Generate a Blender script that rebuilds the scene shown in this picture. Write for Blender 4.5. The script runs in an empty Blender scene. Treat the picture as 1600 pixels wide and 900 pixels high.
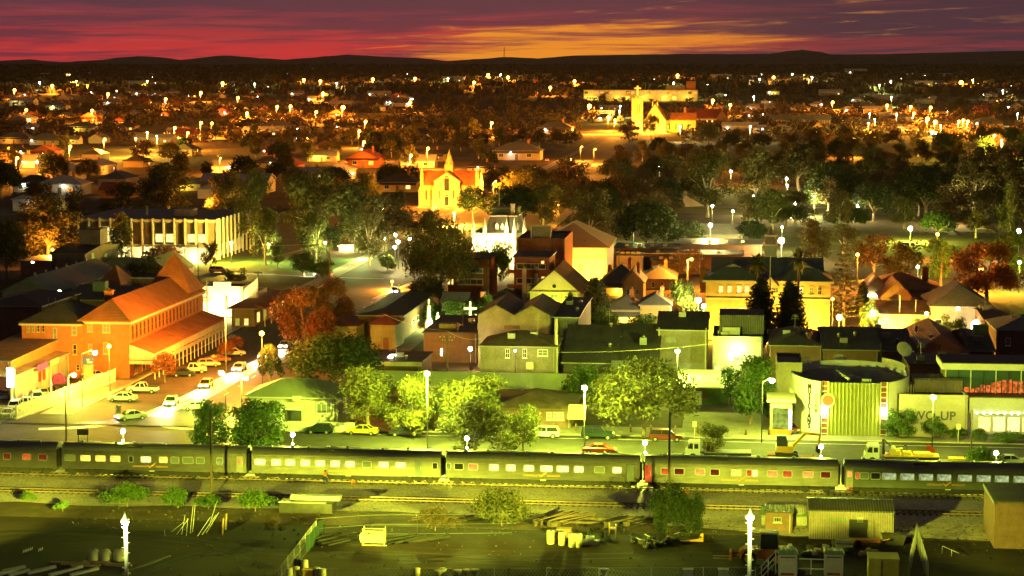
import bpy, math, random
from mathutils import Vector, Matrix
from math import sin, cos, tan, pi, radians, hypot
R = random.Random(11)
sc = bpy.context.scene
C = sc.collection
HAZE = .000008
F, H, HY = 3100.0, 51.0, 110.0
TH = math.atan((450-HY)/F)
PH = radians(6.5)
EX = Vector((cos(PH), -sin(PH), 0)); EY = Vector((sin(PH), cos(PH), 0))
CAM = Vector((0, 0, H))

# ---------------------------------------------------------------- where a pixel of the survey photo lands on the terrain
def terr(x, y):
    if y < 1500: return 0.0
    return 12.5*((y-1500)/885)**1.4
def rayd(px, py):
    x, y = (px-800)/F, (450-py)/F
    return Vector((x, cos(TH)+y*sin(TH), -sin(TH)+y*cos(TH)))
def at(px, py, up=0.0):
    d = rayd(px, py)
    if d.z < 0:
        t = (up-H)/d.z
        if t*d.y < 1500: return CAM+d*t - Vector((0, 0, up))
    y = 200.0
    while y < 9000:
        p = CAM+d*(y/d.y)
        if p.z <= terr(p.x, p.y)+up: return Vector((p.x, p.y, p.z-up))
        y += 4
    p = CAM+d*(4200/d.y); return Vector((p.x, p.y, terr(p.x, p.y)))
def zat(py, Y):
    d = rayd(800, py); return H+d.z*Y/d.y
def dep(p): return p.y*cos(TH)+(H-p.z)*sin(TH)
def proj(p):
    q = p-CAM; w = q.y*cos(TH)-q.z*sin(TH); v = q.y*sin(TH)+q.z*cos(TH)
    return 800+F*q.x/w, 450-F*v/w
def ppm(p): return F/dep(p)
def G(u, v, z=0): return EX*u+EY*v+Vector((0, 0, z))
def uv(p): return p.dot(EX), p.dot(EY)

# ---------------------------------------------------------------- materials
MATS = {}
def S(*c):
    return tuple(((x/255)/12.92 if x/255 <= .04045 else ((x/255+.055)/1.055)**2.4) for x in c)
def nd(nt, t, **kw):
    n = nt.nodes.new(t)
    for k, v in kw.items(): setattr(n, k, v)
    return n
def pm(name, col, rough=.8, var=.25, scale=1.5, metal=0.0, rib=None, bump=.3, tone=0.0, fine=0.0, spec=.3, stretch=None, transl=0.0, col2=None):
    """procedural surface: base colour broken up by two octaves of noise, optional ribs, bump and a per-object tone"""
    if name in MATS: return MATS[name]
    m = bpy.data.materials.new(name); m.use_nodes = True; nt = m.node_tree; L = nt.links
    b = nt.nodes['Principled BSDF']; b.inputs['Roughness'].default_value = rough; b.inputs['Metallic'].default_value = metal
    b.inputs['Specular IOR Level'].default_value = spec
    tc = nd(nt, 'ShaderNodeTexCoord'); vec = tc.outputs['Object']
    if stretch:
        mp = nd(nt, 'ShaderNodeMapping'); mp.inputs['Scale'].default_value = stretch; L.new(vec, mp.inputs[0]); nv = mp.outputs[0]
    else: nv = vec
    n = nd(nt, 'ShaderNodeTexNoise'); n.inputs['Scale'].default_value = scale; n.inputs['Detail'].default_value = 8; n.inputs['Roughness'].default_value = .62
    L.new(nv, n.inputs['Vector'])
    r = nd(nt, 'ShaderNodeValToRGB'); r.color_ramp.elements[0].position = .32; r.color_ramp.elements[1].position = .68
    lo = tuple(c*(1-var) for c in col); hi = tuple(min(1, c*(1+var)) for c in col)
    if col2: lo, hi = col, col2
    r.color_ramp.elements[0].color = (*lo, 1); r.color_ramp.elements[1].color = (*hi, 1)
    L.new(n.outputs['Fac'], r.inputs[0]); out = r.outputs[0]
    if fine:
        n2 = nd(nt, 'ShaderNodeTexNoise'); n2.inputs['Scale'].default_value = scale*9; n2.inputs['Detail'].default_value = 4; L.new(nv, n2.inputs['Vector'])
        mr = nd(nt, 'ShaderNodeMapRange'); mr.inputs[1].default_value = .3; mr.inputs[2].default_value = .7; mr.inputs[3].default_value = 1-fine; mr.inputs[4].default_value = 1+fine
        L.new(n2.outputs['Fac'], mr.inputs[0])
        mx = nd(nt, 'ShaderNodeVectorMath', operation='SCALE'); L.new(out, mx.inputs[0]); L.new(mr.outputs[0], mx.inputs['Scale']); out = mx.outputs[0]
    if tone:
        oi = nd(nt, 'ShaderNodeObjectInfo'); hs = nd(nt, 'ShaderNodeHueSaturation')
        m1 = nd(nt, 'ShaderNodeMapRange'); m1.inputs[3].default_value = 1-tone; m1.inputs[4].default_value = 1+tone; L.new(oi.outputs['Random'], m1.inputs[0])
        L.new(m1.outputs[0], hs.inputs['Value']); L.new(out, hs.inputs['Color']); out = hs.outputs[0]
    L.new(out, b.inputs['Base Color'])
    hsrc = n.outputs['Fac']; hd = .05
    if rib:
        ax, per = rib; w = nd(nt, 'ShaderNodeTexWave', bands_direction=ax, wave_type='BANDS', wave_profile='SIN'); w.inputs['Scale'].default_value = 2*pi/per/20*1.0
        L.new(vec, w.inputs['Vector']); hsrc = w.outputs['Fac']; hd = per*.25
    if bump:
        bp = nd(nt, 'ShaderNodeBump'); bp.inputs['Strength'].default_value = bump; bp.inputs['Distance'].default_value = hd
        L.new(hsrc, bp.inputs['Height']); L.new(bp.outputs[0], b.inputs['Normal'])
    if transl:
        tr = nd(nt, 'ShaderNodeBsdfTranslucent'); L.new(out, tr.inputs[0]); mx = nd(nt, 'ShaderNodeMixShader'); mx.inputs[0].default_value = transl
        L.new(b.outputs[0], mx.inputs[1]); L.new(tr.outputs[0], mx.inputs[2]); L.new(mx.outputs[0], nt.nodes['Material Output'].inputs[0])
    MATS[name] = m; return m
def em(name, col, strength, var=0.0, scale=2.0):
    if name in MATS: return MATS[name]
    m = bpy.data.materials.new(name); m.use_nodes = True; nt = m.node_tree; L = nt.links
    nt.nodes.remove(nt.nodes['Principled BSDF']); e = nd(nt, 'ShaderNodeEmission'); e.inputs[0].default_value = (*col, 1); e.inputs[1].default_value = strength
    if var:
        tc = nd(nt, 'ShaderNodeTexCoord'); n = nd(nt, 'ShaderNodeTexNoise'); n.inputs['Scale'].default_value = scale; n.inputs['Detail'].default_value = 3
        L.new(tc.outputs['Object'], n.inputs['Vector'])
        mr = nd(nt, 'ShaderNodeMapRange'); mr.inputs[1].default_value = .35; mr.inputs[2].default_value = .65; mr.inputs[3].default_value = strength*(1-var); mr.inputs[4].default_value = strength*(1+var)
        L.new(n.outputs['Fac'], mr.inputs[0]); L.new(mr.outputs[0], e.inputs[1])
    L.new(e.outputs[0], nt.nodes['Material Output'].inputs[0])
    m.cycles.emission_sampling = 'NONE'
    MATS[name] = m; return m
def M(k): return MATS[k]

# ---------------------------------------------------------------- mesh building
class MB:
    def __init__(s): s.v = []; s.f = []; s.sm = []
    def poly(s, pts, faces, smooth=False):
        o = len(s.v); s.v += [tuple(p) for p in pts]; s.f += [tuple(i+o for i in f) for f in faces]; s.sm += [smooth]*len(faces); return s
    def box(s, x0, y0, z0, x1, y1, z1):
        return s.poly([(x0,y0,z0),(x1,y0,z0),(x1,y1,z0),(x0,y1,z0),(x0,y0,z1),(x1,y0,z1),(x1,y1,z1),(x0,y1,z1)],
                      [(0,3,2,1),(4,5,6,7),(0,1,5,4),(1,2,6,5),(2,3,7,6),(3,0,4,7)])
    def cbox(s, c, d): return s.box(c[0]-d[0]/2, c[1]-d[1]/2, c[2]-d[2]/2, c[0]+d[0]/2, c[1]+d[1]/2, c[2]+d[2]/2)
    def prism(s, poly, z0, z1):
        n = len(poly); return s.poly([(x,y,z0) for x,y in poly]+[(x,y,z1) for x,y in poly],
            [tuple(range(n-1,-1,-1)), tuple(range(n,2*n))]+[(i,(i+1)%n,n+(i+1)%n,n+i) for i in range(n)])
    def ext(s, poly, y0, y1):          # polygon in x,z pushed along y
        n = len(poly); return s.poly([(x,y0,z) for x,z in poly]+[(x,y1,z) for x,z in poly],
            [tuple(range(n)), tuple(range(2*n-1,n-1,-1))]+[((i+1)%n,i,n+i,n+(i+1)%n) for i in range(n)])
    def extx(s, poly, x0, x1):         # polygon in y,z pushed along x
        n = len(poly); return s.poly([(x0,y,z) for y,z in poly]+[(x1,y,z) for y,z in poly],
            [tuple(range(n-1,-1,-1)), tuple(range(n,2*n))]+[(i,(i+1)%n,n+(i+1)%n,n+i) for i in range(n)])
    def tube(s, p, q, r0, r1=None, n=6, caps=True):
        p, q = Vector(p), Vector(q); r1 = r0 if r1 is None else r1; d = (q-p).normalized()
        a = d.orthogonal().normalized(); b = d.cross(a)
        vs = [p+(a*cos(2*pi*i/n)+b*sin(2*pi*i/n))*r0 for i in range(n)]+[q+(a*cos(2*pi*i/n)+b*sin(2*pi*i/n))*r1 for i in range(n)]
        fs = [(i,(i+1)%n,n+(i+1)%n,n+i) for i in range(n)]
        s.poly(vs, fs, n > 5)
        if caps: o = len(s.v)-2*n; s.f += [tuple(o+i for i in range(n-1,-1,-1)), tuple(o+n+i for i in range(n))]; s.sm += [False]*2
        return s
    def lathe(s, prof, n=10, c=(0,0,0)):   # prof: (r,z)
        vs = []
        for r, z in prof: vs += [(c[0]+r*cos(2*pi*i/n), c[1]+r*sin(2*pi*i/n), c[2]+z) for i in range(n)]
        fs = []
        for k in range(len(prof)-1): fs += [(k*n+i,k*n+(i+1)%n,(k+1)*n+(i+1)%n,(k+1)*n+i) for i in range(n)]
        fs += [tuple(range(n-1,-1,-1)), tuple((len(prof)-1)*n+i for i in range(n))]
        return s.poly(vs, fs, True)
    def ball(s, c, r, n=10, m=6):
        if not hasattr(r, '__len__'): r = (r, r, r)
        vs = [(c[0], c[1], c[2]-r[2])]; 
        for k in range(1, m):
            a = -pi/2+pi*k/m; vs += [(c[0]+r[0]*cos(a)*cos(2*pi*i/n), c[1]+r[1]*cos(a)*sin(2*pi*i/n), c[2]+r[2]*sin(a)) for i in range(n)]
        vs.append((c[0], c[1], c[2]+r[2])); fs = [(0,1+(i+1)%n,1+i) for i in range(n)]
        for k in range(m-2): fs += [(1+k*n+i,1+k*n+(i+1)%n,1+(k+1)*n+(i+1)%n,1+(k+1)*n+i) for i in range(n)]
        l = len(vs)-1; fs += [(l,1+(m-2)*n+i,1+(m-2)*n+(i+1)%n) for i in range(n)]
        return s.poly(vs, fs, True)
    def mesh(s, name, mat):
        me = bpy.data.meshes.new(name); me.from_pydata(s.v, [], s.f); me.polygons.foreach_set('use_smooth', s.sm)
        if mat is not None: me.materials.append(mat if not isinstance(mat, str) else MATS[mat])
        me.update(); return me
    def build(s, name, mat, parent=None, loc=None):
        return link(name, s.mesh(name, mat), parent, loc)
def link(name, me, parent=None, loc=None):
    o = bpy.data.objects.new(name, me); C.objects.link(o)
    if parent: o.parent = parent
    if loc is not None: o.location = loc
    return o
def tag(o, label=None, cat=None, group=None, kind=None):
    if label: o['label'] = label
    if cat: o['category'] = cat
    if group: o['group'] = group
    if kind: o['kind'] = kind
    return o
def thing(name, label, cat, loc=(0,0,0), rz=None, group=None):
    o = bpy.data.objects.new(name, None); C.objects.link(o); o.empty_display_size = .2
    o.location = loc; o.rotation_euler = (0, 0, -PH if rz is None else rz); return tag(o, label, cat, group)
KIDS = {}
def copy_tree(o, parent=None):
    c = o.copy(); C.objects.link(c); c.parent = parent
    for ch in o.children: copy_tree(ch, c)
    return c
def light(parent, loc, col, power, rad=.15, kind='POINT', **kw):
    l = bpy.data.lights.new('lamp_light', kind); l.color = col; l.energy = power
    if kind != 'SUN': l.shadow_soft_size = rad
    for k, v in kw.items(): setattr(l, k, v)
    o = bpy.data.objects.new('lamp_light', l); C.objects.link(o); o.location = loc
    if parent: o.parent = parent
    return o

# ---------------------------------------------------------------- palette (real-world base colours)
pm('asphalt', (.06,.058,.052), .75, .3, .35, fine=.25, bump=.1)
pm('concrete', (.36,.34,.30), .85, .18, .5, fine=.12)
pm('footpath', (.27,.25,.21), .9, .22, .4, fine=.15)
pm('kerbstone', (.5,.48,.43), .85, .15, 1)
pm('town_soil', (.075,.05,.03), .95, .45, .06, fine=.3)
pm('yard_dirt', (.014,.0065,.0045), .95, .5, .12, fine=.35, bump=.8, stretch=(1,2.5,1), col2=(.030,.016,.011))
pm('ballast', (.40,.36,.26), .95, .35, .5, fine=.45, bump=.5, col2=(.60,.54,.40))
pm('pale_gravel', (.30,.26,.17), .95, .4, .12, fine=.4, bump=.8, stretch=(1,2.2,1), col2=(.58,.52,.38))
pm('lawn', (.035,.075,.018), .95, .4, .3, fine=.4, bump=.8)
pm('dry_lawn', (.085,.095,.028), .95, .35, .2, fine=.4, bump=.8)
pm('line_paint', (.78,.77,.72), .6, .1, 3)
pm('hill_scrub', (.12,.10,.085), 1, .35, .012, fine=.3)
pm('rail_steel', (.30,.22,.16), .45, .2, 4, metal=.6)
pm('sleeper_wood', (.10,.075,.05), .9, .3, 2)
pm('red_brick', (.40,.15,.055), .85, .16, 1.2, fine=.2)
pm('brown_brick', (.17,.10,.07), .9, .2, 1.2, fine=.2)
pm('rust_brick', (.26,.10,.055), .9, .2, 1.2, fine=.2)
pm('sandstone', (.50,.38,.18), .85, .14, .8, fine=.15)
pm('cream_render', (.55,.50,.38), .85, .15, .35, fine=.1)
pm('white_render', (.74,.73,.69), .8, .10, .35, fine=.06)
pm('olive_render', (.25,.22,.15), .9, .3, .35, fine=.15)
pm('grey_render', (.28,.27,.24), .9, .3, .35, fine=.15)
pm('white_trim', (.78,.77,.72), .6, .05, 2)
pm('cream_board', (.62,.60,.52), .75, .08, 1, rib=('X', .25), bump=.5)
pm('dark_iron_roof', (.07,.066,.062), .55, .3, .5, rib=('X', .3), bump=.6, metal=.2, fine=.1)
pm('brown_tile_roof', (.12,.085,.06), .85, .3, .7, fine=.25)
pm('green_iron_roof', (.17,.24,.13), .55, .15, .4, rib=('X', .3), bump=.6)
pm('grey_iron_roof', (.24,.26,.26), .5, .2, .4, rib=('X', .3), bump=.6, metal=.2)
pm('pale_iron_roof', (.52,.53,.49), .5, .15, .4, rib=('X', .3), bump=.6, metal=.15)
pm('red_iron_roof', (.26,.07,.045), .6, .25, .5, rib=('X', .3), bump=.6)
pm('rust_iron_roof', (.40,.15,.06), .65, .25, .4, rib=('Y', .3), bump=.5)
pm('slate_roof', (.16,.17,.17), .6, .2, 1.5, fine=.15)
pm('zinc_wall', (.36,.34,.30), .6, .25, .4, rib=('X', .25), bump=.7, metal=.2, fine=.15)
pm('brown_zinc_wall', (.22,.18,.14), .75, .25, .4, rib=('X', .25), bump=.7, fine=.15)
pm('weathered_wood', (.20,.13,.075), .9, .25, 2)
pm('pole_wood', (.16,.12,.085), .9, .25, 2)
pm('galvanised', (.45,.45,.43), .45, .15, 2, metal=.7)
pm('grey_steel', (.33,.33,.31), .5, .15, 2, metal=.4)
pm('black_paint', (.02,.02,.02), .5, .2, 2)
pm('dark_steel', (.045,.042,.038), .6, .3, 1.5, metal=.3)
pm('rubber', (.02,.02,.019), .85, .2, 3)
pm('dark_glass', (.02,.025,.03), .12, .2, 1, spec=.6, bump=0)
pm('yellow_paint', (.62,.36,.03), .5, .12, 2)
pm('orange_paint', (.55,.20,.03), .5, .15, 2)
pm('bright_yellow', (.70,.55,.05), .5, .1, 2)
pm('red_paint', (.40,.03,.02), .4, .1, 2)
pm('green_paint', (.04,.20,.06), .5, .1, 2)
pm('blue_paint', (.03,.06,.22), .5, .1, 2)
pm('purple_cloth', (.20,.05,.42), .7, .15, 2)
pm('pink_cloth', (.60,.06,.14), .7, .15, 2)
pm('far_wood', (.085,.07,.05), 1, .4, .05)
pm('stillage_paint', (.34,.31,.22), .6, .2, 1)
pm('cream_paint', (.56,.52,.39), .6, .12, 2)
pm('shade_cloth', (.018,.045,.03), .9, .2, 2)
pm('bark', (.20,.15,.11), .95, .3, 3)
pm('pale_bark', (.42,.36,.28), .9, .3, 1.2)
pm('skin', (.45,.27,.19), .6, .1, 4)
pm('hivis_orange', (.80,.20,.03), .7, .1, 6)
pm('navy_cloth', (.03,.05,.20), .85, .2, 6)
pm('hair_brown', (.06,.035,.02), .8, .2, 10)
for nm, c, c2 in (('leaf_olive', (.040,.045,.015), (.17,.16,.058)), ('leaf_dark', (.016,.030,.009), (.044,.062,.020)),
                  ('leaf_fresh', (.035,.08,.015), (.15,.23,.05)), ('leaf_yellow', (.06,.075,.018), (.25,.25,.07)),
                  ('leaf_russet', (.15,.055,.02), (.36,.14,.05)), ('leaf_brown', (.05,.035,.018), (.17,.12,.06)),
                  ('leaf_cypress', (.03,.045,.015), (.085,.085,.032))):
    pm(nm, c, .7, 0, 1.1, tone=.16, bump=0, transl=.25, col2=c2, fine=.2, spec=.2)
em('glow_warm', (1,.58,.14), 1.5, .5, 1.7); em('glow_white', (1,.80,.26), 1.05, .5, 2.4); em('glow_amber', (1,.40,.06), .75, .4, 1.6)
em('glow_red', (1,.17,.03), .42, .4, 1.6); em('glow_dim', (.75,.12,.03), .13, .4, 1.6); em('glow_teal', (.70,.84,.38), .30, .6, 2.4)
em('glow_lime', (.65,.85,.10), .32, .4, 1.6); em('glow_gold', (1,.62,.07), 1.1, .45, 1.9)
em('bulb_green', (.85,1,.40), 150); em('bulb_white', (1,.93,.65), 110); em('bulb_orange', (1,.34,.025), 22); em('bulb_yellow', (1,.74,.12), 100)
em('globe_white', (.95,1,.75), 22); em('globe_soft', (1,.92,.6), 14); em('dim_globe', (1,.93,.7), 3.0)
LC = {'green': (.70,.88,.055), 'white': (1,.77,.23), 'orange': (1,.30,.02), 'yellow': (1,.60,.05), 'gw': (.84,1.0,.24), 'lime': (.78,.86,.045)}
# ---------------------------------------------------------------- camera, world, render settings
cd = bpy.data.cameras.new('camera'); cam = bpy.data.objects.new('camera', cd); C.objects.link(cam)
cam.location = CAM; cam.rotation_euler = (pi/2-TH, 0, 0); cd.sensor_width = 36; cd.lens = 36*F/1600; cd.clip_start = 1; cd.clip_end = 20000
sc.camera = cam
sc.view_settings.view_transform = 'Standard'; sc.view_settings.look = 'None'; sc.view_settings.exposure = .8; sc.view_settings.gamma = 1
sc.view_settings.use_curve_mapping = False
cy = sc.cycles; cy.use_denoising = True; cy.max_bounces = 4; cy.diffuse_bounces = 2; cy.glossy_bounces = 2; cy.transmission_bounces = 3; cy.transparent_max_bounces = 6
cy.sample_clamp_indirect = 2.0; cy.caustics_reflective = False; cy.caustics_refractive = False; cy.use_light_tree = True; cy.volume_bounces = 0
sc.render.use_persistent_data = False

def make_world():
    w = bpy.data.worlds.new('World'); sc.world = w; w.use_nodes = True; nt = w.node_tree; L = nt.links
    bg = nt.nodes['Background']
    tc = nd(nt, 'ShaderNodeTexCoord'); sp = nd(nt, 'ShaderNodeSeparateXYZ'); L.new(tc.outputs['Generated'], sp.inputs[0])
    def m(op, a, b=None, c=None):
        n = nd(nt, 'ShaderNodeMath', operation=op)
        for i, x in enumerate((a, b, c)):
            if x is None: continue
            if isinstance(x, (int, float)): n.inputs[i].default_value = x
            else: L.new(x, n.inputs[i])
        return n.outputs[0]
    def sm(x, a, b):
        n = nd(nt, 'ShaderNodeMapRange', interpolation_type='SMOOTHSTEP'); L.new(x, n.inputs[0]); n.inputs[1].default_value = a; n.inputs[2].default_value = b; return n.outputs[0]
    def mix(f, a, b):
        n = nd(nt, 'ShaderNodeMix', data_type='RGBA'); L.new(f, n.inputs[0])
        for i, x in ((6, a), (7, b)):
            if isinstance(x, tuple): n.inputs[i].default_value = (*x, 1)
            else: L.new(x, n.inputs[i])
        return n.outputs[2]
    az = m('ARCTAN2', sp.outputs[0], sp.outputs[1]); el = sp.outputs[2]
    def noise(sx, sz, tilt, detail, seed, rough=.6):
        e2 = m('ADD', el, m('MULTIPLY', az, tilt)); cb = nd(nt, 'ShaderNodeCombineXYZ'); L.new(m('MULTIPLY', az, sx), cb.inputs[0]); L.new(m('MULTIPLY', e2, sz), cb.inputs[1]); cb.inputs[2].default_value = seed
        n = nd(nt, 'ShaderNodeTexNoise'); n.inputs['Scale'].default_value = 1; n.inputs['Detail'].default_value = detail; n.inputs['Roughness'].default_value = rough
        n.inputs['Distortion'].default_value = .6; L.new(cb.outputs[0], n.inputs['Vector']); return n.outputs['Fac']
    n1 = noise(8, 130, -.02, 7, 3.1, .62); n2 = noise(11, 360, .006, 4, 7.7, .5); n3 = noise(13, 200, -.03, 8, 1.3, .68)
    s = m('ADD', m('MULTIPLY', n1, .66), m('MULTIPLY', n2, .34))
    t = sm(el, .004, .038)
    red = mix(t, S(192,48,52), S(100,52,66))
    right = sm(az, .04, .17)
    red = mix(m('MULTIPLY', right, .8), red, S(98,48,58))
    # the last orange of the sunset, low and to the right of centre
    d1 = m('SUBTRACT', az, m('ADD', .018, m('MULTIPLY', el, 2.2)))
    g = m('EXPONENT', m('MULTIPLY', m('MULTIPLY', d1, d1), -110.0))
    low = m('SUBTRACT', 1.0, sm(el, .014, .034))
    go = m('MULTIPLY', g, m('ADD', low, m('MULTIPLY', sm(n3, .5, .66), .75)))
    red = mix(sm(m('ADD', go, m('MULTIPLY', m('SUBTRACT', n3, .5), 1.6)), .22, .95), red, S(226,138,42))
    lit = m('MULTIPLY', sm(n2, .50, .66), m('SUBTRACT', 1.0, m('MULTIPLY', right, .7)))
    red = mix(m('MULTIPLY', lit, .35), red, S(214,84,66))
    dark = mix(right, mix(t, S(112,42,60), S(80,50,64)), S(62,44,58))
    cm = m('ADD', m('ADD', m('ADD', s, -.004), m('MULTIPLY', t, .11)), m('SUBTRACT', m('MULTIPLY', right, .05), m('MULTIPLY', m('MULTIPLY', g, low), .045)))
    col = mix(m('MULTIPLY', sm(cm, .455, .60), .95), red, dark)
    # pale orange edges on the cloud bank to the right
    e = m('MULTIPLY', m('MULTIPLY', sm(n3, .56, .68), sm(az, .06, .16)), m('SUBTRACT', 1.0, sm(az, .20, .27)))
    col = mix(m('MULTIPLY', e, .75), col, S(190,118,66))
    up = sm(el, .05, .5); col = mix(up, col, (.036,.030,.026))
    dn = sm(el, -.02, -.004); col = mix(dn, (.012,.010,.010), col)
    sky = nd(nt, 'ShaderNodeTexSky', sky_type='NISHITA'); sky.sun_disc = False; sky.sun_elevation = radians(1.0); sky.sun_rotation = radians(1.0)
    ns = nd(nt, 'ShaderNodeVectorMath', operation='SCALE'); L.new(sky.outputs[0], ns.inputs[0]); ns.inputs['Scale'].default_value = .0012
    ad = nd(nt, 'ShaderNodeVectorMath', operation='ADD'); L.new(col, ad.inputs[0]); L.new(ns.outputs[0], ad.inputs[1])
    L.new(ad.outputs[0], bg.inputs[0]); bg.inputs[1].default_value = .62
make_world()
sun = light(None, (0, 300, 200), (1,.62,.42), .03, kind='SUN', angle=radians(.5))
sun.rotation_euler = (radians(91-180), 0, radians(-1)) # afterglow from behind the range
sun.rotation_euler = Vector((0.02, 1, .02)).to_track_quat('Z', 'Y').to_euler()

# ---------------------------------------------------------------- ground sheets
def sheet(name, pts, z, mat, kind='structure', label=None, th=.0):
    mb = MB(); n = len(pts); mb.poly([(p.x, p.y, z+terr(p.x, p.y)) for p in pts], [tuple(range(n))]); o = mb.build(name, mat); tag(o, label, None, None, kind); return o
def gq(u0, v0, u1, v1): return [G(u0,v0), G(u1,v0), G(u1,v1), G(u0,v1)]
def strip(name, u0, v0, u1, v1, z, mat, along='v', n=1):
    mb = MB()
    for i in range(n+1):
        f = i/n
        a, b = ((G(u0, v0+(v1-v0)*f), G(u1, v0+(v1-v0)*f)) if along == 'v' else (G(u0+(u1-u0)*f, v1), G(u0+(u1-u0)*f, v0)))
        mb.v += [(a.x, a.y, z+terr(a.x, a.y)), (b.x, b.y, z+terr(b.x, b.y))]
        if i: k = 2*i; mb.f.append((k-2, k-1, k+1, k)); mb.sm.append(False)
    o = mb.build(name, mat); return tag(o, kind='structure')

mb = MB(); ys = [-60, 60, 140, 200, 300, 450, 700, 1000, 1300, 1500]+[1500+120*i for i in range(1, 25)]; xs = [-1.0, -.6, -.35, -.2, -.1, 0, .1, .2, .35, .6, 1.0]
for y in ys:
    for x in xs: X = x*max(400, y+200); mb.v.append((X, y, terr(X, y)-.0))
for j in range(len(ys)-1):
    for i in range(len(xs)-1): a = j*len(xs)+i; mb.f.append((a, a+1, a+1+len(xs), a+len(xs))); mb.sm.append(True)
tag(mb.build('ground', 'town_soil'), kind='structure')
# hills behind the town
ridge = [(-900,93),(-500,90),(-200,94),(0,97),(50,94),(90,97),(120,97.5),(170,95),(220,90),(250,91),(290,95),(350,89),(400,92),(450,94.5),(500,91),(545,88),(600,90.5),(650,92),(700,96),(740,94),(790,91),(840,93),(890,89.5),(950,88.5),(1000,88),(1080,87),(1150,87.5),(1200,87),(1225,84),(1250,82),(1275,85),(1295,88),(1400,87),(1500,85),(1600,83),(1900,86),(2300,92),(2700,90)]
mb = MB(); rr = random.Random(5); n = len(ridge)*4-3
for j, (Y, f) in enumerate(((3700,0),(4600,.38),(5600,.75),(6500,1.0),(9000,.3))):
    for i in range(n):
        a = i/4; k = min(int(a), len(ridge)-2); t = a-k; t = t*t*(3-2*t)
        px = ridge[k][0]*(1-t)+ridge[k+1][0]*t; py = 92.0+(ridge[k][1]*(1-t)+ridge[k+1][1]*t-93.5)*1.25
        X = (px-800)/F*6500*(Y/6500)**.6; z0 = terr(0, 3700)-4; top = zat(py, 6500)
        mb.v.append((X, Y, z0+(top-z0)*f+(rr.uniform(-4, 4) if 0 < j < 3 else rr.uniform(-.8,.8) if j == 3 else 0)))
for j in range(4):
    for i in range(n-1): a = j*n+i; mb.f.append((a, a+1, a+1+n, a+n)); mb.sm.append(True)
tag(mb.build('hills', 'hill_scrub'), kind='structure')

TV = 238.6                       # grid line of the train's near rail
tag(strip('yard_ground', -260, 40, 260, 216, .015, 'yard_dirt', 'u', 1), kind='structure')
# pale gravel apron between yard and tracks, with a wavy yard-side edge
mb = MB(); rr = random.Random(3); edge = []
for i in range(41):
    u = -130+i*6.5; base = 223-6.0*min(1, max(0, (u+25)/30))
    if u > 44: base = 222
    edge.append((u, base+rr.uniform(-1.0, 1.0)))
pts = [G(u, v) for u, v in edge]+[G(u, 236) for u in (edge[-1][0], edge[0][0])]
mb.poly([(p.x, p.y, .03) for p in pts], [tuple(range(len(pts)))]); tag(mb.build('gravel_apron', 'pale_gravel'), kind='structure')
strip('track_bed', -160, 223.5, 160, 246, .06, 'ballast', 'u', 4)
def track(v, name):
    mb = MB()
    for k in range(-200, 200): mb.box(k*.75-.12, v-1.25, .05, k*.75+.12, v+1.25, .16)
    o = mb.build('sleeper_bed', 'sleeper_wood'); o.rotation_euler = (0, 0, -PH); tag(o, kind='stuff')
    t = thing('railway_track', name, 'track', (0,0,0))
    for s in (-.72, .72):
        r = MB().box(-150, v+s-.035, .16, 150, v+s+.035, .31); r.box(-150, v+s-.07, .155, 150, v+s+.07, .175); r.build('rail', 'rail_steel', t)
track(TV+.72, 'rusty railway track the silver passenger train stands on')
track(229.3, 'empty railway track running in front of the silver train')
# roads
strip('crystal_road', -330, 250, 330, 274, .03, 'asphalt', 'u', 4)
strip('far_footpath', -330, 274.3, 330, 281, .13, 'footpath', 'u', 4)
strip('platform_surface', -330, 242.5, 330, 249.7, .20, 'footpath', 'u', 4)
SU0, SU1 = -98, -63
strip('side_street', SU0, 281.2, SU1, 1800, .035, 'asphalt', 'v', 30)
strip('side_street_mouth', SU0-8, 274.1, SU1+8, 281.2, .145, 'asphalt', 'v', 1)
strip('side_footpath_west', SU0-5, 282, SU0-.3, 1500, .12, 'footpath', 'v', 30)
strip('side_footpath_east', SU1+.3, 282, SU1+4, 1500, .12, 'footpath', 'v', 30)
strip('main_street', -330, 466, 330, 490, .05, 'asphalt', 'u', 4)
strip('back_street', -400, 690, 400, 706, .05, 'asphalt', 'u', 4)
strip('verge_lawn', -165, 492, -101, 530, .06, 'lawn', 'u', 1)
strip('park_lawn', -70, 712, 150, 880, .05, 'dry_lawn', 'u', 1)
strip('park_path', -25, 745, 78, 749, .08, 'footpath', 'u', 1)
strip('grotto_lawn', -66, 386, -46, 412, .06, 'lawn', 'u', 1)
strip('driveway', at(1090,650).dot(EX)-2, 281.2, at(1200,650).dot(EX)-1, 315, .05, 'footpath', 'v', 1)
strip('verge_grass', -330, 281.2, -110, 284, .14, 'lawn', 'u', 1)
# kerbs and painted lines
def kerb(u0, v0, u1, v1, along='u'):
    mb = MB(); mb.box(min(u0,u1), min(v0,v1), .0, max(u0,u1), max(v0,v1), .155); o = mb.build('road_kerb', 'kerbstone'); o.rotation_euler = (0,0,-PH); tag(o, kind='structure')
kerb(-330, 274, SU0-8, 274.3); kerb(SU1+8, 274, 330, 274.3); kerb(-330, 249.7, 330, 250)
kerb(SU0-.3, 282, SU0, 465); kerb(SU1, 282, SU1+.3, 465)
def lines(name, segs):
    mb = MB()
    for u0, v0, u1, v1 in segs: mb.poly([(u0,v0,0),(u1,v0,0),(u1,v1,0),(u0,v1,0)], [(0,1,2,3)])
    o = mb.build(name, 'line_paint', None, (0,0,.04)); o.rotation_euler = (0,0,-PH); tag(o, kind='structure'); return o
lines('road_marking', [(-330, 271.5, SU0-12, 271.75), (SU1+12, 271.5, 330, 271.75)]+[(k*9.0, 262, k*9.0+3, 262.15) for k in range(-36, 36)])
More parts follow.
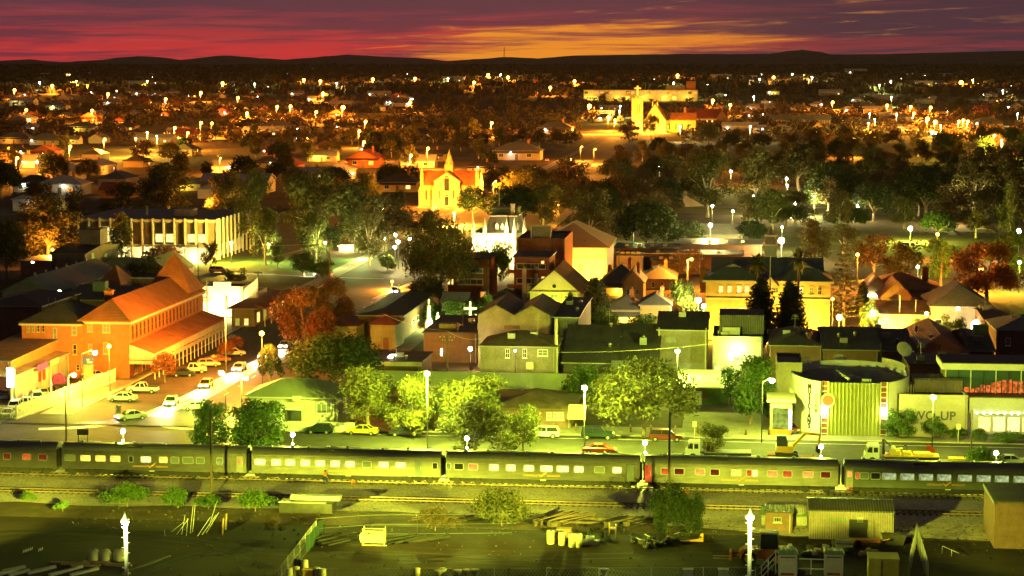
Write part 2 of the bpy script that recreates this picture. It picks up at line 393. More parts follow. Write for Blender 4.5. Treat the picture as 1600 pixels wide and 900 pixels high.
def ribbon(path, w, nm='light_trail_paint', mt='line_paint', z=.052):
    mb = MB(); P = [at(*q) for q in path]; Q = []
    for i in range(len(P)-1):
        for k in range(8):
            t = k/8; p0, p1, p2, p3 = P[max(0,i-1)], P[i], P[i+1], P[min(len(P)-1,i+2)]
            Q.append(.5*((2*p1)+(p2-p0)*t+(2*p0-5*p1+4*p2-p3)*t*t+(3*p1-p0-3*p2+p3)*t**3))
    Q.append(P[-1])
    for i, q in enumerate(Q):
        d = (Q[min(i+1,len(Q)-1)]-Q[max(i-1,0)]); nx, ny = -d.y, d.x; l = hypot(nx, ny); nx, ny = nx/l*w/2, ny/l*w/2
        mb.v += [(q.x-nx,q.y-ny,z),(q.x+nx,q.y+ny,z)]
        if i: o = 2*i; mb.f.append((o-2,o,o+1,o-1)); mb.sm.append(False)
    tag(mb.build(nm, mt), kind='structure')
ribbon([(455,541),(400,566),(340,597),(285,624),(235,646),(190,660),(130,668),(60,671)], 1.9); ribbon([(447,549),(400,572),(345,602),(300,628),(262,640),(246,650),(248,660),(272,669),(330,671)], 1.4)  # car light trails painted onto the road as pale ribbons
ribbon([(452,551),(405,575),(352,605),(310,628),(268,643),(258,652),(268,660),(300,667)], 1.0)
ribbon([(585,467),(612,455),(648,441)], 1.3); ribbon([(360,427),(440,430),(500,433),(600,436)], .6)  # painted light trails of the farther streets
pm('rut_dirt', (.032,.019,.013), .95, .5, .5, fine=.4, bump=.6); pm('oil_dirt', (.007,.005,.004), .7, .4, .5, fine=.3, bump=.3)
for i, (path, mt) in enumerate((([(-60,862),(180,846),(430,852),(760,868),(1120,864),(1500,880)],'rut_dirt'), ([(-60,876),(150,858),(420,872),(700,888),(1130,880),(1300,884)],'rut_dirt'), ([(520,905),(700,872),(950,866),(1140,848),(1420,852)],'rut_dirt'), ([(210,905),(330,868),(560,872),(820,884),(1000,905)],'oil_dirt'), ([(-40,840),(120,836),(300,850),(410,880)],'oil_dirt'), ([(620,880),(800,876),(1000,872)],'oil_dirt'))):
    ribbon(path, .55, 'wheel_rut', mt, .019+.003*i); ribbon([(x+6, y-7.5) for x, y in path], .5, 'wheel_rut', mt, .0205+.003*i)
lines('street_marking', [(-80.2, 284+k*9, -80.05, 287+k*9) for k in range(0, 60)]+[(SU1-6, 300+k*3.2, SU1-1, 300.12+k*3.2) for k in range(0, 24)]).location.z = .045
# ---------------------------------------------------------------- the silver train
pm('stainless', (.24,.23,.195), .36, .14, .5, metal=.85, rib=('Z', .16), bump=.55, fine=.06)
pm('train_roof', (.20,.20,.17), .5, .15, .5, metal=.4, rib=('Y', .2), bump=.3, fine=.1)
pm('dull_band', (.10,.11,.10), .5, .2, .8, metal=.3)
pm('dark_body', (.12,.14,.11), .5, .15, .6, metal=.4)
pm('window_grey', (.20,.23,.22), .2, .1, 2, spec=.5, bump=0)
pm('eagle_gold', (.62,.30,.04), .5, .1, 3)
PANES = {'w': 'glow_white', 'g': 'glow_gold', 'a': 'glow_amber', 'r': 'glow_red', 'd': 'glow_dim', 't': 'glow_teal', 'k': 'dark_glass', 'e': 'window_grey', 'l': 'glow_lime'}
def bogie():
    mb = MB()
    mb.box(-1.9,-.12,.45, 1.9,.12,.72); mb.box(-.5,-.2,.40, .5,.16,.62)
    for x in (-1.25, 1.25): mb.tube((x,.25,.47), (x,-.02,.47), .46, n=14)
    for x in (-1.6, -.9, .9, 1.6): mb.tube((x,-.13,.62), (x,-.13,.9), .1, n=8)
    mb.box(-2.1,-.16,.66, -1.6,-.02,.80); mb.box(1.6,-.16,.66, 2.1,-.02,.80)
    return mb
BOG = bogie().mesh('bogie', 'dark_steel')
def roundrect(w, h, r, n=3):
    p = []
    for cx, cz, a0 in ((w/2-r,h/2-r,0), (-w/2+r,h/2-r,90), (-w/2+r,-h/2+r,180), (w/2-r,-h/2+r,270)):
        for i in range(n+1): a = radians(a0+90*i/n); p.append((cx+r*cos(a), cz+r*sin(a)))
    return p
WINM = {}
def train_window(root, x, z, w, h, key):
    k = (round(w,1), round(h,1), key)
    if k not in WINM:
        o, i = roundrect(w+.16, h+.16, .16), roundrect(w, h, .10); n = len(o)
        f = MB().poly([(a,-.05,b) for a,b in o]+[(a,-.05,b) for a,b in i]+[(a,.05,b) for a,b in o]+[(a,.03,b) for a,b in i],
            [(j,(j+1)%n,n+(j+1)%n,n+j) for j in range(n)]+[((j+1)%n,j,2*n+j,2*n+(j+1)%n) for j in range(n)]+[(n+j,n+(j+1)%n,3*n+(j+1)%n,3*n+j) for j in range(n)])
        WINM[k] = (f.mesh('window', 'galvanised'), MB().poly([(a,-.02,b) for a,b in i], [tuple(range(n))]).mesh('pane', PANES[key]))
    o = link('window', WINM[k][0], root, (x, -.05 if key == 't' or root.get('banded') else 0, z)); link('pane', WINM[k][1], o)
def carriage(label, p0, p1, wins, door=None, style=0, logo=None, bright=None):
    uL = uv(at(p0, 739+(p0-100)*.02414))[0]; uR = uv(at(p1, 739+(p1-100)*.02414))[0]; Ln = uR-uL
    v = TV
    t = thing('train_carriage', label, 'train carriage', G(uL, v-.78, .31), None, 'silver carriages of the passenger train')
    # local frame: x along the train, y across (near side y=0 .. far side 3.0), z above the rail
    def sec(y0, y1): return None
    prof = [(0.0,.86),(.0,2.95),(.05,3.25),(.22,3.55),(.55,3.80),(1.0,3.95),(1.5,4.0),(2.0,3.95),(2.45,3.80),(2.78,3.55),(2.95,3.25),(3.0,2.95),(3.0,.86)]
    b = MB(); b.extx([q for q in prof if q[1] <= 3.3], .25, Ln-.25); b.build('body', 'dark_body' if style else 'stainless', t)
    r = MB(); r.extx([(.045,3.255)]+[(y,z+.015) for y,z in prof if z > 3.3]+[(2.955,3.255)], .25, Ln-.25); r.build('roof', 'train_roof', t)
    u = MB(); u.box(.6,.25,.42, Ln-.6,2.75,.855); u.box(4.6,.08,.30, Ln-4.6,.26,.80); u.box(8,.02,.26,10.2,.3,.78); u.box(12.5,.02,.26,14,.3,.78); u.build('underframe', 'dark_steel', t)
    for x in (2.9, Ln-2.9): link('bogie', BOG, t, (x, .10, 0))
    for x in (0.02, Ln-.27):
        g = MB().box(x,.75,.95, x+.25,2.25,3.2); g.build('gangway', 'rubber', t)
    ws = 19 if style else 15
    zw = 2.28
    if style:
        t['banded'] = 1; MB().box(1.6,-.025,1.72, Ln-.4,.03,2.86).build('window_band', 'dull_band', t)
    for px, w, key in wins:
        pu = uv(at(px, 739+(px-100)*.02414))[0]-uL
        # parallax: the window plane is on the near side, above the rail; solve by px directly
        train_window(t, pu, zw, w/12.65, .72 if not style else .74, key)
    for px, key in (door or []):
        x = uv(at(px, 739+(px-100)*.02414))[0]-uL
        d = MB(); d.box(x-.42,-.03,.95, x+.42,.03,2.98); d = d.build('door', 'window_grey' if key == 'e' else ('glow_red' if key == 'open' else 'grey_steel'), t)
        MB().box(x+.30,-.06,1.7, x+.36,-.03,2.2).build('handle', 'galvanised', d)
        if key == 'pane': MB().box(x-.2,-.045,1.95, x+.2,-.031,2.7).build('pane', 'glow_amber', d)
        if key == 'lit': MB().box(x-.3,-.045,2.05, x+.3,-.031,2.75).build('pane', 'glow_amber', d)
        if key in ('open', 'lit'):
            s = MB()
            for k in range(3): s.box(x-.42,-.12-.18*k,.35+.25*(2-k), x+.42,-.04-.18*k+.1,.40+.25*(2-k))
            s.build('door_step', 'orange_paint', d)
            if key == 'lit': MB().box(x-.42,-.05,.62, x+.42,.2,.94).build('step_light', 'glow_amber', d)
    rr = random.Random(int(p0)); x = 2.5
    while x < Ln-2:
        MB().lathe([(.22,0),(.25,.1),(.12,.22)], 8, (x, 1.5+rr.choice((-.3,.0,.25)), 3.99)).build('roof_vent', 'grey_steel', t); x += rr.uniform(2.2, 4.5)
    MB().box(Ln*.36,.02+.28,3.64, Ln*.36+1.8,.62,3.86).build('roof_hatch', 'dark_steel', t)
    if logo:
        x = uv(at(logo, 739+(logo-100)*.02414))[0]-uL
        lg = MB(); z = 1.38
        lg.poly([(x-.5,-.02,z+.28),(x-.12,-.02,z+.02),(x+.75,-.02,z+.62),(x+.6,-.02,z+.30),(x-.1,-.02,z-.22),(x-.28,-.02,z-.05)], [(0,5,1),(1,5,4,3,2)])
        for dz in (.02,.14): lg.box(x-2.3,-.021,z+dz-.1, x-.45,-.018,z+dz-.04); lg.box(x+.6,-.021,z+dz-.1, x+2.2,-.018,z+dz-.04)
        lg.build('eagle_emblem', 'eagle_gold', t)
        MB().box(x-.15,-.02,z-.62, x+.5,-.005,z-.52).build('name_plate', 'white_trim', t)
    return t
carriage('leading silver carriage with small red curtained windows, cut by the frame edge', -188, 104, [(5,10,'a'),(25,11,'d'),(55,13,'r'),(80,13,'d'),(-30,14,'r'),(-60,14,'d')], style=0)
carriage('silver carriage with five golden windows and grey blinds, behind the dark wooden pole', 106, 397,
    [(122,16,'e'),(146,16,'g'),(169,16,'g'),(192,16,'g'),(216,6,'k'),(239,16,'w'),(266,13,'g'),(284,12,'e'),(304,16,'e'),(323,12,'e'),(353,9,'l')], [(384,'pane')], 0, 246)
carriage('silver carriage with a row of white dining windows, a worker crouching at its side', 399, 697,
    [(415,17,'w'),(440,14,'w'),(462,14,'w'),(485,14,'w'),(508,14,'w'),(531,14,'w'),(554,14,'w'),(580,13,'e'),(606,15,'w'),(632,15,'w'),(685,7,'k')], [(659,'e')], 0, 549)
carriage('silver carriage with white lit windows and a shut end door, behind the grey bush', 699, 1004,
    [(706,6,'l'),(722,13,'k'),(744,14,'a'),(776,14,'w'),(802,14,'w'),(830,15,'w'),(857,18,'w'),(882,18,'w'),(907,14,'w'),(939,14,'e'),(966,13,'w')], [(987,'e')], 0, 850)
carriage('silver carriage with amber and red windows and an open orange doorway', 1006, 1311,
    [(1041,13,'r'),(1062,14,'d'),(1094,14,'a'),(1117,13,'d'),(1150,14,'g'),(1170,7,'r'),(1179,7,'w'),(1206,14,'a'),(1229,13,'r'),(1261,15,'a'),(1288,14,'d')], [(1014,'open')], 0, 1156)
carriage('grey seating carriage with a dark window band and pale teal lit windows', 1314, 1620,
    [(1337,5,'r'),(1348,11,'e'),(1365,13,'k')]+[(x,20,'t') for x in (1386,1414,1443,1471,1503,1532,1560,1589)], [(1325,'lit')], 1, 1475)

# ---------------------------------------------------------------- cars
def paint(name, c): return pm('paint_'+name, c, .3, .05, 1, spec=.5, bump=0)
for n_, c_ in (('white', (.78,.78,.74)), ('silver', (.45,.46,.45)), ('dark_green', (.014,.028,.02)), ('yellow', (.55,.45,.06)), ('black', (.03,.03,.035)), ('red', (.42,.04,.025)), ('maroon', (.16,.03,.025)), ('navy', (.04,.05,.10)), ('beige', (.5,.44,.32)), ('brown', (.22,.08,.04))): paint(n_, c_)
em('headlight_on', (1,.97,.85), 120); em('tail_on', (1,.04,.015), 14)
pm('lens_clear', (.6,.6,.55), .2, .05, 2, spec=.6, bump=0); pm('lens_red', (.35,.02,.02), .25, .05, 2, bump=0)
WHEEL = None
def wheel(root, x, y, r=.32, w=.2, wide=1):
    o = MB().tube((0,-w/2,0), (0,w/2,0), r, n=14).build('wheel', 'rubber', root, (x, y, r))
    MB().tube((0,-w/2-.012,0), (0,w/2+.012,0), r*.58, n=10).build('rim', 'galvanised', o); return o
SHAPES = { # side profile of the painted body, glasshouse base and top
 'sedan': ([(-2.25,.35),(-2.25,.75),(-2.1,.93),(-1.25,.97),(1.0,.95),(2.0,.80),(2.25,.62),(2.25,.35)], (-1.45,1.15), (-.75,.45), 1.42, .95),
 'hatch': ([(-1.95,.35),(-1.98,.85),(-1.85,.98),(.9,.97),(1.75,.80),(1.98,.62),(1.98,.35)], (-1.85,1.1), (-1.35,.35), 1.45, .97),
 'wagon': ([(-2.35,.38),(-2.38,.95),(-2.2,1.05),(1.05,1.04),(2.1,.92),(2.35,.7),(2.35,.38)], (-2.25,1.3), (-2.0,.55), 1.66, 1.04),
 'four_wheel': ([(-2.3,.48),(-2.32,1.05),(-2.2,1.14),(.95,1.12),(2.1,1.05),(2.3,.85),(2.3,.48)], (-2.2,1.15), (-2.05,.55), 1.82, 1.12),
 'ute': ([(-2.55,.48),(-2.55,1.0),(-.55,1.02),(-.5,1.06),(1.05,1.06),(2.25,.98),(2.5,.8),(2.5,.48)], (-.62,1.3), (-.35,.65), 1.72, 1.06),
 'van': ([(-2.4,.42),(-2.42,1.05),(-2.3,1.15),(1.55,1.12),(2.2,.95),(2.4,.7),(2.4,.42)], (-2.35,1.95), (-2.25,1.1), 2.1, 1.13)}
def car(label, p, deg, kind, col, lit=False, group=None, name='parked_car', cat='car', W=1.74):
    prof, gb, gt, zt, zb = SHAPES[kind]
    t = thing(name, label, cat, p, -PH+radians(deg), group)
    b = MB(); n = len(prof); hw = W/2
    ring = []
    for y, s in ((-hw,.0), (-hw+.06,.05), (hw-.06,.05), (hw,.0)): pass
    # body: outer skin bulges between sill and shoulder
    secs = [(-hw+.09,1), (-hw,.985), (hw,.985), (hw-.09,1)]
    vs = []
    for y, s in secs: vs += [(x*s if s < 1 else x, y, z if not (s < 1 and z > .9) else z-.07) for x, z in prof]
    fs = [tuple(range(n)), tuple(range(4*n-1, 3*n-1, -1))]
    for k in range(3): fs += [(k*n+(i+1)%n, k*n+i, (k+1)*n+i, (k+1)*n+(i+1)%n) for i in range(n)]
    b.poly(vs, fs)
    # roof and pillars
    hr = hw-.22
    b.poly([(gt[0],-hr,zt-.04),(gt[1],-hr,zt-.04),(gt[1],hr,zt-.04),(gt[0],hr,zt-.04),(gt[0]+.08,-hr+.06,zt),(gt[1]-.08,-hr+.06,zt),(gt[1]-.08,hr-.06,zt),(gt[0]+.08,hr-.06,zt)],
           [(0,3,2,1),(4,5,6,7),(0,1,5,4),(1,2,6,5),(2,3,7,6),(3,0,4,7)])
    hb = hw-.08; xm = (gb[0]+gb[1])/2-.1
    for sgn in (-1, 1):
        for xa, xb in ((gb[0],gt[0]), (gb[1],gt[1]), (xm,xm)): b.tube((xa, sgn*hb, zb-.02), (xb, sgn*(hr+.0), zt-.02), .055, .045, n=5)
    b.build('body', 'paint_'+col, t)
    g = MB(); e = .025
    g.poly([(gb[0]+.05,-hb+e,zb-.02),(gb[1]-.05,-hb+e,zb-.02),(gb[1]-.05,hb-e,zb-.02),(gb[0]+.05,hb-e,zb-.02),(gt[0]+.03,-hr+e,zt-.045),(gt[1]-.03,-hr+e,zt-.045),(gt[1]-.03,hr-e,zt-.045),(gt[0]+.03,hr-e,zt-.045)],
           [(0,1,5,4),(1,2,6,5),(2,3,7,6),(3,0,4,7)]); g.build('windscreen_glass', 'dark_glass', t)
    fx = prof[-1][0]; rx = prof[0][0]; r = .31 if kind in ('sedan','hatch') else .37
    for x in (fx-.85, rx+.85):
        for y in (-hw+.05, hw-.05): wheel(t, x, y, r)
    for y in (-hw+.32, hw-.32):
        MB().box(fx-.06,y-.2,.58 if kind in('sedan','hatch') else .72, fx+.012,y+.2,.74 if kind in('sedan','hatch') else .92).build('headlight', 'headlight_on' if lit else 'lens_clear', t)
        MB().box(rx-.02,y-.16,.68, rx+.05,y+.16,.86).build('tail_light', 'tail_on' if lit else 'lens_red', t)
    MB().box(rx-.05,-hw+.1,.36, rx+.04,hw-.1,.52).build('bumper', 'dull_band', t)
    MB().box(fx-.04,-hw+.1,.36, fx+.05,hw-.1,.52).build('bumper', 'dull_band', t)
    if kind == 'ute':
        tr = MB(); tr.box(-2.45,-hw+.12,1.0,-.75,-hw+.18,1.12); tr.box(-2.45,hw-.18,1.0,-.75,hw-.12,1.12); tr.box(-2.5,-hw+.12,1.0,-2.44,hw-.12,1.12); tr.build('tray_rail', 'dull_band', t)
        MB().box(-2.42,-hw+.2,.99,-.8,hw-.2,1.035).build('tray_floor', 'rubber', t)
    if lit and p.y < 520:
        for y in (-.5, .5):
            l = light(t, (fx+.25, y, .75), (1,.86,.40), 9000 if p.y < 400 else 4000, .06, 'SPOT', spot_size=radians(30), spot_blend=.8); l.rotation_euler = (radians(84), 0, -pi/2)  # beams of the added cars, brightening the road where the trails run
    return t
def carpx(label, px, py, deg, kind, col, **k): return car(label, at(px, py), deg, kind, col, **k)
KE = 'cars parked along the far kerb'
carpx('dark green hatchback parked in front of the white picket fence', 500, 677, 180, 'hatch', 'dark_green', group=KE)
carpx('mustard yellow sedan parked at the kerb beside the picket fence end', 566, 679, 180, 'sedan', 'yellow', group=KE)
carpx('black hatchback parked under the pale street trees', 634, 681, 0, 'sedan', 'black', group=KE)
carpx('white station wagon parked under the low street tree', 848, 684, 180, 'wagon', 'white', group=KE)
carpx('dark green four wheel drive parked before the yellow awning', 934, 686, 0, 'four_wheel', 'dark_green', group=KE)
carpx('maroon van parked before the big round-headed tree', 1041, 689, 0, 'wagon', 'maroon', group=KE)
carpx('orange-red sports car on the near lane, just above the train roof', 937, 709, 0, 'sedan', 'red')
carpx('white sedan crossing the wide side street, seen from its side', 192, 627, 180, 'sedan', 'white')
carpx('white utility pickup with open tray on the side street', 223, 614, 180, 'ute', 'white', name='pickup_truck', cat='pickup')
carpx('white sedan parked at the corner beside the leafy street tree', 309, 641, 8, 'sedan', 'white')
HV = 'cars parked in front of the hotel'
carpx('white sedan parked farthest along the hotel veranda', 364, 556, 20, 'sedan', 'white', group=HV)
carpx('brown car parked second from the far end of the hotel veranda', 340, 566, 20, 'sedan', 'brown', group=HV)
carpx('silver car parked in the middle of the hotel row', 326, 573, 20, 'hatch', 'silver', group=HV)
carpx('white pickup parked at the near end of the hotel row', 300, 583, 15, 'ute', 'white', group=HV, name='pickup_truck', cat='pickup')
carpx('dark hatchback parked beside the round hotel shrub', 286, 588, 15, 'hatch', 'black', group=HV)
CY = 'cars in the fenced car yard'
for lab, px, py, dg, kd, co in (('white van nosed up to the bend of the palisade fence', 26, 640, 100, 'wagon', 'white'), ('pale silver car in the car yard beside the first white post', 41, 634, 110, 'hatch', 'silver'),
    ('navy car at the back corner of the car yard', 8, 622, 100, 'sedan', 'navy'), ('white wagon standing in the middle of the car yard', 57, 626, 115, 'wagon', 'white'),
    ('beige hatchback in the car yard behind the white wagon', 66, 619, 115, 'hatch', 'beige'), ('black sedan at the far end of the car yard', 96, 613, 120, 'sedan', 'black'),
    ('silver sedan pressed against the palisade in the near corner', 14, 652, 95, 'sedan', 'silver')): carpx(lab, px, py, dg, kd, co, group=CY)
carpx('white car parked between the palisade fence and the brick hotel', 149, 592, 40, 'sedan', 'white')
carpx('dark red car parked on the forecourt of the round club', 1231, 676, -60, 'hatch', 'maroon')
carpx('pale wagon parked on the main street before the curved civic building', 341, 426, 0, 'wagon', 'beige')
carpx('silver sedan partly hidden behind the train roof beside the clipped bush', 1575, 727, 180, 'sedan', 'silver')
for px, py, lab in ((818,278,'added white sedan with red tail lights low on the orange hill road'),(838,264,'added white sedan with red tail lights halfway up the orange hill road'),(855,252,'added white sedan with red tail lights near the crest of the orange hill road')): carpx(lab, px, py, 90, 'sedan', 'white', lit=True, group='cars added for the red trails of the hill road', name='added_car')  # cars added where red trails run, tail lamps in place of the trails
# cars added along the light trails, lamps on to brighten the road
TR = 'cars added for the headlight trails'
su = -80
for i, (px, py, dg, lab) in enumerate(((446, 544, -90, 'added white sedan with lit headlights at the top of the bright street'), (414, 560, -90, 'added silver sedan with lit headlights, second from the top of the bright street'), (374, 580, -90, 'added white hatchback with lit headlights beside the far corner lamp'),
        (322, 606, -88, 'added silver hatchback with lit headlights below the hotel corner'), (268, 633, -84, 'added white sedan with lit headlights nearing the junction'), (205, 656, -140, 'added white sedan with lit headlights turning at the junction'))):
    carpx(lab, px, py, dg, 'hatch' if 'hatch' in lab else 'sedan', ('white','silver')[i % 2], lit=True, group=TR, name='added_car')
carpx('added white sedan with lit headlights entering the side street from the park', 618, 458, -90, 'sedan', 'white', lit=True, group=TR, name='added_car')
carpx('added silver sedan with lit headlights on the main street by the park', 505, 433, 180, 'sedan', 'silver', lit=True, group=TR, name='added_car')

# ---------------------------------------------------------------- trucks and machines
def truck_cab(t, col):
    c = MB(); c.ext([(0,.55),(0,1.15),(.12,1.5),(.42,2.35),(.55,2.45),(1.85,2.45),(1.9,2.35),(1.9,.55)], -1.05, 1.05); c.build('cab', 'paint_'+col, t)
    g = MB(); g.poly([(.105,-.95,1.52),(.105,.95,1.52),(.40,.88,2.28),(.40,-.88,2.28)], [(0,3,2,1)]); 
    for s in (-1, 1): g.poly([(.38,s*1.055,1.5),(1.0,s*1.055,1.45),(1.0,s*1.055,2.2),(.58,s*1.055,2.2)], [(0,1,2,3)]); g.poly([(1.15,s*1.055,1.5),(1.7,s*1.055,1.5),(1.7,s*1.055,2.15),(1.15,s*1.055,2.15)], [(0,1,2,3)])
    g.build('cab_glass', 'dark_glass', t)
    MB().box(-.08,-1.1,.4,.1,1.1,.75).build('bumper', 'grey_steel', t)
    for y in (-.75,.75): MB().box(-.03,y-.18,.85,.03,y+.18,1.08).build('headlight', 'lens_clear', t)
    MB().box(.35,-1.35,1.55,.45,-1.12,2.1).build('mirror', 'black_paint', t)
p = at(1071, 716); t = thing('flatbed_truck', 'white cab truck with an empty flat tray behind the small street tree', 'truck', p)
truck_cab(t, 'white'); MB().box(1.9,-.5,.6,8.6,.5,.85).build('chassis', 'dark_steel', t); MB().box(2.5,-1.15,1.0,8.6,1.15,1.12).build('tray', 'grey_steel', t); MB().box(2.4,-1.15,1.12,2.5,1.15,2.2).build('headboard', 'rust_brick', t)
for k in range(3): MB().tube((2.75+k*.5,-.9,1.12), (2.75+k*.5,-.9,2.4-k*.2), .06, n=6).build('tray_stake', 'weathered_wood', t)
for x in (1.0, 6.2, 7.3):
    for y in (-1, 1): wheel(t, x, y*.95, .45, .28)
p = at(1350, 722); t = thing('service_truck', 'white cab service truck carrying yellow equipment, seen above the grey carriage', 'truck', p)
truck_cab(t, 'white'); MB().box(1.9,-.5,.6,9.6,.5,.85).build('chassis', 'dark_steel', t); MB().box(2.4,-1.15,1.0,9.6,1.15,1.15).build('tray', 'yellow_paint', t)
MB().tube((2.5,0,1.1), (2.45,.1,3.1), .18, n=8).tube((2.45,.1,3.1),(3.4,.0,2.2),.1,n=6).build('crane_post', 'black_paint', t)
m_ = MB(); m_.box(3.3,-.8,1.15,4.6,.6,1.7); m_.box(5.0,-.7,1.15,6.0,.7,1.55); m_.box(6.4,-.9,1.15,8.9,.8,1.45); m_.tube((3.2,-.5,1.8),(4.9,-.3,2.0),.12,n=6); m_.build('machine_load', 'bright_yellow', t)
MB().lathe([(.28,0),(.28,.5),(.1,.62)], 10, (3.7,-.3,1.7)).build('white_tank', 'white_trim', t); MB().tube((5.5,0,1.55),(5.5,0,2.3),.09,n=6).tube((5.5,0,2.3),(5.1,0,2.3),.08,n=6).build('hoist_hook', 'dark_steel', t)
MB().tube((8.3,-.2,2.1),(8.3,.05,2.1),.36,n=12).tube((8.75,-.2,1.75),(8.75,.05,1.75),.36,n=12).build('hose_reel', 'red_paint', t)
for x in (1.0, 7.0, 8.1):
    for y in (-1, 1): wheel(t, x, y*.95, .45, .28)
t = thing('steel_skip', 'small bright yellow skip bin behind the grey carriage', 'skip bin', at(1484, 727)); MB().ext([(0,0),(-.15,1.0),(2.15,1.0),(2.0,0)], -.7, .7).build('bin', 'bright_yellow', t); MB().box(-.2,-.75,.92,2.2,-.68,1.04).box(-.2,.68,.92,2.2,.75,1.04).build('rim', 'yellow_paint', t)
p = at(1206, 722); t = thing('excavator', 'yellow excavator with raised bent arm riding on a low trailer', 'excavator', p)
MB().box(.2,-1.3,.55,6.6,1.3,.8).box(-.6,-1.0,.7,.4,1.0,1.2).build('trailer_deck', 'rust_brick', t)
for x in (.6, 1.6, 5.4, 6.2):
    for y in (-1.1, 1.1): wheel(t, x, y, .42, .3)
for y in (-.95,.95): MB().ext([(.6,.82),(.35,1.1),(.6,1.4),(3.2,1.4),(3.45,1.1),(3.2,.82)], y-.25, y+.25).build('track', 'dark_steel', t)
MB().box(.5,-.95,1.5,2.7,.95,2.3).lathe([(.9,1.4),(.9,1.52)],10,(1.9,0,0)).build('engine_house', 'yellow_paint', t)
MB().ext([(.55,2.3),(.55,3.6),(1.75,3.6),(2.0,2.9),(2.0,2.3)], -.95, -.05).build('cab', 'dark_glass', t); MB().box(.5,-1.0,3.6,1.8,0,3.7).build('cab_roof', 'green_paint', t)
MB().tube((2.5,.2,2.0),(4.3,.2,3.9),.24,.2,n=6).tube((4.3,.2,3.9),(6.2,.2,3.75),.2,.16,n=6).build('boom', 'yellow_paint', t)
MB().tube((6.2,.2,3.8),(6.0,.2,2.2),.16,.12,n=6).build('stick', 'yellow_paint', t); MB().ext([(5.7,2.3),(6.3,2.3),(6.5,1.7),(6.0,1.3),(5.6,1.6)], -.2,.6).build('bucket', 'dark_steel', t)
p = at(1153, 884); t = thing('wheel_loader', 'orange-yellow wheel loader with fork arms, parked behind the tall yard light', 'loader', p)
MB().ext([(.2,.7),(.1,1.3),(.6,1.7),(2.0,1.75),(2.1,1.2),(2.1,.7)], .3, 2.0).build('front_frame', 'orange_paint', t)
MB().ext([(2.15,.7),(2.15,1.5),(2.3,1.7),(5.0,1.8),(5.1,.9),(4.9,.6)], .25, 2.1).build('engine_body', 'orange_paint', t)
MB().ext([(2.3,1.75),(2.35,3.3),(4.0,3.3),(4.15,1.75)], .45, 1.9).build('cab', 'dark_glass', t); MB().box(2.2,.4,3.3,4.15,1.95,3.45).build('cab_roof', 'cream_paint', t)
MB().tube((1.6,.5,1.6),(-.7,.5,.8),.13,n=6).tube((1.6,1.8,1.6),(-.7,1.8,.8),.13,n=6).box(-.9,.2,.5,-.65,2.1,1.3).build('lift_arm', 'orange_paint', t)
for y in (.55,1.65): MB().box(-2.6,y-.08,.55,-.8,y+.08,.65).build('fork', 'rail_steel', t)
for x in (1.1, 4.0):
    for y in (.15, 2.15): w = MB().tube((0,-.25,0),(0,.25,0),.78,n=18).build('wheel','rubber',t,(x,y,.78)); MB().tube((0,-.27,0),(0,.27,0),.42,n=12).build('rim','yellow_paint',w)
for dx in (1.4,1.75): MB().ball((0,0,0),.12,8,5).build('work_lamp','lens_clear',t,(dx,.3,1.95))
# ---------------------------------------------------------------- trees: tapered trunk with limbs, crown of many small leaf sprays
TREES = {}
def crown_mesh(name, mat, clumps, n, size, rnd, droop=0.0):
    v, f = [], []
    tot = sum(c[3]*c[3] for c in clumps)
    for cx, cy, cz, cr, sz in clumps:
        k = max(6, int(n*cr*cr/tot))
        for _ in range(k):
            d = Vector((rnd.gauss(0,1), rnd.gauss(0,1), rnd.gauss(0,1))).normalized(); rad = cr*(rnd.random()**.45)*rnd.uniform(.85,1.12)
            p = Vector((cx+d.x*rad, cy+d.y*rad, cz+d.z*rad*sz))
            nrm = (d*.7+Vector((rnd.gauss(0,.6), rnd.gauss(0,.6), rnd.gauss(0,.6)+.25))).normalized()
            a = nrm.orthogonal().normalized(); b = nrm.cross(a); th = rnd.uniform(0, 2*pi)
            e1 = a*cos(th)+b*sin(th); e2 = nrm.cross(e1); s = size*rnd.uniform(.6,1.35); l = s*rnd.uniform(1.0,1.7)
            if droop: e1 = (e1*(1-droop)+Vector((0,0,-1))*droop).normalized()
            o = len(v); v += [tuple(p-e1*l*.5), tuple(p+e2*s*.32), tuple(p+e1*l*.5+nrm*s*.12), tuple(p-e2*s*.32)]; f.append((o,o+1,o+2,o+3))
    me = bpy.data.meshes.new(name); me.from_pydata(v, [], f); me.materials.append(MATS[mat]); me.update(); return me
def limb_mesh(base_r, th, clumps, rnd, bark, lean=0.0):
    mb = MB(); top = Vector((lean*th, rnd.uniform(-.05,.05)*th, th)); mid = Vector((lean*.4*th+rnd.uniform(-.04,.04)*th, 0, th*.5))
    mb.tube((0,0,-.3), mid, base_r, base_r*.8, 8, False); mb.tube(mid, top, base_r*.8, base_r*.62, 8, False)
    cs = sorted(clumps, key=lambda c: -c[3])[:9]
    for c in cs:
        s = top if rnd.random() < .6 else mid.lerp(top, rnd.uniform(.4,1)); e = Vector(c[:3]); m = s.lerp(e, .5)+Vector((0,0,.12*(e-s).length))
        mb.tube(s, m, base_r*.42, base_r*.25, 5, False); mb.tube(m, e, base_r*.25, base_r*.07, 5, False)
    return mb.mesh('trunk', bark)
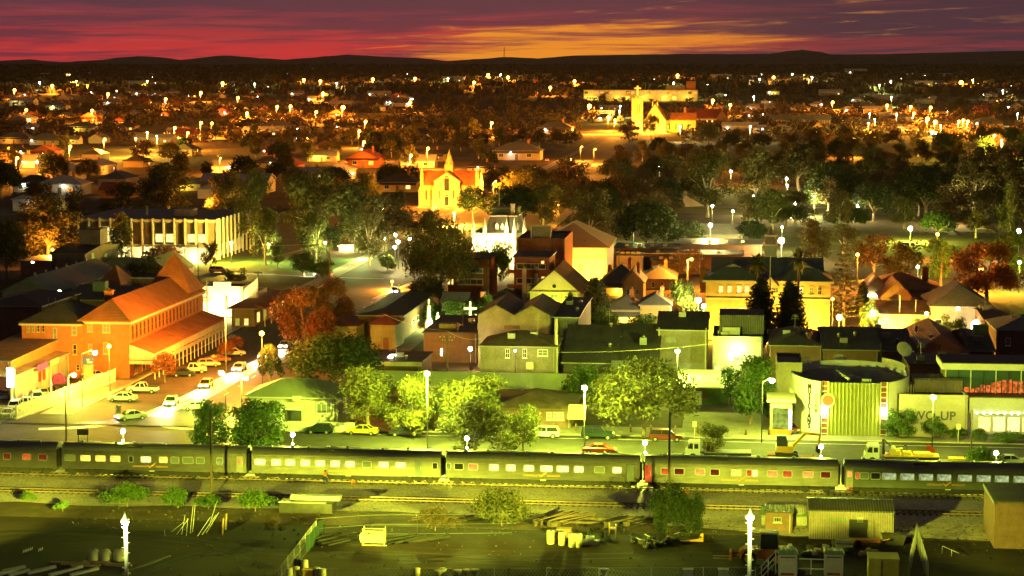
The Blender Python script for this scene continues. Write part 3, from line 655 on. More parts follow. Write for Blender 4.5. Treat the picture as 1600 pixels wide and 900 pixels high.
def make_tree(key, kind, mat, h, w, n, size, seed, bark='bark'):
    rnd = random.Random(seed); cl = []; r = w/2
    if kind == 'gum':      # open, irregular, separated clumps on visible limbs
        th = h*.34
        for i in range(20):
            a = rnd.uniform(0, 2*pi); q = rnd.random()**.6; z = rnd.uniform(.28, .95)
            q *= min(1, 1.5-z)
            cl.append((r*.85*q*cos(a), r*.85*q*sin(a), h*z, r*rnd.uniform(.26,.42), .85))
        cl.append((0,0,h*.72,r*.45,.9))
    elif kind == 'round':  # dense rounded head made of many knobs
        th = h*.24
        for i in range(26):
            a = i*2.39996; z = (i+.5)/26*1.35-.35; q = math.sqrt(max(0, 1-z*z)); zz = h*.52+z*h*.44
            cl.append((r*.78*q*cos(a)*rnd.uniform(.85,1.08), r*.78*q*sin(a)*rnd.uniform(.85,1.08), zz, r*rnd.uniform(.24,.36), .8))
        cl.append((0,0,h*.6,r*.55,.8))
    elif kind == 'tuft':   # street tree with bunched billowing clumps
        th = h*.33
        for i in range(20):
            a = i*2.39996+rnd.uniform(-.4,.4); z = rnd.uniform(.22,.93); q = rnd.uniform(.4,1.05)*min(1, 1.35-abs(z-.55)*1.3)
            cl.append((r*.74*q*cos(a), r*.74*q*sin(a), h*z*.95, r*rnd.uniform(.30,.44), .9))
    elif kind == 'cone':   # cypress
        th = h*.15
        for i in range(22):
            z = .08+.88*i/21; q = (1-z)**.42*(.7 if z < .15 else 1); a = i*2.4
            cl.append((r*.35*q*cos(a), r*.35*q*sin(a), h*z, max(.25, r*.95*q), 1.0))
    elif kind == 'weep':   # pepper tree, drooping curtains
        th = h*.35
        for i in range(20):
            a = i*2.39996; q = rnd.uniform(.3,1); z = .9-.5*q*rnd.uniform(.5,1.2)
            cl.append((r*.75*q*cos(a), r*.75*q*sin(a), h*z, r*rnd.uniform(.22,.34), 1.4))
    elif kind == 'pepper':
        th = h*.3
        for i in range(26):
            a = i*2.39996; z = rnd.uniform(.10,.88); q = rnd.uniform(.3,1)*(1 if z < .5 else 1.45-z)
            cl.append((r*.78*q*cos(a), r*.78*q*sin(a), h*z, r*rnd.uniform(.24,.36), 1.3))
    elif kind == 'bush':
        th = h*.2
        for i in range(12):
            a = i*2.4; q = rnd.uniform(.15,1)
            cl.append((r*.66*q*cos(a), r*.66*q*sin(a), h*(.26+.55*(1-q*.8)*rnd.uniform(.7,1.15)), r*rnd.uniform(.30,.46), .85*min(1.2, h/w*1.3)))
    crown = crown_mesh('crown', mat, cl, n, size, rnd, .5 if kind in ('weep','pepper') else .15)
    trunk = limb_mesh(max(.05, h*.032 if kind != 'bush' else .06), th, cl, rnd, bark, rnd.uniform(-.1,.1))
    TREES[key] = (crown, trunk, h, w)
def make_palm(key, h, seed):
    rnd = random.Random(seed); mb = MB(); cr = MB()
    for k in range(8): mb.tube((0,0,h*.86*k/8-.1), (0,0,h*.86*(k+1)/8), .30-.012*k, .27-.012*k, 8, False)
    v, f = [], []
    for i in range(46):
        a = rnd.uniform(0,2*pi); e0 = rnd.uniform(-1.1,1.2); L = rnd.uniform(1.5,2.3); p = Vector((0,0,h*.88)); d = Vector((cos(a)*cos(e0), sin(a)*cos(e0), sin(e0)))
        side = Vector((-sin(a), cos(a), 0)); o = len(v)
        for k in range(6):
            w = (.12,.35,.48,.42,.28,.03)[k]*.7; v += [tuple(p-side*w), tuple(p+side*w)]; p = p+d*L/5; d = (d+Vector((0,0,-.24))).normalized()
        for k in range(5): f.append((o+2*k,o+2*k+1,o+2*k+3,o+2*k+2))
    me = bpy.data.meshes.new('crown'); me.from_pydata(v, [], f); me.materials.append(MATS['leaf_olive']); me.update()
    TREES[key] = (me, mb.mesh('trunk', 'bark'), h, 4.0)
def make_norfolk(key, h, w, seed):
    rnd = random.Random(seed); v, f = [], []; mb = MB(); mb.tube((0,0,-.3),(0,0,h),.35,.04,8,False)
    for k in range(15):
        z = h*(.12+.85*k/15); L = w/2*(1-k/15.5)**.8
        for j in range(7):
            a = 2*pi*j/7+k*.5; d = Vector((cos(a), sin(a), .18)); q = Vector((0,0,z)); mb.tube(q, q+d*L, .06, .02, 4, False)
            for m in range(int(16*L/(w/2))+4):
                p = q+d*L*rnd.uniform(.2,1)+Vector((rnd.gauss(0,.16),rnd.gauss(0,.16),rnd.gauss(0,.1))); e = Vector((rnd.gauss(0,1),rnd.gauss(0,1),rnd.gauss(0,.5)+.4)).normalized()*.4; s = e.cross(d).normalized()*.12
                o = len(v); v += [tuple(p-e),tuple(p+s),tuple(p+e),tuple(p-s)]; f.append((o,o+1,o+2,o+3))
    me = bpy.data.meshes.new('crown'); me.from_pydata(v, [], f); me.materials.append(MATS['leaf_cypress']); me.update()
    TREES[key] = (me, mb.mesh('trunk', 'bark'), h, w)
for i in range(5): make_tree('gum%d' % i, 'gum', 'leaf_olive', 12, 11, 5200, .42, 20+i, 'pale_bark')
for i in range(3): make_tree('gumb%d' % i, 'gum', 'leaf_brown', 11, 10, 4200, .42, 30+i, 'pale_bark')
for i in range(4): make_tree('tuft%d' % i, 'tuft', 'leaf_yellow', 8, 7.5, 7000, .26, 40+i)
for i in range(2): make_tree('round%d' % i, 'round', 'leaf_olive', 9, 12, 8000, .32, 50+i)
make_tree('dark0', 'round', 'leaf_dark', 7, 11, 6500, .34, 61); make_tree('dark1', 'round', 'leaf_dark', 9, 9, 5000, .36, 62)
make_tree('fresh0', 'gum', 'leaf_fresh', 9, 8, 6000, .32, 71); make_tree('fresh1', 'tuft', 'leaf_fresh', 6, 5.5, 4000, .26, 72)
make_tree('russet0', 'tuft', 'leaf_russet', 9, 9, 6500, .34, 81); make_tree('russet1', 'round', 'leaf_russet', 4, 4, 2600, .22, 82)
make_tree('cypress0', 'cone', 'leaf_cypress', 11, 4.2, 9000, .36, 91); make_tree('cypress1', 'cone', 'leaf_cypress', 9, 4.6, 9000, .36, 92)
make_tree('weep0', 'pepper', 'leaf_dark', 7, 8, 9000, .26, 95); make_tree('weep1', 'weep', 'leaf_fresh', 7, 8, 4500, .3, 96)
for i in range(3): make_tree('bush%d' % i, 'bush', 'leaf_fresh', 2.6, 5, 3200, .17, 100+i)
make_tree('bushd', 'bush', 'leaf_brown', 2.4, 5, 2600, .17, 107); make_tree('bushg', 'bush', 'leaf_olive', 5, 6.5, 4200, .22, 105)
make_palm('palm', 13, 5); make_norfolk('norfolk', 18, 9, 6)
make_tree('far0', 'gum', 'leaf_olive', 11, 11, 1300, .8, 110, 'pale_bark'); make_tree('far1', 'round', 'leaf_dark', 9, 11, 1300, .85, 111)
make_tree('far2', 'gum', 'leaf_brown', 11, 10, 1300, .8, 112, 'pale_bark'); make_tree('far3', 'tuft', 'leaf_olive', 9, 9, 1200, .75, 113)
def tree(key, p, w, h, label, group=None, name='tree', cat='tree', rz=None):
    if key[:-1] in ('gum','gumb','tuft') and not key.startswith('far'): key = key[:-1]+str(R.randrange({'gum':5,'gumb':3,'tuft':4}[key[:-1]]))
    cr, tk, h0, w0 = TREES[key]
    t = thing(name, label, cat, p, R.uniform(0, 6.28) if rz is None else rz, group); t.scale = (w/w0*R.uniform(.92,1.12), w/w0*R.uniform(.92,1.12), h/h0)
    link('crown', cr, t); link('trunk' if not name.endswith('bush') and not name.endswith('shrub') else 'stem', tk, t); return t
def treepx(key, x0, x1, ytop, ybase, label, group=None, name='tree', cat='tree', wf=1.12):
    p = at((x0+x1)/2, ybase); w = (x1-x0)/ppm(p)*wf; h = zat(ytop, p.y)-p.z
    return tree(key, p, w, h, label, group, name, cat)
# ---------------------------------------------------------------- building kit
class Bd: pass
def roof_mb(rt, w, d, h, rh, ov, n=1, th=.16):
    mb = MB(); x0, x1, y0, y1 = -ov, w+ov, -ov, d+ov
    if rt == 'hip':
        if x1-x0 >= y1-y0: i = (y1-y0)/2*.96; a, b = (x0+i, (y0+y1)/2), (x1-i, (y0+y1)/2); 
        else: i = (x1-x0)/2*.96; a, b = ((x0+x1)/2, y0+i), ((x0+x1)/2, y1-i)
        E = [(x0,y0),(x1,y0),(x1,y1),(x0,y1)]
        pts = [(x,y,h) for x,y in E]+[(x,y,h+th) for x,y in E]+[(*a,h+rh),(*b,h+rh)]
        fs = [(0,3,2,1),(0,1,5,4),(1,2,6,5),(2,3,7,6),(3,0,4,7)]
        fs += [(4,5,9,8),(5,6,9),(6,7,8,9),(7,4,8)] if x1-x0 >= y1-y0 else [(4,5,8),(5,6,9,8),(6,7,9),(7,4,8,9)]
        mb.poly(pts, fs)
    elif rt == 'pyr':
        E = [(x0,y0),(x1,y0),(x1,y1),(x0,y1)]; mb.poly([(x,y,h) for x,y in E]+[((x0+x1)/2,(y0+y1)/2,h+rh)], [(0,3,2,1),(0,1,4),(1,2,4),(2,3,4),(3,0,4)])
    elif rt == 'gx':
        m = d/2; k = ov*rh/max(m,.1); mb.extx([(y0,h-k),(m,h+rh),(y1,h-k),(y1,h-k+th),(m,h+rh+th),(y0,h-k+th)], x0, x1)
    elif rt == 'gy':
        g = w/n; k = ov*rh/max(g/2,.1)
        for j in range(n):
            a, c, b = j*g, (j+.5)*g, (j+1)*g; la = ov if j == 0 else 0; lb = ov if j == n-1 else 0
            za = h-(k if j == 0 else 0); zb = h-(k if j == n-1 else 0)
            mb.ext([(a-la,za),(a-la,za+th),(c,h+rh+th),(b+lb,zb+th),(b+lb,zb),(c,h+rh)], y0, y1)
    elif rt == 'sk':   # front low, back high
        mb.extx([(y0,h),(y1,h+rh),(y1,h+rh+th),(y0,h+th)], x0, x1)
    elif rt == 'flat':
        mb.box(x0,y0,h,x1,y1,h+max(.12,rh))
    elif rt == 'par':  # flat deck behind a parapet
        mb.box(.25,.25,h-.6,w-.25,d-.25,h-.5)
    return mb
def wall_mb(rt, w, d, h, rh, n=1):
    mb = MB()
    if rt == 'gx': mb.extx([(0,0),(0,h),(d/2,h+rh),(d,h),(d,0)], 0, w)
    elif rt == 'gy':
        g = w/n; pts = [(0,0),(w,0),(w,h)]
        for j in range(n-1,-1,-1): pts += [((j+.5)*g,h+rh),(j*g,h)]
        mb.ext(pts, 0, d)
    elif rt == 'sk': mb.extx([(0,0),(0,h),(d,h+rh),(d,0)], 0, w)
    elif rt == 'par':
        mb.box(0,0,0,w,d,h-.6); 
        for a in ((0,0,w,.25),(0,d-.25,w,d),(0,.25,.25,d-.25),(w-.25,.25,w,d-.25)): mb.box(a[0],a[1],h-.6,a[2],a[3],h)
    else: mb.box(0,0,0,w,d,h)
    return mb
def span(p, xr, ex=None):
    ex = ex or EX; w = 5.0
    for _ in range(12):
        w += (xr-proj(p+ex*w)[0])/ppm(p+ex*w)/max(.3, ex.x)
    return w
def B(name, label, cat, xl, xr, py, d, pe, wall, roof='dark_iron_roof', rt='hip', pr=None, ov=.4, n=1, group=None, rh=None, z0=None):
    b = Bd(); p = at(xl, py); b.p = p; b.w = span(p, xr); b.d = d; b.h = zat(pe, p.y)-p.z
    if rh is None:
        yr = p.y+(d/2 if rt in ('hip','gx','pyr') else (d if rt == 'sk' else 0)); rh = max(.15, zat(pr, yr)-p.z-b.h) if pr else .2
    b.rh = rh; b.t = thing(name, label, cat, p, None, group)
    wall_mb(rt, b.w, d, b.h, rh, n).build('wall', wall, b.t)
    if rt in ('hip','gx','sk') and py < 660:
        k = 0 if rt == 'hip' else ov*rh/max(d/2, .1) if rt == 'gx' else 0
        m = MB().box(-ov, -ov-.13, b.h-k-.02, b.w+ov, -ov-.002, b.h-k+.13); m.build('gutter', 'grey_steel', b.t)
    if rt != 'pyr': MB().box(b.w-.35, -.14, 0, b.w-.23, -.01, b.h-.1).box(b.w-.35,-.5,b.h-.3,b.w-.23,-.14,b.h-.2).build('downpipe', 'grey_steel', b.t)
    b.roof = roof_mb(rt, b.w, d, b.h if rt not in ('flat',) else b.h, rh, ov, n).build('roof', roof, b.t); return b
def fpx(b, px, py, off=0):
    d = rayd(px, py); q = b.p+EY*off; t = (q-CAM).dot(EY)/d.dot(EY); q = CAM+d*t-b.p; return q.dot(EX), q.z
def spx(b, px, py, right=True):
    d = rayd(px, py); q = b.p+EX*(b.w if right else 0); t = (q-CAM).dot(EX)/d.dot(EX); q = CAM+d*t-b.p; return q.dot(EY), q.z
WM = {}
def wmesh(w, h, pane, frame, nx, nz, arch):
    k = (round(w,1), round(h,1), pane, frame, nx, nz, arch)
    if k in WM: return WM[k]
    w, h = k[0], k[1]; f = MB(); t = min(.14, w*.13); e = .07
    f.box(-w/2,-e,-h/2,-w/2+t,.02,h/2); f.box(w/2-t,-e,-h/2,w/2,.02,h/2); f.box(-w/2+t,-e,-h/2,w/2-t,.02,-h/2+t); f.box(-w/2+t,-e,h/2-t,w/2-t,.02,h/2)
    f.box(-w/2-.08,-e-.09,-h/2-.12,w/2+.08,.02,-h/2)
    for i in range(1, nx): x = -w/2+w*i/nx; f.box(x-.035,-e+.01,-h/2+t,x+.035,.01,h/2-t)
    for i in range(1, nz): z = -h/2+h*i/nz; f.box(-w/2+t,-e+.015,z-.035,w/2-t,.005,z+.035)
    if arch:
        r = w/2; a = [(r*cos(pi*i/8), h/2+r*.8*sin(pi*i/8)) for i in range(9)]; q = [(x*.8, h/2+(z-h/2)*.8) for x,z in a]
        for i in range(8): f.poly([(a[i][0],-e,a[i][1]),(a[i+1][0],-e,a[i+1][1]),(q[i+1][0],-e,q[i+1][1]),(q[i][0],-e,q[i][1]),(a[i][0],.02,a[i][1]),(a[i+1][0],.02,a[i+1][1])], [(0,1,2,3),(0,4,5,1)])
    g = MB(); pts = [(-w/2+t*.5,-.02,-h/2+t*.5),(w/2-t*.5,-.02,-h/2+t*.5),(w/2-t*.5,-.02,h/2)]
    if arch: pts += [(x*.9,-.02,z-.03) for x,z in a[1:-1]]
    pts += [(-w/2+t*.5,-.02,h/2)]
    g.poly(pts, [tuple(range(len(pts)))])
    WM[k] = (f.mesh('window', frame), g.mesh('pane', pane)); return WM[k]
def window(b, u, z, w, h, pane='dark_glass', frame='white_trim', face='f', nx=2, nz=2, arch=False, name='window'):
    a, c = wmesh(w, h, pane, frame, nx, nz, arch)
    loc, rz = ((u,0,z),0) if face == 'f' else ((b.w,u,z),pi/2) if face == 'r' else ((0,u,z),-pi/2)
    o = link(name, a, b.t, loc); o.rotation_euler = (0,0,rz); link('pane', c, o); return o
def W(b, items, pane='dark_glass', frame='white_trim', face='f', nx=2, nz=2, arch=False, name='window'):
    for it in items:
        cx, cy, wp, hp = it[:4]; pn = it[4] if len(it) > 4 else pane
        if face == 'f': u, z = fpx(b, cx, cy); s = ppm(b.p+EX*u); w = wp/s
        else:
            u, z = spx(b, cx, cy, face == 'r'); s = ppm(b.p+EY*u); w = abs(spx(b, cx+wp/2, cy, face == 'r')[0]-spx(b, cx-wp/2, cy, face == 'r')[0])
        window(b, u, z, max(.35, w), max(.4, hp/s), pn, frame, face, nx, nz, arch, name)
def part(b, name, mb, mat, loc=None): return mb.build(name, mat, b.t if isinstance(b, Bd) else b, loc)
def chimney(b, x, y, z0, z1, s=.55, mat='red_brick'):
    m = MB().box(x-s/2,y-s/2,z0,x+s/2,y+s/2,z1).box(x-s/2-.08,y-s/2-.08,z1-.25,x+s/2+.08,y+s/2+.08,z1-.08)
    for k in (-.12,.12): m.tube((x+k,y,z1),(x+k,y,z1+.35),.1,n=6)
    return part(b, 'chimney', m, mat)
def text(parent, body, size, mat, loc, rot=(pi/2,0,0), ext=.02, sp=1.0, name='lettering'):
    cu = bpy.data.curves.new(name, 'FONT'); cu.body = body; cu.size = size; cu.extrude = ext; cu.offset = size*.022; cu.align_x = 'CENTER'; cu.align_y = 'CENTER'; cu.space_character = sp
    tmp = bpy.data.objects.new('t', cu); C.objects.link(tmp); dg = bpy.context.evaluated_depsgraph_get(); dg.update()
    me = bpy.data.meshes.new_from_object(tmp.evaluated_get(dg)); bpy.data.objects.remove(tmp); me.materials.clear(); me.materials.append(MATS[mat])
    o = link(name, me, parent, loc); o.rotation_euler = rot; return o
def ground_light(px, py, col, power, up=.6, rad=.2, dx=0, dy=0): pass

# ---------------------------------------------------------------- Crystal road frontage
b = B('fibro_house', 'pale boarded house with green hipped iron roof and small porch awning', 'house', 388, 528, 670, 9, 620, 'cream_board', pm('lime_iron_roof', (.38,.43,.22), .55, .12, .4, rib=('X',.3), bump=.5), 'hip', 589, .6)
part(b, 'gutter', MB().box(-.68,-.72,b.h-.02,b.w+.68,-.60,b.h+.14), 'white_trim')
W(b, [(506,638,24,16)], 'window_grey', nx=3, nz=1); u, z = fpx(b, 459, 641)
part(b, 'door', MB().box(u-1.3,-.05,0,u+1.3,.02,z+.3), 'dull_band'); part(b, 'porch_awning', MB().extx([(-1.5,z+.25),(-1.5,z+.42),(0,z+.95),(0,z+.78)], u-1.6, u+1.6), 'white_trim')
for k in (-1.5,1.5): part(b, 'porch_post', MB().box(u+k-.06,-1.45,0,u+k+.06,-1.33,z+.25), 'white_trim')
u, z = fpx(b, 465, 622); s = part(b, 'sign_board', MB().box(u-.62,-.62,z-.35,u+.62,-.52,z+.4), 'white_trim'); part(s, 'sign_panel', MB().box(u-.5,-.64,z-.05,u+.5,-.621,z+.25), 'grey_iron_roof')
b = B('street_house', 'low brick house with brown hipped roof and yellow awning behind the street trees', 'house', 772, 892, 668, 12, 638, 'brown_brick', 'brown_tile_roof', 'hip', 606, .6)
W(b, [(858,650,8,12),(868,650,8,12),(877,650,8,12)], 'window_grey', nx=1); u, z = fpx(b, 893, 648)
part(b, 'awning', MB().extx([(-2.6,z-.2),(-2.6,z-.1),(0,z+1.5),(0,z+1.4)], u-.4, u+2.2), 'cream_paint')
b = B('neighbour_house', 'house with a low green gabled roof between the street trees', 'house', 640, 762, 668, 11, 640, 'olive_render', 'green_iron_roof', 'gx', 612, .5)
W(b, [(665,652,12,10),(700,652,12,10)], 'window_grey', nx=2)
b = B('long_shed', 'very long low shed with bright green iron roof behind the street trees', 'shed', 574, 1046, 618, 8, 601, 'brown_brick', pm('lime_iron_roof', (.34,.40,.22), .55, .12, .4, rib=('X',.3), bump=.5), 'gx', 580, .5)
W(b, [(x,606,10,4) for x in (775,820,880,1020)], 'dark_glass', nx=1, nz=1)
b = B('carport', 'open garage with broad pale flat-pitched roof at the head of the driveway', 'garage', 1060, 1142, 632, 16, 605, 'brown_brick', 'pale_iron_roof', 'sk', 582, .6)
u, z = fpx(b, 1118, 619); part(b, 'garage_door', MB().box(u-2.2,-.05,0,u+2.2,.02,z+1.2), pm('drab_green', (.06,.10,.05), .6, .15, 1)); u, z = fpx(b, 1092, 617); part(b, 'door', MB().box(u-.5,-.05,0,u+.5,.02,2.1), 'white_trim')
u, z = fpx(b, 1101, 618); part(b, 'notice', MB().box(u-.25,-.06,1.1,u+.25,-.0,1.7), 'red_paint')
t = thing('picket_fence', 'white picket fence glowing in front of the boarded house', 'fence', at(430, 674)); L = span(at(430,674), 553)
mb = MB(); mb.box(0,-.02,.35,L,.03,.45).box(0,-.02,1.2,L,.03,1.3); mb.build('fence_rail', 'white_trim', t)
mb = MB(); x = 0
while x < L: mb.box(x,-.05,.05,x+.16,-.02,1.55); x += .21
mb.build('picket_panel', 'white_trim', t)
for k in range(10):
    px = (766,795,829,865,900,985,1017,1055,1090,1130,)[k] if k < 10 else 0
    p = at(px, 672+(px-766)*.02); t = thing('bollard', 'squat orange-brown timber bollard along the far footpath', 'bollard', p, None, 'timber bollards lining the far footpath'); MB().lathe([(.16,0),(.16,1.05),(.10,1.2)], 8).build('post', 'weathered_wood', t)
for px in (1165, 1202): t = thing('bollard', 'squat orange-brown timber bollard along the far footpath', 'bollard', at(px, 681), None, 'timber bollards lining the far footpath'); MB().lathe([(.16,0),(.16,1.05),(.10,1.2)], 8).build('post', 'weathered_wood', t)

# round club
p = at(1237, 682); p = p+EY*9; rx = span(p, 1420)/2; ry = 12.0; c = p+EX*rx+EY*1.5
t = thing('round_club', 'drum-shaped white club with dark roof and ribbed green-gold front panel', 'club building', c)
zt = zat(603, c.y-ry)+.2; NP = 72
uL_, uR_ = -rx*.52, rx*.56; yf = -ry*.80
def ell(a, k=1.0): return (rx*k*cos(a), ry*k*sin(a))
a0, a1 = math.atan2(yf/ry, uR_/rx), math.atan2(yf/ry, uL_/rx)+2*pi
ring = [ell(a0+(a1-a0)*i/NP) for i in range(NP+1)]; inr = [ell(a0+(a1-a0)*i/NP, .965) for i in range(NP+1)]
wl = MB()
def arcwall(mb, i0, i1, z0, z1):
    for i in range(i0, i1):
        a, b2, cc, d2 = ring[i], ring[i+1], inr[i+1], inr[i]
        mb.poly([(*a,z0),(*b2,z0),(*cc,z0),(*d2,z0),(*a,z1),(*b2,z1),(*cc,z1),(*d2,z1)], [(0,1,5,4),(2,3,7,6),(4,5,6,7)])
arcwall(wl, 0, NP, 0, zt)
wl.build('wall', 'white_render', t)
for (i0, i1, hh) in ((16, 26, .8), (46, 54, .7)): w2 = MB(); arcwall(w2, i0, i1, zt+.001, zt+hh); w2.build('parapet', 'cream_render', t)
rf = MB(); zr = zt-1.1; pts = [(x*.97,y*.97,zr) for x,y in inr]; cx0 = (0,0,zr+.9); o = [tuple(q) for q in pts]; rf.poly(o+[cx0], [(i,i+1,len(o)) for i in range(NP)]+[(NP,0,len(o))]); rf.build('roof', 'slate_roof', t)
pf = MB(); pf.box(uL_+1.0,yf-.1,0,uR_-1.0,yf+.3,zt-.15); pf.build('front_panel', pm('panel_green', (.30,.31,.10), .6, .1, .6), t)
nr = 14; 
for i in range(nr+1):
    x = uL_+1.0+(uR_-uL_-2.0)*i/nr; MB().box(x-.05,yf-.28,0,x+.05,yf-.1,zt-.1).build('fin', pm('fin_green', (.36,.37,.16), .6, .1, .6), t)
for x in (uL_+.5, uR_-.5):
    m = MB().box(x-.5,yf-.05,0,x-.38,yf+.1,zt).box(x+.38,yf-.05,0,x+.5,yf+.1,zt)
    k = .3
    while k < zt-.2: m.box(x-.38,yf-.03,k,x+.38,yf+.08,k+.1); k += .75
    m.build('lattice', 'white_trim', t); MB().box(x-.38,yf+.12,0,x+.38,yf+.28,zt).build('lattice_backing', 'rust_brick', t)
    MB().lathe([(.1,0),(.33,.15),(.36,.8),(.2,1.05)], 10, (x, yf-.45, zt*.40)).build('wall_lantern', 'globe_white', t); light(t, (x, yf-.95, zt*.40+.4), LC['lime'], 220)
MB().tube((uL_+.9,yf-.4,zt*.66),(uL_+.9,yf-.25,zt*.66),1.0,n=20).build('round_sign', 'cream_paint', t); MB().tube((uL_+.9,yf-.43,zt*.66),(uL_+.9,yf-.405,zt*.66),.75,n=20).build('sign_disc', 'rust_brick', t)
MB().box(uR_-3.4,yf+2,zr+.2,uR_-2.1,yf+3,zr+1.2).build('roof_box', 'grey_iron_roof', t)
m = MB()
for k in range(7): m.ball((-1.6+k*.17, 3.5-k*.9*2.0, zr+.55+.1*k), .28, 8, 5)
m.build('roof_vent', 'galvanised', t)
def wrap_letter(s, ang, z, size, mat):
    x, y = rx*cos(ang), ry*sin(ang); nx, ny = cos(ang)/rx, sin(ang)/ry; l = hypot(nx, ny); nx, ny = nx/l, ny/l
    text(t, s, size, mat, (x+nx*.12, y+ny*.12, z), (pi/2, 0, math.atan2(nx, -ny)), .05)
aL = math.atan2(yf/ry, uL_/rx)
for i, ch in enumerate('MUSICIANS'): wrap_letter(ch, aL-.20, zt-.95-i*.70, 1.0, 'black_paint')
for i, ch in enumerate('CLUB'): wrap_letter(ch, aL-.06, zt-2.1-i*.7, .75, 'dull_band')
for k in range(5):
    an = aL-.62-k*.10; x, y = rx*1.003*cos(an), ry*1.003*sin(an); MB().cbox((x,y,zt-2.9),(.22,.22,1.1)).build('wall_slot', 'white_trim', t)
for (px, py, lab) in ((1313, 566, 'pale satellite dish on the left part of the dark roofs behind the round club'), (1387, 547, 'pale satellite dish tilted on the dark roof right of the first dish')):
    q = at(px, py, 7.0)+Vector((0,0,7.0)); q = Vector((q.x, c.y+15, zat(py, c.y+15))); d = thing('satellite_dish', lab, 'satellite dish', (q.x, q.y, 0))
    prof = [(0,0),(.5,.06),(.95,.2),(1.25,.4),(1.2,.42)]; m = MB().lathe(prof, 16); o = m.build('dish', 'cream_paint', d, (0,0,q.z)); o.rotation_euler = (radians(50), radians(35), 0)
    MB().tube((0,.3,0),(0,.3,q.z-.1),.12,n=6).build('mast', 'grey_steel', d); MB().tube((0,-.1,q.z+.1),(.5,-.7,q.z+.9),.03,n=5).build('feed_arm', 'grey_steel', d)
# porch of the club, side annex, two-up wall, glazed dining room
b = B('club_porch', 'small flat porch with an orange counter beside the round club', 'porch', 1203, 1237, 680, 5, 628, 'cream_render', 'cream_render', 'flat', None, .5, rh=.5)
b.t.children[0].hide_render = False
u, z = fpx(b, 1219, 653); part(b, 'opening', MB().box(u-1.1,-.06,.9,u+1.2,.01,3.9), 'glow_lime'); part(b, 'counter', MB().box(u-1.3,-.5,.1,u+1.5,-.07,.9), 'orange_paint'); part(b, 'side_light', MB().box(u+1.2,-.3,1.0,u+1.5,-.07,3.6), 'globe_soft')
b = B('club_annex', 'plain pale block behind the left side of the round club', 'annex', 1213, 1252, 662, 10, 566, 'olive_render', 'grey_iron_roof', 'par', None)
b = B('two_up_wall', 'yellow lit low building with dark lettering right of the round club', 'club wing', 1404, 1511, 683, 12, 617, 'cream_render', 'dark_iron_roof', 'par', None)
u, z = fpx(b, 1453, 650); text(b.t, 'TWO-UP', 1.7, 'dull_band', (u, -.03, z), sp=1.05); part(b, 'string_course', MB().box(-.05,-.06,b.h-2.1,b.w+.02,-.0,b.h-1.95), 'cream_paint'); part(b, 'parapet_cap', MB().box(-.06,-.08,b.h,b.w,.3,b.h+.12), 'cream_paint')
for k in range(6): part(b, 'roof_rail', MB().box(.4+k*.35,3,b.h-.5,.48+k*.35,3.08,b.h+1.0), 'cream_paint')
part(b, 'roof_store', MB().box(2.5,5,b.h-.5,9.2,9,b.h+1.4), 'brown_zinc_wall'); part(b, 'roof_store_top', MB().box(2.3,4.8,b.h+1.4,9.4,9.2,b.h+1.7), 'dark_iron_roof')
b = B('glass_restaurant', 'white fronted restaurant with lit shop windows and glazed upper room', 'restaurant', 1512, 1660, 681, 16, 643, 'white_render', 'white_render', 'flat', None, .1, rh=.3)
part(b, 'canopy_fascia', MB().box(-.05,-1.4,b.h-.0,b.w,-.1,b.h+2.2), 'white_render')
u0, z = fpx(b, 1520, 660); 
for k in range(7):
    u = u0+1.6+k*2.0; window(b, u, 1.75, 1.9, 2.3, 'glow_white' if k % 3 else 'glow_warm', 'white_trim', 'f', 1, 1)
part(b, 'roof_deck', MB().box(0,-.1,b.h+.31,b.w,16,b.h+2.0), 'dark_iron_roof')
x0 = fpx(b, 1482, 600)[0]; zb = b.h+2.0; zt2 = zat(577, b.p.y+4)-b.p.z
part(b, 'upper_back_wall', MB().box(x0,9.8,zb,b.w,10,zt2), 'brown_brick'); part(b, 'upper_side_wall', MB().box(x0-.2,3.9,zb,x0,10,zt2), 'brown_zinc_wall')
pm('tint_glass', (.05,.10,.08), .08, .1, 1, spec=.6, bump=0, transl=.0)
for k in range(12):
    x = x0+k*1.75; part(b, 'mullion', MB().box(x-.07,3.9,zb,x+.07,4.1,zt2), 'white_trim' if k % 2 == 0 else 'dark_steel')
    part(b, 'upper_pane', MB().box(x+.07,4.0,zb+.1,x+1.68,4.03,zt2), 'tint_glass')
rr = random.Random(8)
m = MB()
for k in range(26): x = x0+.4+k*.75; hgt_ = .45+1.3*math.exp(-((x-x0-8.5)/3.0)**2)+rr.uniform(0,.35); m.box(x,3.9,zb+.1,x+.6,3.98,zb+.1+hgt_)
part(b, 'red_strips', m, em('red_strip_glow', (1,.22,.04), .42, .6, 2.5))  # stepped red strips with their own glow, just before the upper panes
part(b, 'upper_roof', MB().box(x0-.6,3.4,zt2,b.w,12,zt2+.9), 'white_render'); part(b, 'upper_roof_deck', MB().box(x0-.5,3.5,zt2+.901,b.w,12.2,zt2+1.0), 'dark_iron_roof')
for k in range(12): part(b, 'festoon_bulb', MB().ball((1.0+k*.95,-1.5,b.h+.05),.1,6,4), 'globe_white')
p0 = at(1440, 684)
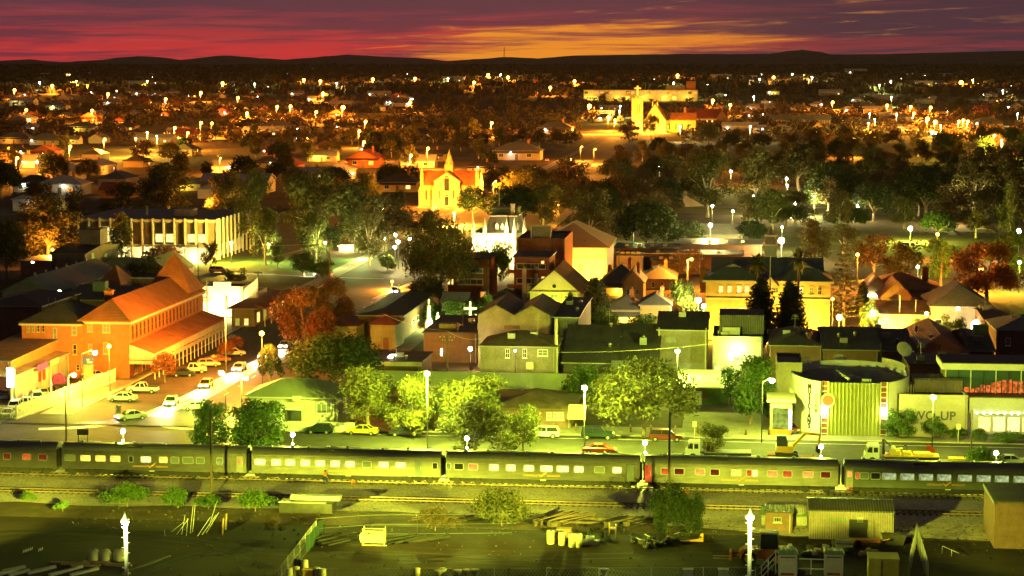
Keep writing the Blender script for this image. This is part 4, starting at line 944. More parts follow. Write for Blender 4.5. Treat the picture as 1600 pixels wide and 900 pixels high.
# dark back-of-shop roofs in the middle of the block
def dark(label, xl, xr, py, d, pe, wall, roof, rt, pr, n=1, name='shop_building', cat='shop', **k):
    b = B(name, label, cat, xl, xr, py, d, pe, wall, roof, rt, pr, .3, n, **k); q = random.Random(xl)
    for _ in range(3):
        x, y = q.uniform(.15, .85)*b.w, q.uniform(.15, .7)*d; zr = b.h+(b.rh*(1-abs(2*y/d-1)) if rt == 'gx' else b.rh*.5 if rt == 'hip' else -.4 if rt == 'par' else .1)
        if rt == 'gy': continue
        if q.random() < .5: part(b, 'roof_vent', MB().lathe([(.22,-.4),(.22,.5),(.4,.6),(.1,.9)], 8, (x, y, zr)), 'galvanised')
        else: part(b, 'roof_unit', MB().box(x-.6,y-.5,zr-.5,x+.6,y+.5,zr+.8).box(x-.66,y-.56,zr+.8,x+.66,y+.56,zr+.88), 'grey_steel')
    x = q.uniform(.2,.8)*b.w; m = MB().tube((x,d*.5,b.h),(x,d*.5,b.h+b.rh+2.6),.035,n=5)
    for k_ in range(3): m.tube((x-.7+k_*.1,d*.5,b.h+b.rh+1.8+k_*.3),(x+.7-k_*.1,d*.5,b.h+b.rh+1.8+k_*.3),.025,n=4)
    part(b, 'aerial', m, 'grey_steel'); return b
b = dark('low hip-roofed brick store with two small barred windows, in front of the twin gables', 751, 868, 600, 11, 541, 'olive_render', 'brown_tile_roof', 'hip', 515)
W(b, [(793,552,7,14),(820,552,7,14),(848,551,16,11,'window_grey')]); u, z = fpx(b, 828, 571); part(b, 'vent_box', MB().box(u-.6,-.5,z-.6,u+.6,0,z+.6), 'cream_paint')
b = dark('tall pale store with twin gables and black receding roofs', 747, 860, 574, 18, 492, 'olive_render', 'dark_iron_roof', 'gy', 481, 2, rh=1.7)
u, z = fpx(b, 800, 511); part(b, 'wall_panel', MB().box(u-1.4,-.08,z-.3,u+1.4,0,z+.3), 'brown_brick')
b = dark('narrow grey block joined to the right of the twin-gabled store', 866, 903, 572, 30, 496, 'grey_render', 'dark_iron_roof', 'gx', 478)
W(b, [(888,508,5,5)], 'dark_glass', nx=1)
t = thing('concrete_post', 'thick pale concrete post at the corner of the hip-roofed store', 'post', at(869, 600)); MB().lathe([(.32,0),(.26,zat(499,at(869,600).y)),(.05,zat(498,at(869,600).y)+.1)], 8).build('post', 'cream_render', t)
b = dark('wide black-roofed workshop with a shallow front pitch', 880, 962, 598, 26, 566, 'dark_iron_roof', 'dark_iron_roof', 'gx', 508)
b = dark('black gabled workshop with a small square vent on its slope', 963, 1027, 598, 26, 568, 'dark_iron_roof', 'dark_iron_roof', 'gx', 506)
part(b, 'roof_vent', MB().box(3.6,4.0,b.h+2.6,4.7,5.0,b.h+3.8), 'grey_iron_roof')
t = thing('galvanised_awning', 'grey lean-to awning under the black workshop roofs', 'awning', at(955, 600)); w = span(at(955,600), 1016); MB().extx([(-3,2.6),(-3,2.75),(0,3.9),(0,3.75)], 0, w).build('sheet', 'grey_iron_roof', t)
for k in range(4): MB().box(.2+k*(w-.4)/3-.06,-2.9,0,.2+k*(w-.4)/3+.06,-2.78,2.65).build('post', 'grey_steel', t)
b = dark('tall plain olive-rendered block with black roof', 1028, 1104, 586, 16, 515, 'olive_render', 'dark_iron_roof', 'gx', 487)
u, z = fpx(b, 1048, 531); part(b, 'wall_panel', MB().box(u-.9,-.05,z-.5,u+.9,0,z+.5), 'grey_render'); part(b, 'base_band', MB().box(.2,-.06,.2,b.w-.2,0,2.2), 'grey_render')
for x in (.05, b.w-.25): part(b, 'downpipe', MB().box(x,-.16,0,x+.16,-.02,b.h+.4), 'cream_paint')
b = dark('grey-green rendered shop back with a big white letter and bright wall light', 1113, 1191, 590, 14, 525, 'olive_render', 'dark_iron_roof', 'par', None)
u, z = fpx(b, 1142, 557); text(b.t, 'E', 1.6, 'globe_soft', (u, -.04, z)); part(b, 'roof_plant', MB().box(1.0,3,b.h-.5,b.w+.2,12,b.h+3.2), 'dark_iron_roof'); part(b, 'roof_duct', MB().box(1.6,2.2,b.h-.4,4.5,2.9,b.h+1.2), 'grey_steel')
u, z = fpx(b, 1152, 551); part(b, 'wall_light', MB().ball((u,-.9,z),.5,10,6), 'globe_white'); light(b.t, (u,-1.9,z+.3), LC['gw'], 2600)
u, z = fpx(b, 1121, 575); part(b, 'air_conditioner', MB().box(u-.5,-.6,z-.3,u+.5,0,z+.3), 'white_trim')
b = dark('low brown shed with pale parapet behind the dark tree', 581, 657, 596, 12, 566, 'brown_brick', 'dark_iron_roof', 'flat', None); u, z = fpx(b, 596, 556)
part(b, 'skylight', MB().box(2.0,4,b.h+.2,2.9,6.5,b.h+.42), 'globe_soft'); part(b, 'fascia', MB().box(-.3,-.42,b.h-.5,b.w+.3,-.3,b.h+.2), 'cream_render')
b = dark('black flat-roofed store behind the tall wires and car park', 662, 746, 566, 24, 520, 'brown_brick', 'dark_iron_roof', 'flat', None); W(b, [(690,550,4,12,'globe_soft')], nx=1, nz=1)
part(b, 'roof_unit', MB().box(9,4,b.h+.2,12,7,b.h+1.3), 'grey_steel'); part(b, 'roof_unit', MB().box(2,5,b.h+.2,5,8,b.h+1.0), 'green_iron_roof')
b = B('brick_cottage', 'orange-lit brick cottage with dull red hipped roof', 'cottage', 500, 557, 538, 13, 510, 'sandstone', 'red_iron_roof', 'hip', 493); W(b, [(515,529,7,8),(541,528,7,8)], 'dark_glass')
b = B('hall', 'long dark hall with a black receding roof, behind the brick cottage', 'hall', 560, 630, 530, 38, 493, 'brown_brick', 'dark_iron_roof', 'hip', 467); W(b, [(646,503,5,10),(652,497,4,9)], 'dark_glass', face='r', nx=1)
b = B('cottage_wing', 'small brown wing with red pyramid roof against the dark hall', 'cottage', 579, 618, 546, 9, 507, 'olive_render', 'red_iron_roof', 'pyr', 492); u, z = fpx(b, 603, 530); part(b, 'door', MB().box(u-.5,-.05,0,u+.5,.02,2.2), 'brown_brick')
# right-hand dark roofs
b = dark('dark shop with dull red-brown lean roof left of the satellite dishes', 1286, 1372, 606, 26, 546, 'brown_brick', 'dark_iron_roof', 'gx', 511)
b = dark('small black-roofed shop below the bright palm and sandstone wall', 1203, 1284, 600, 18, 540, 'brown_brick', 'dark_iron_roof', 'hip', 514)
b = dark('black gabled shop squeezed between two parapet walls', 1374, 1424, 600, 26, 548, 'brown_brick', 'dark_iron_roof', 'gx', 514); part(b, 'party_wall', MB().box(-.2,-.3,0,.2,26,b.h+1.2), 'grey_render')
b = dark('shop with a broad triangular dull red hipped roof', 1432, 1512, 596, 30, 553, 'brown_brick', 'red_iron_roof', 'hip', 508)
b = dark('long black flat roof behind the glazed restaurant', 1420, 1500, 628, 12, 570, 'brown_brick', 'dark_iron_roof', 'flat', None); part(b, 'roof_pipe', MB().box(8,2,b.h+.2,9,3,b.h+1.5), 'cream_paint')
b = dark('dark shop with red gable end at its sloping edge', 1512, 1552, 590, 24, 548, 'brown_brick', 'dark_iron_roof', 'gx', 515); part(b, 'roof_unit', MB().box(1,2,b.h+2.5,3.5,4,b.h+4), 'dark_steel')
b = dark('brown brick house with a low greenish hip roof at the frame edge', 1556, 1640, 560, 14, 516, 'brown_brick', 'slate_roof', 'hip', 492); W(b, [(1575,534,8,12)], 'dark_glass')
b = dark('dark brick hall with chimney beside the glowing white dome', 1538, 1572, 540, 20, 500, 'brown_brick', 'dark_iron_roof', 'gx', 485)
# ---------------------------------------------------------------- the brick hotel with its two-storey veranda
p = at(203, 592); hz = zat(503, p.y); LEN = 46.0
b = Bd(); b.p = p+EX*(-8.2); b.w = 8.2; b.d = LEN; b.h = hz
t = b.t = thing('brick_hotel', 'long orange brick hotel with corner pyramid roof and two-storey veranda', 'hotel', b.p)
wall_mb('hip', 8.2, LEN, hz, 3).build('wall', 'red_brick', t); roof_mb('hip', 8.2, LEN, hz, 3.4, .5).build('roof', 'rust_iron_roof', t)
part(b, 'cornice', MB().box(-.4,-.62,hz-.35,8.2+.55,-.02,hz-.01).box(8.22,-.6,hz-.35,8.75,LEN,hz-.01), 'cream_render')
W(b, [(140.5,511,8,15,'window_grey'),(166,512,12,16,'window_grey'),(141,545,7,16,'window_grey'),(165,544,8,19,'window_grey')], frame='sandstone')
n = 19
for i in range(n): window(b, 2.0+i*(LEN-4)/n, hz-2.0, 1.0, 2.4, 'dark_glass', 'rust_brick', 'r', 1, 2)
part(b, 'pavilion_base', MB().box(.2,LEN-9,hz,8.0,LEN-.2,hz+.8), 'red_brick'); part(b, 'pavilion_roof', roof_mb('pyr', 8.6, 9.4, 0, 7.0, .1), 'rust_iron_roof', (-.2, LEN-9.2, hz+.8))
chimney(b, 2.2, 8.5, hz+1, hz+4.3, 1.3, 'red_brick')
# veranda
vw = 4.4; zf = 3.1; zr = hz-3.6; ze = zr-1.5
part(b, 'veranda_roof', MB().poly([(8.2,0,zr),(8.2+vw,-.2,ze),(8.2+vw,LEN,ze),(8.2,LEN,zr),(8.2,0,zr-.15),(8.2+vw,-.2,ze-.15),(8.2+vw,LEN,ze-.15),(8.2,LEN,zr-.15)], [(0,1,2,3),(7,6,5,4),(0,4,5,1),(1,5,6,2),(2,6,7,3)]), 'rust_iron_roof')
part(b, 'veranda_end', MB().poly([(8.25,-.05,zr-.2),(8.2+vw,-.25,ze-.15),(8.25,-.05,ze-.15)], [(0,2,1)]), 'cream_board')
part(b, 'veranda_fascia', MB().box(8.2+vw-.1,-.25,ze-.75,8.2+vw+.02,LEN,ze-.16).box(8.22,-.3,ze-.75,8.2+vw,-.22,ze-.16), 'cream_render')
part(b, 'veranda_floor', MB().box(8.22,-.2,zf-.25,8.2+vw,LEN,zf), 'weathered_wood')
part(b, 'floor_fascia', MB().box(8.2+vw+.01,-.3,zf-.55,8.2+vw+.1,LEN,zf+.05).box(8.22,-.36,zf-.55,8.2+vw,-.25,zf+.05), 'cream_render')
part(b, 'balustrade', MB().box(8.2+vw-.02,-.2,zf+.15,8.2+vw+.04,LEN,zf+.85).box(8.2+vw-.06,-.2,zf+.95,8.2+vw+.06,LEN,zf+1.05).box(8.25,-.24,zf+.15,8.2+vw,-.2,zf+.85), 'cream_render')
npost = 20
for i in range(npost):
    y = -.1+i*(LEN)/(npost-1); part(b, 'veranda_post', MB().box(8.2+vw-.14,y-.07,0,8.2+vw+.0,y+.07,zf-.25).box(8.2+vw-.14,y-.07,zf,8.2+vw+.0,y+.07,ze-.15), 'white_trim')
for i in range(12): window(b, 2.4+i*3.6, zf+1.45, 1.2, 2.3, 'glow_amber' if i in (4,9) else 'dark_glass', 'cream_render', 'r', 1, 2, name='french_window')
for i in range(9): window(b, 3.0+i*4.8, 1.5, 1.8, 2.2, 'glow_warm' if i in (2,5,6) else 'dark_glass', 'cream_render', 'r', 2, 1)
part(b, 'front_door', MB().box(8.19,1.2,0,8.27,2.4,2.4), 'red_paint')
p = at(36, 590); b = Bd(); b.p = p; b.w = span(p, 131); b.d = 15; b.h = zat(505, p.y)-p.z; t = b.t = thing('hotel_wing', 'two-storey orange brick rear wing with a low dark hipped roof', 'hotel wing', p)
wall_mb('hip', b.w, 15, b.h, 2).build('wall', 'red_brick', t); roof_mb('hip', b.w, 15, b.h, 3.0, .4).build('roof', 'dark_iron_roof', t)
part(b, 'cornice', MB().box(-.3,-.5,b.h-.3,b.w-.02,-.02,b.h-.01), 'cream_render'); part(b, 'string_course', MB().box(.02,-.05,b.h*.46,b.w-.02,-.0,b.h*.46+.12), 'brown_brick')
W(b, [(44,513,3.5,11,'window_grey'),(52,513,3.5,11,'window_grey'),(60,513,3.5,11),(68,513,3.5,11),(86,523,7,22,'window_grey'),(116,516,8,16,'window_grey'),(44,540,3.5,9),(52,540,3.5,9),(60,540,3.5,9),(68,540,3.5,9),(117,546,7,16),(88,561,8,14,'window_grey'),(122,574,5,9)], frame='sandstone', nx=1)
part(b, 'skylight', MB().box(6.4,3.0,b.h+1.4,7.4,4.5,b.h+1.6), 'window_grey')
chimney(b, 5.5, 11, b.h+1, b.h+3.4, 1.3, 'brown_brick'); 
for x in (1.5, 2.7): part(b, 'vent_pipe', MB().tube((x,9,b.h),(x,9,b.h+3.2),.08,n=6), 'cream_paint')
b = B('pavilion_block', 'brown block with a steep brick-red pyramid roof behind the hotel', 'hotel block', 152, 188, 468, 11, 445, 'brown_brick', 'rust_iron_roof', 'pyr', 413, .2)
b = B('rear_block', 'black-roofed block filling the yard behind the hotel wing', 'store', 100, 200, 494, 22, 468, 'brown_brick', 'dark_iron_roof', 'gx', 446); part(b, 'roof_unit', MB().box(5.5,2.5,b.h+1.5,8.2,4.5,b.h+3.6), 'green_iron_roof')
b = B('brick_store', 'flat brown brick store with pale coping behind the hotel ridge', 'store', 206, 262, 478, 14, 435, 'brown_brick', 'dark_iron_roof', 'par', None); part(b, 'coping', MB().box(-.1,-.1,b.h,b.w+.1,.3,b.h+.2), 'cream_render'); W(b, [(222,446,6,5)], 'dark_glass')
b = B('black_shed', 'black hip-roofed shed at the frame edge left of the hotel wing', 'shed', -30, 66, 560, 20, 478, 'brown_brick', 'dark_iron_roof', 'hip', 455)
b = B('gabled_workshop', 'grey workshop with pale gable end and long dark iron roof, hotel side', 'workshop', 4, 86, 470, 46, 455, 'grey_iron_roof', 'grey_iron_roof', 'gy', 437, rh=3.0); 
for k in range(6): part(b, 'ridge_vent', MB().lathe([(.25,0),(.3,.5),(.1,.8)],8,(b.w/2+.1,4+k*7,b.h+3.05)), 'galvanised')
b = B('white_gable', 'small white gable end glowing beside the green star lamp', 'shed', 110, 131, 470, 14, 462, 'white_render', 'dark_iron_roof', 'gy', 452, rh=2.0)
b = B('tall_shed', 'tall dark shed with a yellow lit side wall and rooftop cabin', 'warehouse', 81, 134, 436, 26, 396, 'olive_render', 'dark_iron_roof', 'gx', 381); part(b, 'roof_cabin', MB().box(4,9,b.h+1.5,9.5,15,b.h+5.2), 'grey_render'); part(b, 'cabin_roof', MB().box(3.8,8.8,b.h+5.21,9.7,15.2,b.h+5.4), 'dark_iron_roof')
W(b, [(145,402,4,13,'glow_lime'),(165,398,3,6,'glow_lime')], face='r', nx=1)
b = B('low_store', 'low flat store with one lit window behind the gabled workshop', 'store', 33, 82, 436, 14, 408, 'olive_render', 'dark_iron_roof', 'flat', None); W(b, [(51,409,6,5,'globe_soft')], nx=1)
b = B('green_roof_hall', 'pale hall with green gabled roof and bright yellow front', 'hall', 205, 268, 438, 20, 426, 'cream_render', 'green_iron_roof', 'gy', 409, rh=3.5)
b = B('green_roof_store', 'low store with long pale green lean roof behind the bushy tree', 'store', 136, 204, 438, 22, 426, 'olive_render', 'green_iron_roof', 'sk', 403)
b = B('orange_shed', 'shed at the left frame edge with an orange lit side wall', 'shed', -60, 18, 622, 36, 563, 'red_brick', 'brown_zinc_wall', 'sk', 545, rh=.8); 
p = at(18, 632); t = thing('car_yard_office', 'low office of the car yard with purple and red signboards', 'office', p); MB().box(-.2,0,0,.0,26,4.2).box(-3,26,0,0,26.2,4.2).build('wall', 'zinc_wall', t); MB().poly([(-3.4,-.5,4.6),(.5,-.5,4.2),(.5,26.6,4.2),(-3.4,26.6,4.6),(-3.4,-.5,4.75),(.5,-.5,4.35),(.5,26.6,4.35),(-3.4,26.6,4.75)], [(3,2,1,0),(4,5,6,7),(0,1,5,4),(1,2,6,5)]).build('roof', 'zinc_wall', t)
MB().box(.52,10,3.6,.6,15,4.6).build('signboard', 'purple_cloth', t); MB().box(.02,12,1.6,.1,15,3.3).build('poster', 'red_paint', t); MB().box(.52,16,3.6,.6,20,4.5).build('signboard', 'cream_paint', t)
for k in range(7): MB().box(.3,k*4.2,0,.4,k*4.2+.1,4.2).build('veranda_post', 'cream_paint', t)
# palisade fence of the car yard
def palisade(label, pa, pb, hgt, mat='galvanised'):
    a, c = at(*pa), at(*pb); d = c-a; L = d.length; t = thing('palisade_fence', label, 'fence', a, math.atan2(d.y, d.x))
    m = MB().box(0,-.03,.35,L,.03,.43).box(0,-.03,hgt-.45,L,.03,hgt-.37); m.build('fence_rail', mat, t)
    m = MB(); x = 0
    while x < L: m.ext([(x,.05),(x+.065,.05),(x+.065,hgt-.1),(x+.03,hgt),(x,hgt-.1)], -.06,-.03); x += .2
    m.build('picket_panel', mat, t); k = 0
    while k <= L: MB().box(k-.05,.03,0,k+.05,.13,hgt+.05).build('post', mat, t); k += max(2.6, L/max(1, round(L/2.9)))
palisade('pale steel palisade running from the road corner past the car yard to the hotel', (26, 657), (181, 597), 2.3, 'white_trim'); palisade('short pale steel palisade along the road edge at the car yard corner', (-40, 656), (26, 657), 2.3, 'white_trim')
p = at(24, 640); t = thing('sign_pole', 'tall post with a white vertical light box in the car yard', 'sign', p); z1 = zat(577, p.y); MB().box(-.15,-.15,0,.15,.15,z1).build('post', 'green_iron_roof', t); MB().box(-1.1,-.25,z1-2.7,-.16,.1,z1+.2).build('light_box', 'globe_white', t); light(t, (-.6,-1.2,z1-1.2), LC['white'], 900)
p = at(139, 606); t = thing('pylon_sign', 'slim green pylon with a dark blue sign panel at the palisade', 'sign', p); z1 = zat(557, p.y); MB().box(-.75,-.15,0,.75,.15,z1-1.3).build('pylon', 'green_iron_roof', t); s = MB().box(-.85,-.22,z1-1.3,.85,.22,z1).build('sign_panel', 'blue_paint', t); MB().box(-.2,-.235,z1-.6,.2,-.221,z1-.4).box(-.1,-.235,z1-1.0,.7,-.221,z1-.8).build('sign_mark', 'white_trim', s)
for nm, lab, px, py, r, m_ in (('inflatable_tube', 'round pink and purple bouncing castle ring behind the parked cars', 92, 597, 1.1, 'pink_cloth'), ('inflatable_ball', 'small purple inflatable ball beside the pink ring', 104, 594, .55, 'purple_cloth')):
    p = at(px, py+6); t = thing(nm, lab, 'inflatable', p); 
    if r > 1: MB().tube((0,-.3,r*.9),(0,.3,r*.9),r,n=18).build('ring', 'purple_cloth', t); MB().tube((0,-.4,r*.9),(0,-.31,r*.9),r*.72,n=18).build('face', m_, t); MB().tube((0,-.45,r*.9),(0,-.41,r*.9),r*.3,n=14).build('centre', 'purple_cloth', t)
    else: MB().ball((0,0,r),r,10,7).build('ball', m_, t)
for px, py, zz in ((37,648,606),(80,632,592),(107,632,585),(44,640,605),(129,614,590),(81,618,600)):
    p = at(px, py); t = thing('white_post', 'thin white pole standing among the car yard vehicles', 'pole', p, None, 'white poles in the car yard'); MB().tube((0,0,0),(0,0,min(4.2, max(2.4, zat(zz,p.y)))),.07,n=6).build('pole', 'white_trim', t)
# overlit white corner shop and veranda shops
b = B('white_corner_shop', 'white corner shop with blank floodlit walls beside the hotel tower', 'shop', 317, 379, 494, 10, 447, 'white_render', 'dark_iron_roof', 'par', None)
u, z = fpx(b, 354, 472); part(b, 'door', MB().box(u-.3,-.05,z-1.2,u+.3,.0,z+1.4), 'dull_band'); part(b, 'stepped_parapet', MB().box(b.w*.28,-.05,b.h,b.w*.72,.2,b.h+.9), 'white_render')
for k in (.25,.8): light(b.t, (b.w*k,-4.5,1.2), LC['white'], 3000)
t = thing('tee_sign', 'dark T-shaped bracket sign against the white corner shop', 'sign', b.p+EX*(fpx(b,325,455)[0])-EY*.9); zz = zat(443, b.p.y); MB().box(-.12,-.12,0,.12,.12,zz+.6).box(-.9,-.15,3.2,.7,.15,3.5).build('post', 'weathered_wood', t)
b = B('curved_parapet', 'white shop front with a rising winged parapet', 'shop', 381, 404, 494, 8, 455, 'white_render', 'dark_iron_roof', 'par', None); part(b, 'wing_wall', MB().ext([(0,b.h),(b.w,b.h),(b.w,b.h+3.0),(b.w*.6,b.h+1.8),(b.w*.2,b.h+1.0)], -.1, .2), 'white_render'); light(b.t, (b.w*.5,-4,1.2), LC['white'], 2200)
b = B('veranda_shops', 'row of shops under a rusty street veranda past the hotel', 'shops', 362, 398, 510, 30, 482, 'olive_render', 'rust_iron_roof', 'sk', 470, .8); W(b, [(371,503,8,12,'glow_lime'),(385,503,8,12,'glow_warm')]); 
for k in range(6): part(b, 'veranda_post', MB().box(b.w+2.0,k*5.5,0,b.w+2.15,k*5.5+.15,3.4), 'white_trim')
part(b, 'veranda_roof', MB().poly([(b.w,0,4.2),(b.w+2.3,0,3.5),(b.w+2.3,30,3.5),(b.w,30,4.2),(b.w,0,4.35),(b.w+2.3,0,3.65),(b.w+2.3,30,3.65),(b.w,30,4.35)], [(3,2,1,0),(4,5,6,7),(0,1,5,4),(1,2,6,5)]), 'rust_iron_roof')
for k in range(5): window(b, 3+k*5.5, 1.6, 2.6, 2.2, 'glow_lime' if k % 2 else 'glow_warm', 'cream_paint', 'r', 2, 1)
# civic building with scalloped bays
p = at(107, 404); b = Bd(); b.p = p; b.w = span(p, 340); b.d = 42; b.h = zat(344, p.y); t = b.t = thing('civic_library', 'wide civic building with scalloped concrete bays and glowing ground floor', 'civic building', p)
zg = zat(384, p.y); MB().box(2.5,3.0,0,b.w-2.5,b.d-3,zg-.3).build('ground_floor', 'white_render', t); MB().box(.9,.9,zg+.5,b.w-.9,b.d,b.h-.6).build('wall', 'brown_zinc_wall', t)
nb = 14; bw = b.w/nb; rf_ = MB().box(.3,.3,b.h-.6,b.w-.3,b.d+.5,b.h+.25); rf_.build('roof', 'slate_roof', t)
for lvl, zc in (('upper', b.h-.2), ('lower', zg)):
    for i in range(nb):
        pts = [(i*bw,zc+.6)]+[(i*bw+bw*k/6, zc-.2+.55*((k/3-1)**2)) for k in range(7)][::1]+[((i+1)*bw,zc+.6)]
        MB().ext(pts, .0, .9).build('scallop', 'cream_render', t)
for i in range(nb+1): x = i*bw; MB().box(x-.17,-.35,0,x+.17,.85,b.h+.7).build('pier', 'cream_render', t)
for i in range(10): y = 2+i*(b.d-4)/9; MB().box(b.w-.1,y-.2,0,b.w+.35,y+.2,b.h+.7).build('pier', 'cream_render', t)
for i in range(nb):
    if i not in (1,6): MB().box(i*bw+.6,2.85,.4,(i+1)*bw-.6,2.99,zg-.8).build('ground_window', 'glow_white' if i > 8 or i in (4,5) else 'glow_warm', t)
    if i in (3,4,8,9,11,12): MB().box(i*bw+.5,.75,zg+1.2,(i+1)*bw-.5,.89,zg+3.4).build('upper_window', 'glow_white', t)
    if i == 3: MB().box(i*bw+.5,.75,b.h-4.2,(i+1)*bw+1,.89,b.h-1.8).build('upper_window', 'glow_white', t)
MB().box(b.w*.62,14,b.h+.26,b.w*.74,20,b.h+2.2).build('roof_plant', 'cream_render', t); MB().lathe([(.3,0),(.3,3.4)],8,(b.w*.49,6,b.h+.2)).build('flue', 'galvanised', t)
for k in (.35,.5,.65,.8,.92): light(t, (b.w*k, 1.2, 1.5), LC['white'], 600)
b = B('kiosk', 'small overlit white kiosk at the corner of the civic building', 'kiosk', 291, 325, 413, 8, 388, 'white_render', 'white_render', 'flat', None); light(b.t, (b.w*.5,-3,1.5), LC['white'], 1800)
# centre: flats, tower block, big hall, town hall, gabled house
b = B('brick_flats', 'orange-brown flats with two levels of recessed balconies behind the big trees', 'flats', 700, 765, 470, 14, 404, 'rust_brick', 'dark_iron_roof', 'flat', None)
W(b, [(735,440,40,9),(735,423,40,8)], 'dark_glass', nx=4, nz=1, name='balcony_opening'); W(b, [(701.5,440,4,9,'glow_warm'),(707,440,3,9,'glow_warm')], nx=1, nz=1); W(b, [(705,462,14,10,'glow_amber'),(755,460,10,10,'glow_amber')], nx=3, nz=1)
for zz in (447, 431, 413): u, z = fpx(b, 735, zz); part(b, 'balcony_rail', MB().box(u-4.3,-.35,z-.5,u+4.3,-.28,z+.2), 'rust_brick')
b = B('balcony_flats', 'red-brown flats with balconies left of the tall blank block', 'flats', 803, 858, 478, 14, 402, 'rust_brick', 'dark_iron_roof', 'flat', None)
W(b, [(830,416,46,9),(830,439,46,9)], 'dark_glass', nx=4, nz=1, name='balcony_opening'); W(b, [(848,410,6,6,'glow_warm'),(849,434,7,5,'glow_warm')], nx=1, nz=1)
for zz in (423, 446): u, z = fpx(b, 830, zz); part(b, 'balcony_rail', MB().box(u-5.2,-.4,z-.55,u+5.2,-.3,z+.25), 'rust_brick')
b = B('tower_block', 'tall blank brown block with flat dark roof and a bright side wall', 'tower block', 808, 882, 460, 22, 372, 'rust_brick', 'dark_iron_roof', 'par', None)
part(b, 'pipe', MB().box(b.w*.73,-.15,0,b.w*.73+.22,-.0,b.h), 'dark_steel'); part(b, 'roof_sign_frame', MB().box(3.0,1,b.h,3.3,1.2,b.h+2.6).box(7.4,1,b.h,7.7,1.2,b.h+2.6).box(3.0,1,b.h+2.6,7.7,1.2,b.h+2.9), 'cream_paint'); part(b, 'plant_room', MB().box(3.3,2,b.h-.5,7.4,6,b.h+2.5), 'grey_render')
u, z = fpx(b, 870, 418); part(b, 'wall_patch', MB().box(u-1.2,-.05,z-2,u+1.2,0,z+2), 'red_brick')
b = B('market_hall', 'large hall with a great plain cream hipped roof and white wall', 'hall', 835, 948, 440, 26, 386, 'white_render', pm('cream_iron_roof', (.42,.36,.22), .6, .08, .4, rib=('X',.4), bump=.4), 'hip', 345, .8)
part(b, 'string_course', MB().box(0,-.1,b.h-2.6,b.w,-.01,b.h-2.3), 'cream_render'); u, z = fpx(b, 907, 415); W(b, [(907,418,6,10)], 'window_grey', 'cream_paint')
for k in (.55,.75,.95): light(b.t, (b.w*k,-6,2), LC['yellow'], 2600)
b = B('town_hall', 'dazzling white town hall front with spiked finials and a mansard roof', 'town hall', 738, 806, 425, 16, 364, 'white_render', 'slate_roof', 'par', None); u0, z = fpx(b, 752, 352)
mh = b.h; part(b, 'mansard', MB().poly([(3,1,mh),(b.w+1,1,mh),(b.w+1,15,mh),(3,15,mh),(4.2,2.6,mh+4.0),(b.w,2.6,mh+4.0),(b.w,13.5,mh+4.0),(4.2,13.5,mh+4.0)], [(0,1,5,4),(1,2,6,5),(2,3,7,6),(3,0,4,7),(4,5,6,7)]), 'slate_roof')
part(b, 'roof_ridge', MB().box(4.0,2.4,mh+4.0,b.w+.2,13.7,mh+4.35), 'cream_render'); part(b, 'upper_roof', MB().box(4.4,7,mh+4.35,b.w-.2,13,mh+6.0), 'green_iron_roof')
for x in (.3, 3.2, 8.8, 13.3, b.w-.4): part(b, 'finial', MB().box(x-.5,-.2,mh-1,x+.5,.8,mh+1.2).lathe([(.55,0),(.35,.8),(.1,2.2),(.02,2.9)],8,(x,.3,mh+1.2)), 'white_render')
for x in (6.2, 7.6, 11.4): part(b, 'dormer', MB().ext([(x-.4,mh+.8),(x+.4,mh+.8),(x+.4,mh+1.9),(x,mh+2.6),(x-.4,mh+1.9)], .8, 2.4), 'white_render')
part(b, 'chimney', MB().box(9.3,5,mh+2,10.2,6,mh+7.2).box(9.15,4.85,mh+6.8,10.35,6.15,mh+7.1), 'white_render')
W(b, [(745,380,4,10),(760,380,4,10),(775,380,4,10),(790,380,4,10)], 'glow_white', nx=1)
for k in (.1,.4,.7,1.0): light(b.t, (b.w*k,-3.2,mh-5.0), LC['white'], 2600)
light(b.t, (8.7,-2.0,mh+2.4), LC['white'], 700)
t = thing('flagpole', 'bare white flagpole rising behind the town hall', 'flagpole', at(780, 420)); MB().tube((0,0,0),(0,0,zat(292,at(780,420).y)),.14,.06,n=6).build('pole', 'white_trim', t)
b = B('pediment_house', 'cream house with classical triangular gable and round window', 'house', 828, 905, 486, 22, 455, 'cream_render', 'brown_tile_roof', 'gy', 436, .6, rh=4.6)
u, z = fpx(b, 866, 447); part(b, 'oculus', MB().tube((u,-.1,z),(u,.0,z),.65,n=16), 'cream_paint'); part(b, 'oculus_glass', MB().tube((u,-.12,z),(u,-.101,z),.42,n=14), 'dark_glass')
part(b, 'cornice', MB().box(-.4,-.5,b.h-.3,b.w+.4,-.05,b.h), 'cream_paint'); W(b, [(866,466,13,13,'window_grey'),(848,467,5,12),(884,467,5,12)]); 
for k in (.15,.38,.62,.85): part(b, 'pilaster', MB().box(b.w*k-.22,-.25,0,b.w*k+.22,-.0,b.h-.3), 'cream_paint')
for (x, y) in ((-1.6,4),(.4,9),(1.9,12)): chimney(b, x, y, b.h*.4, b.h+4.4, .95, 'cream_render')
light(b.t, (b.w*.5,-5,1.5), LC['lime'], 1800)
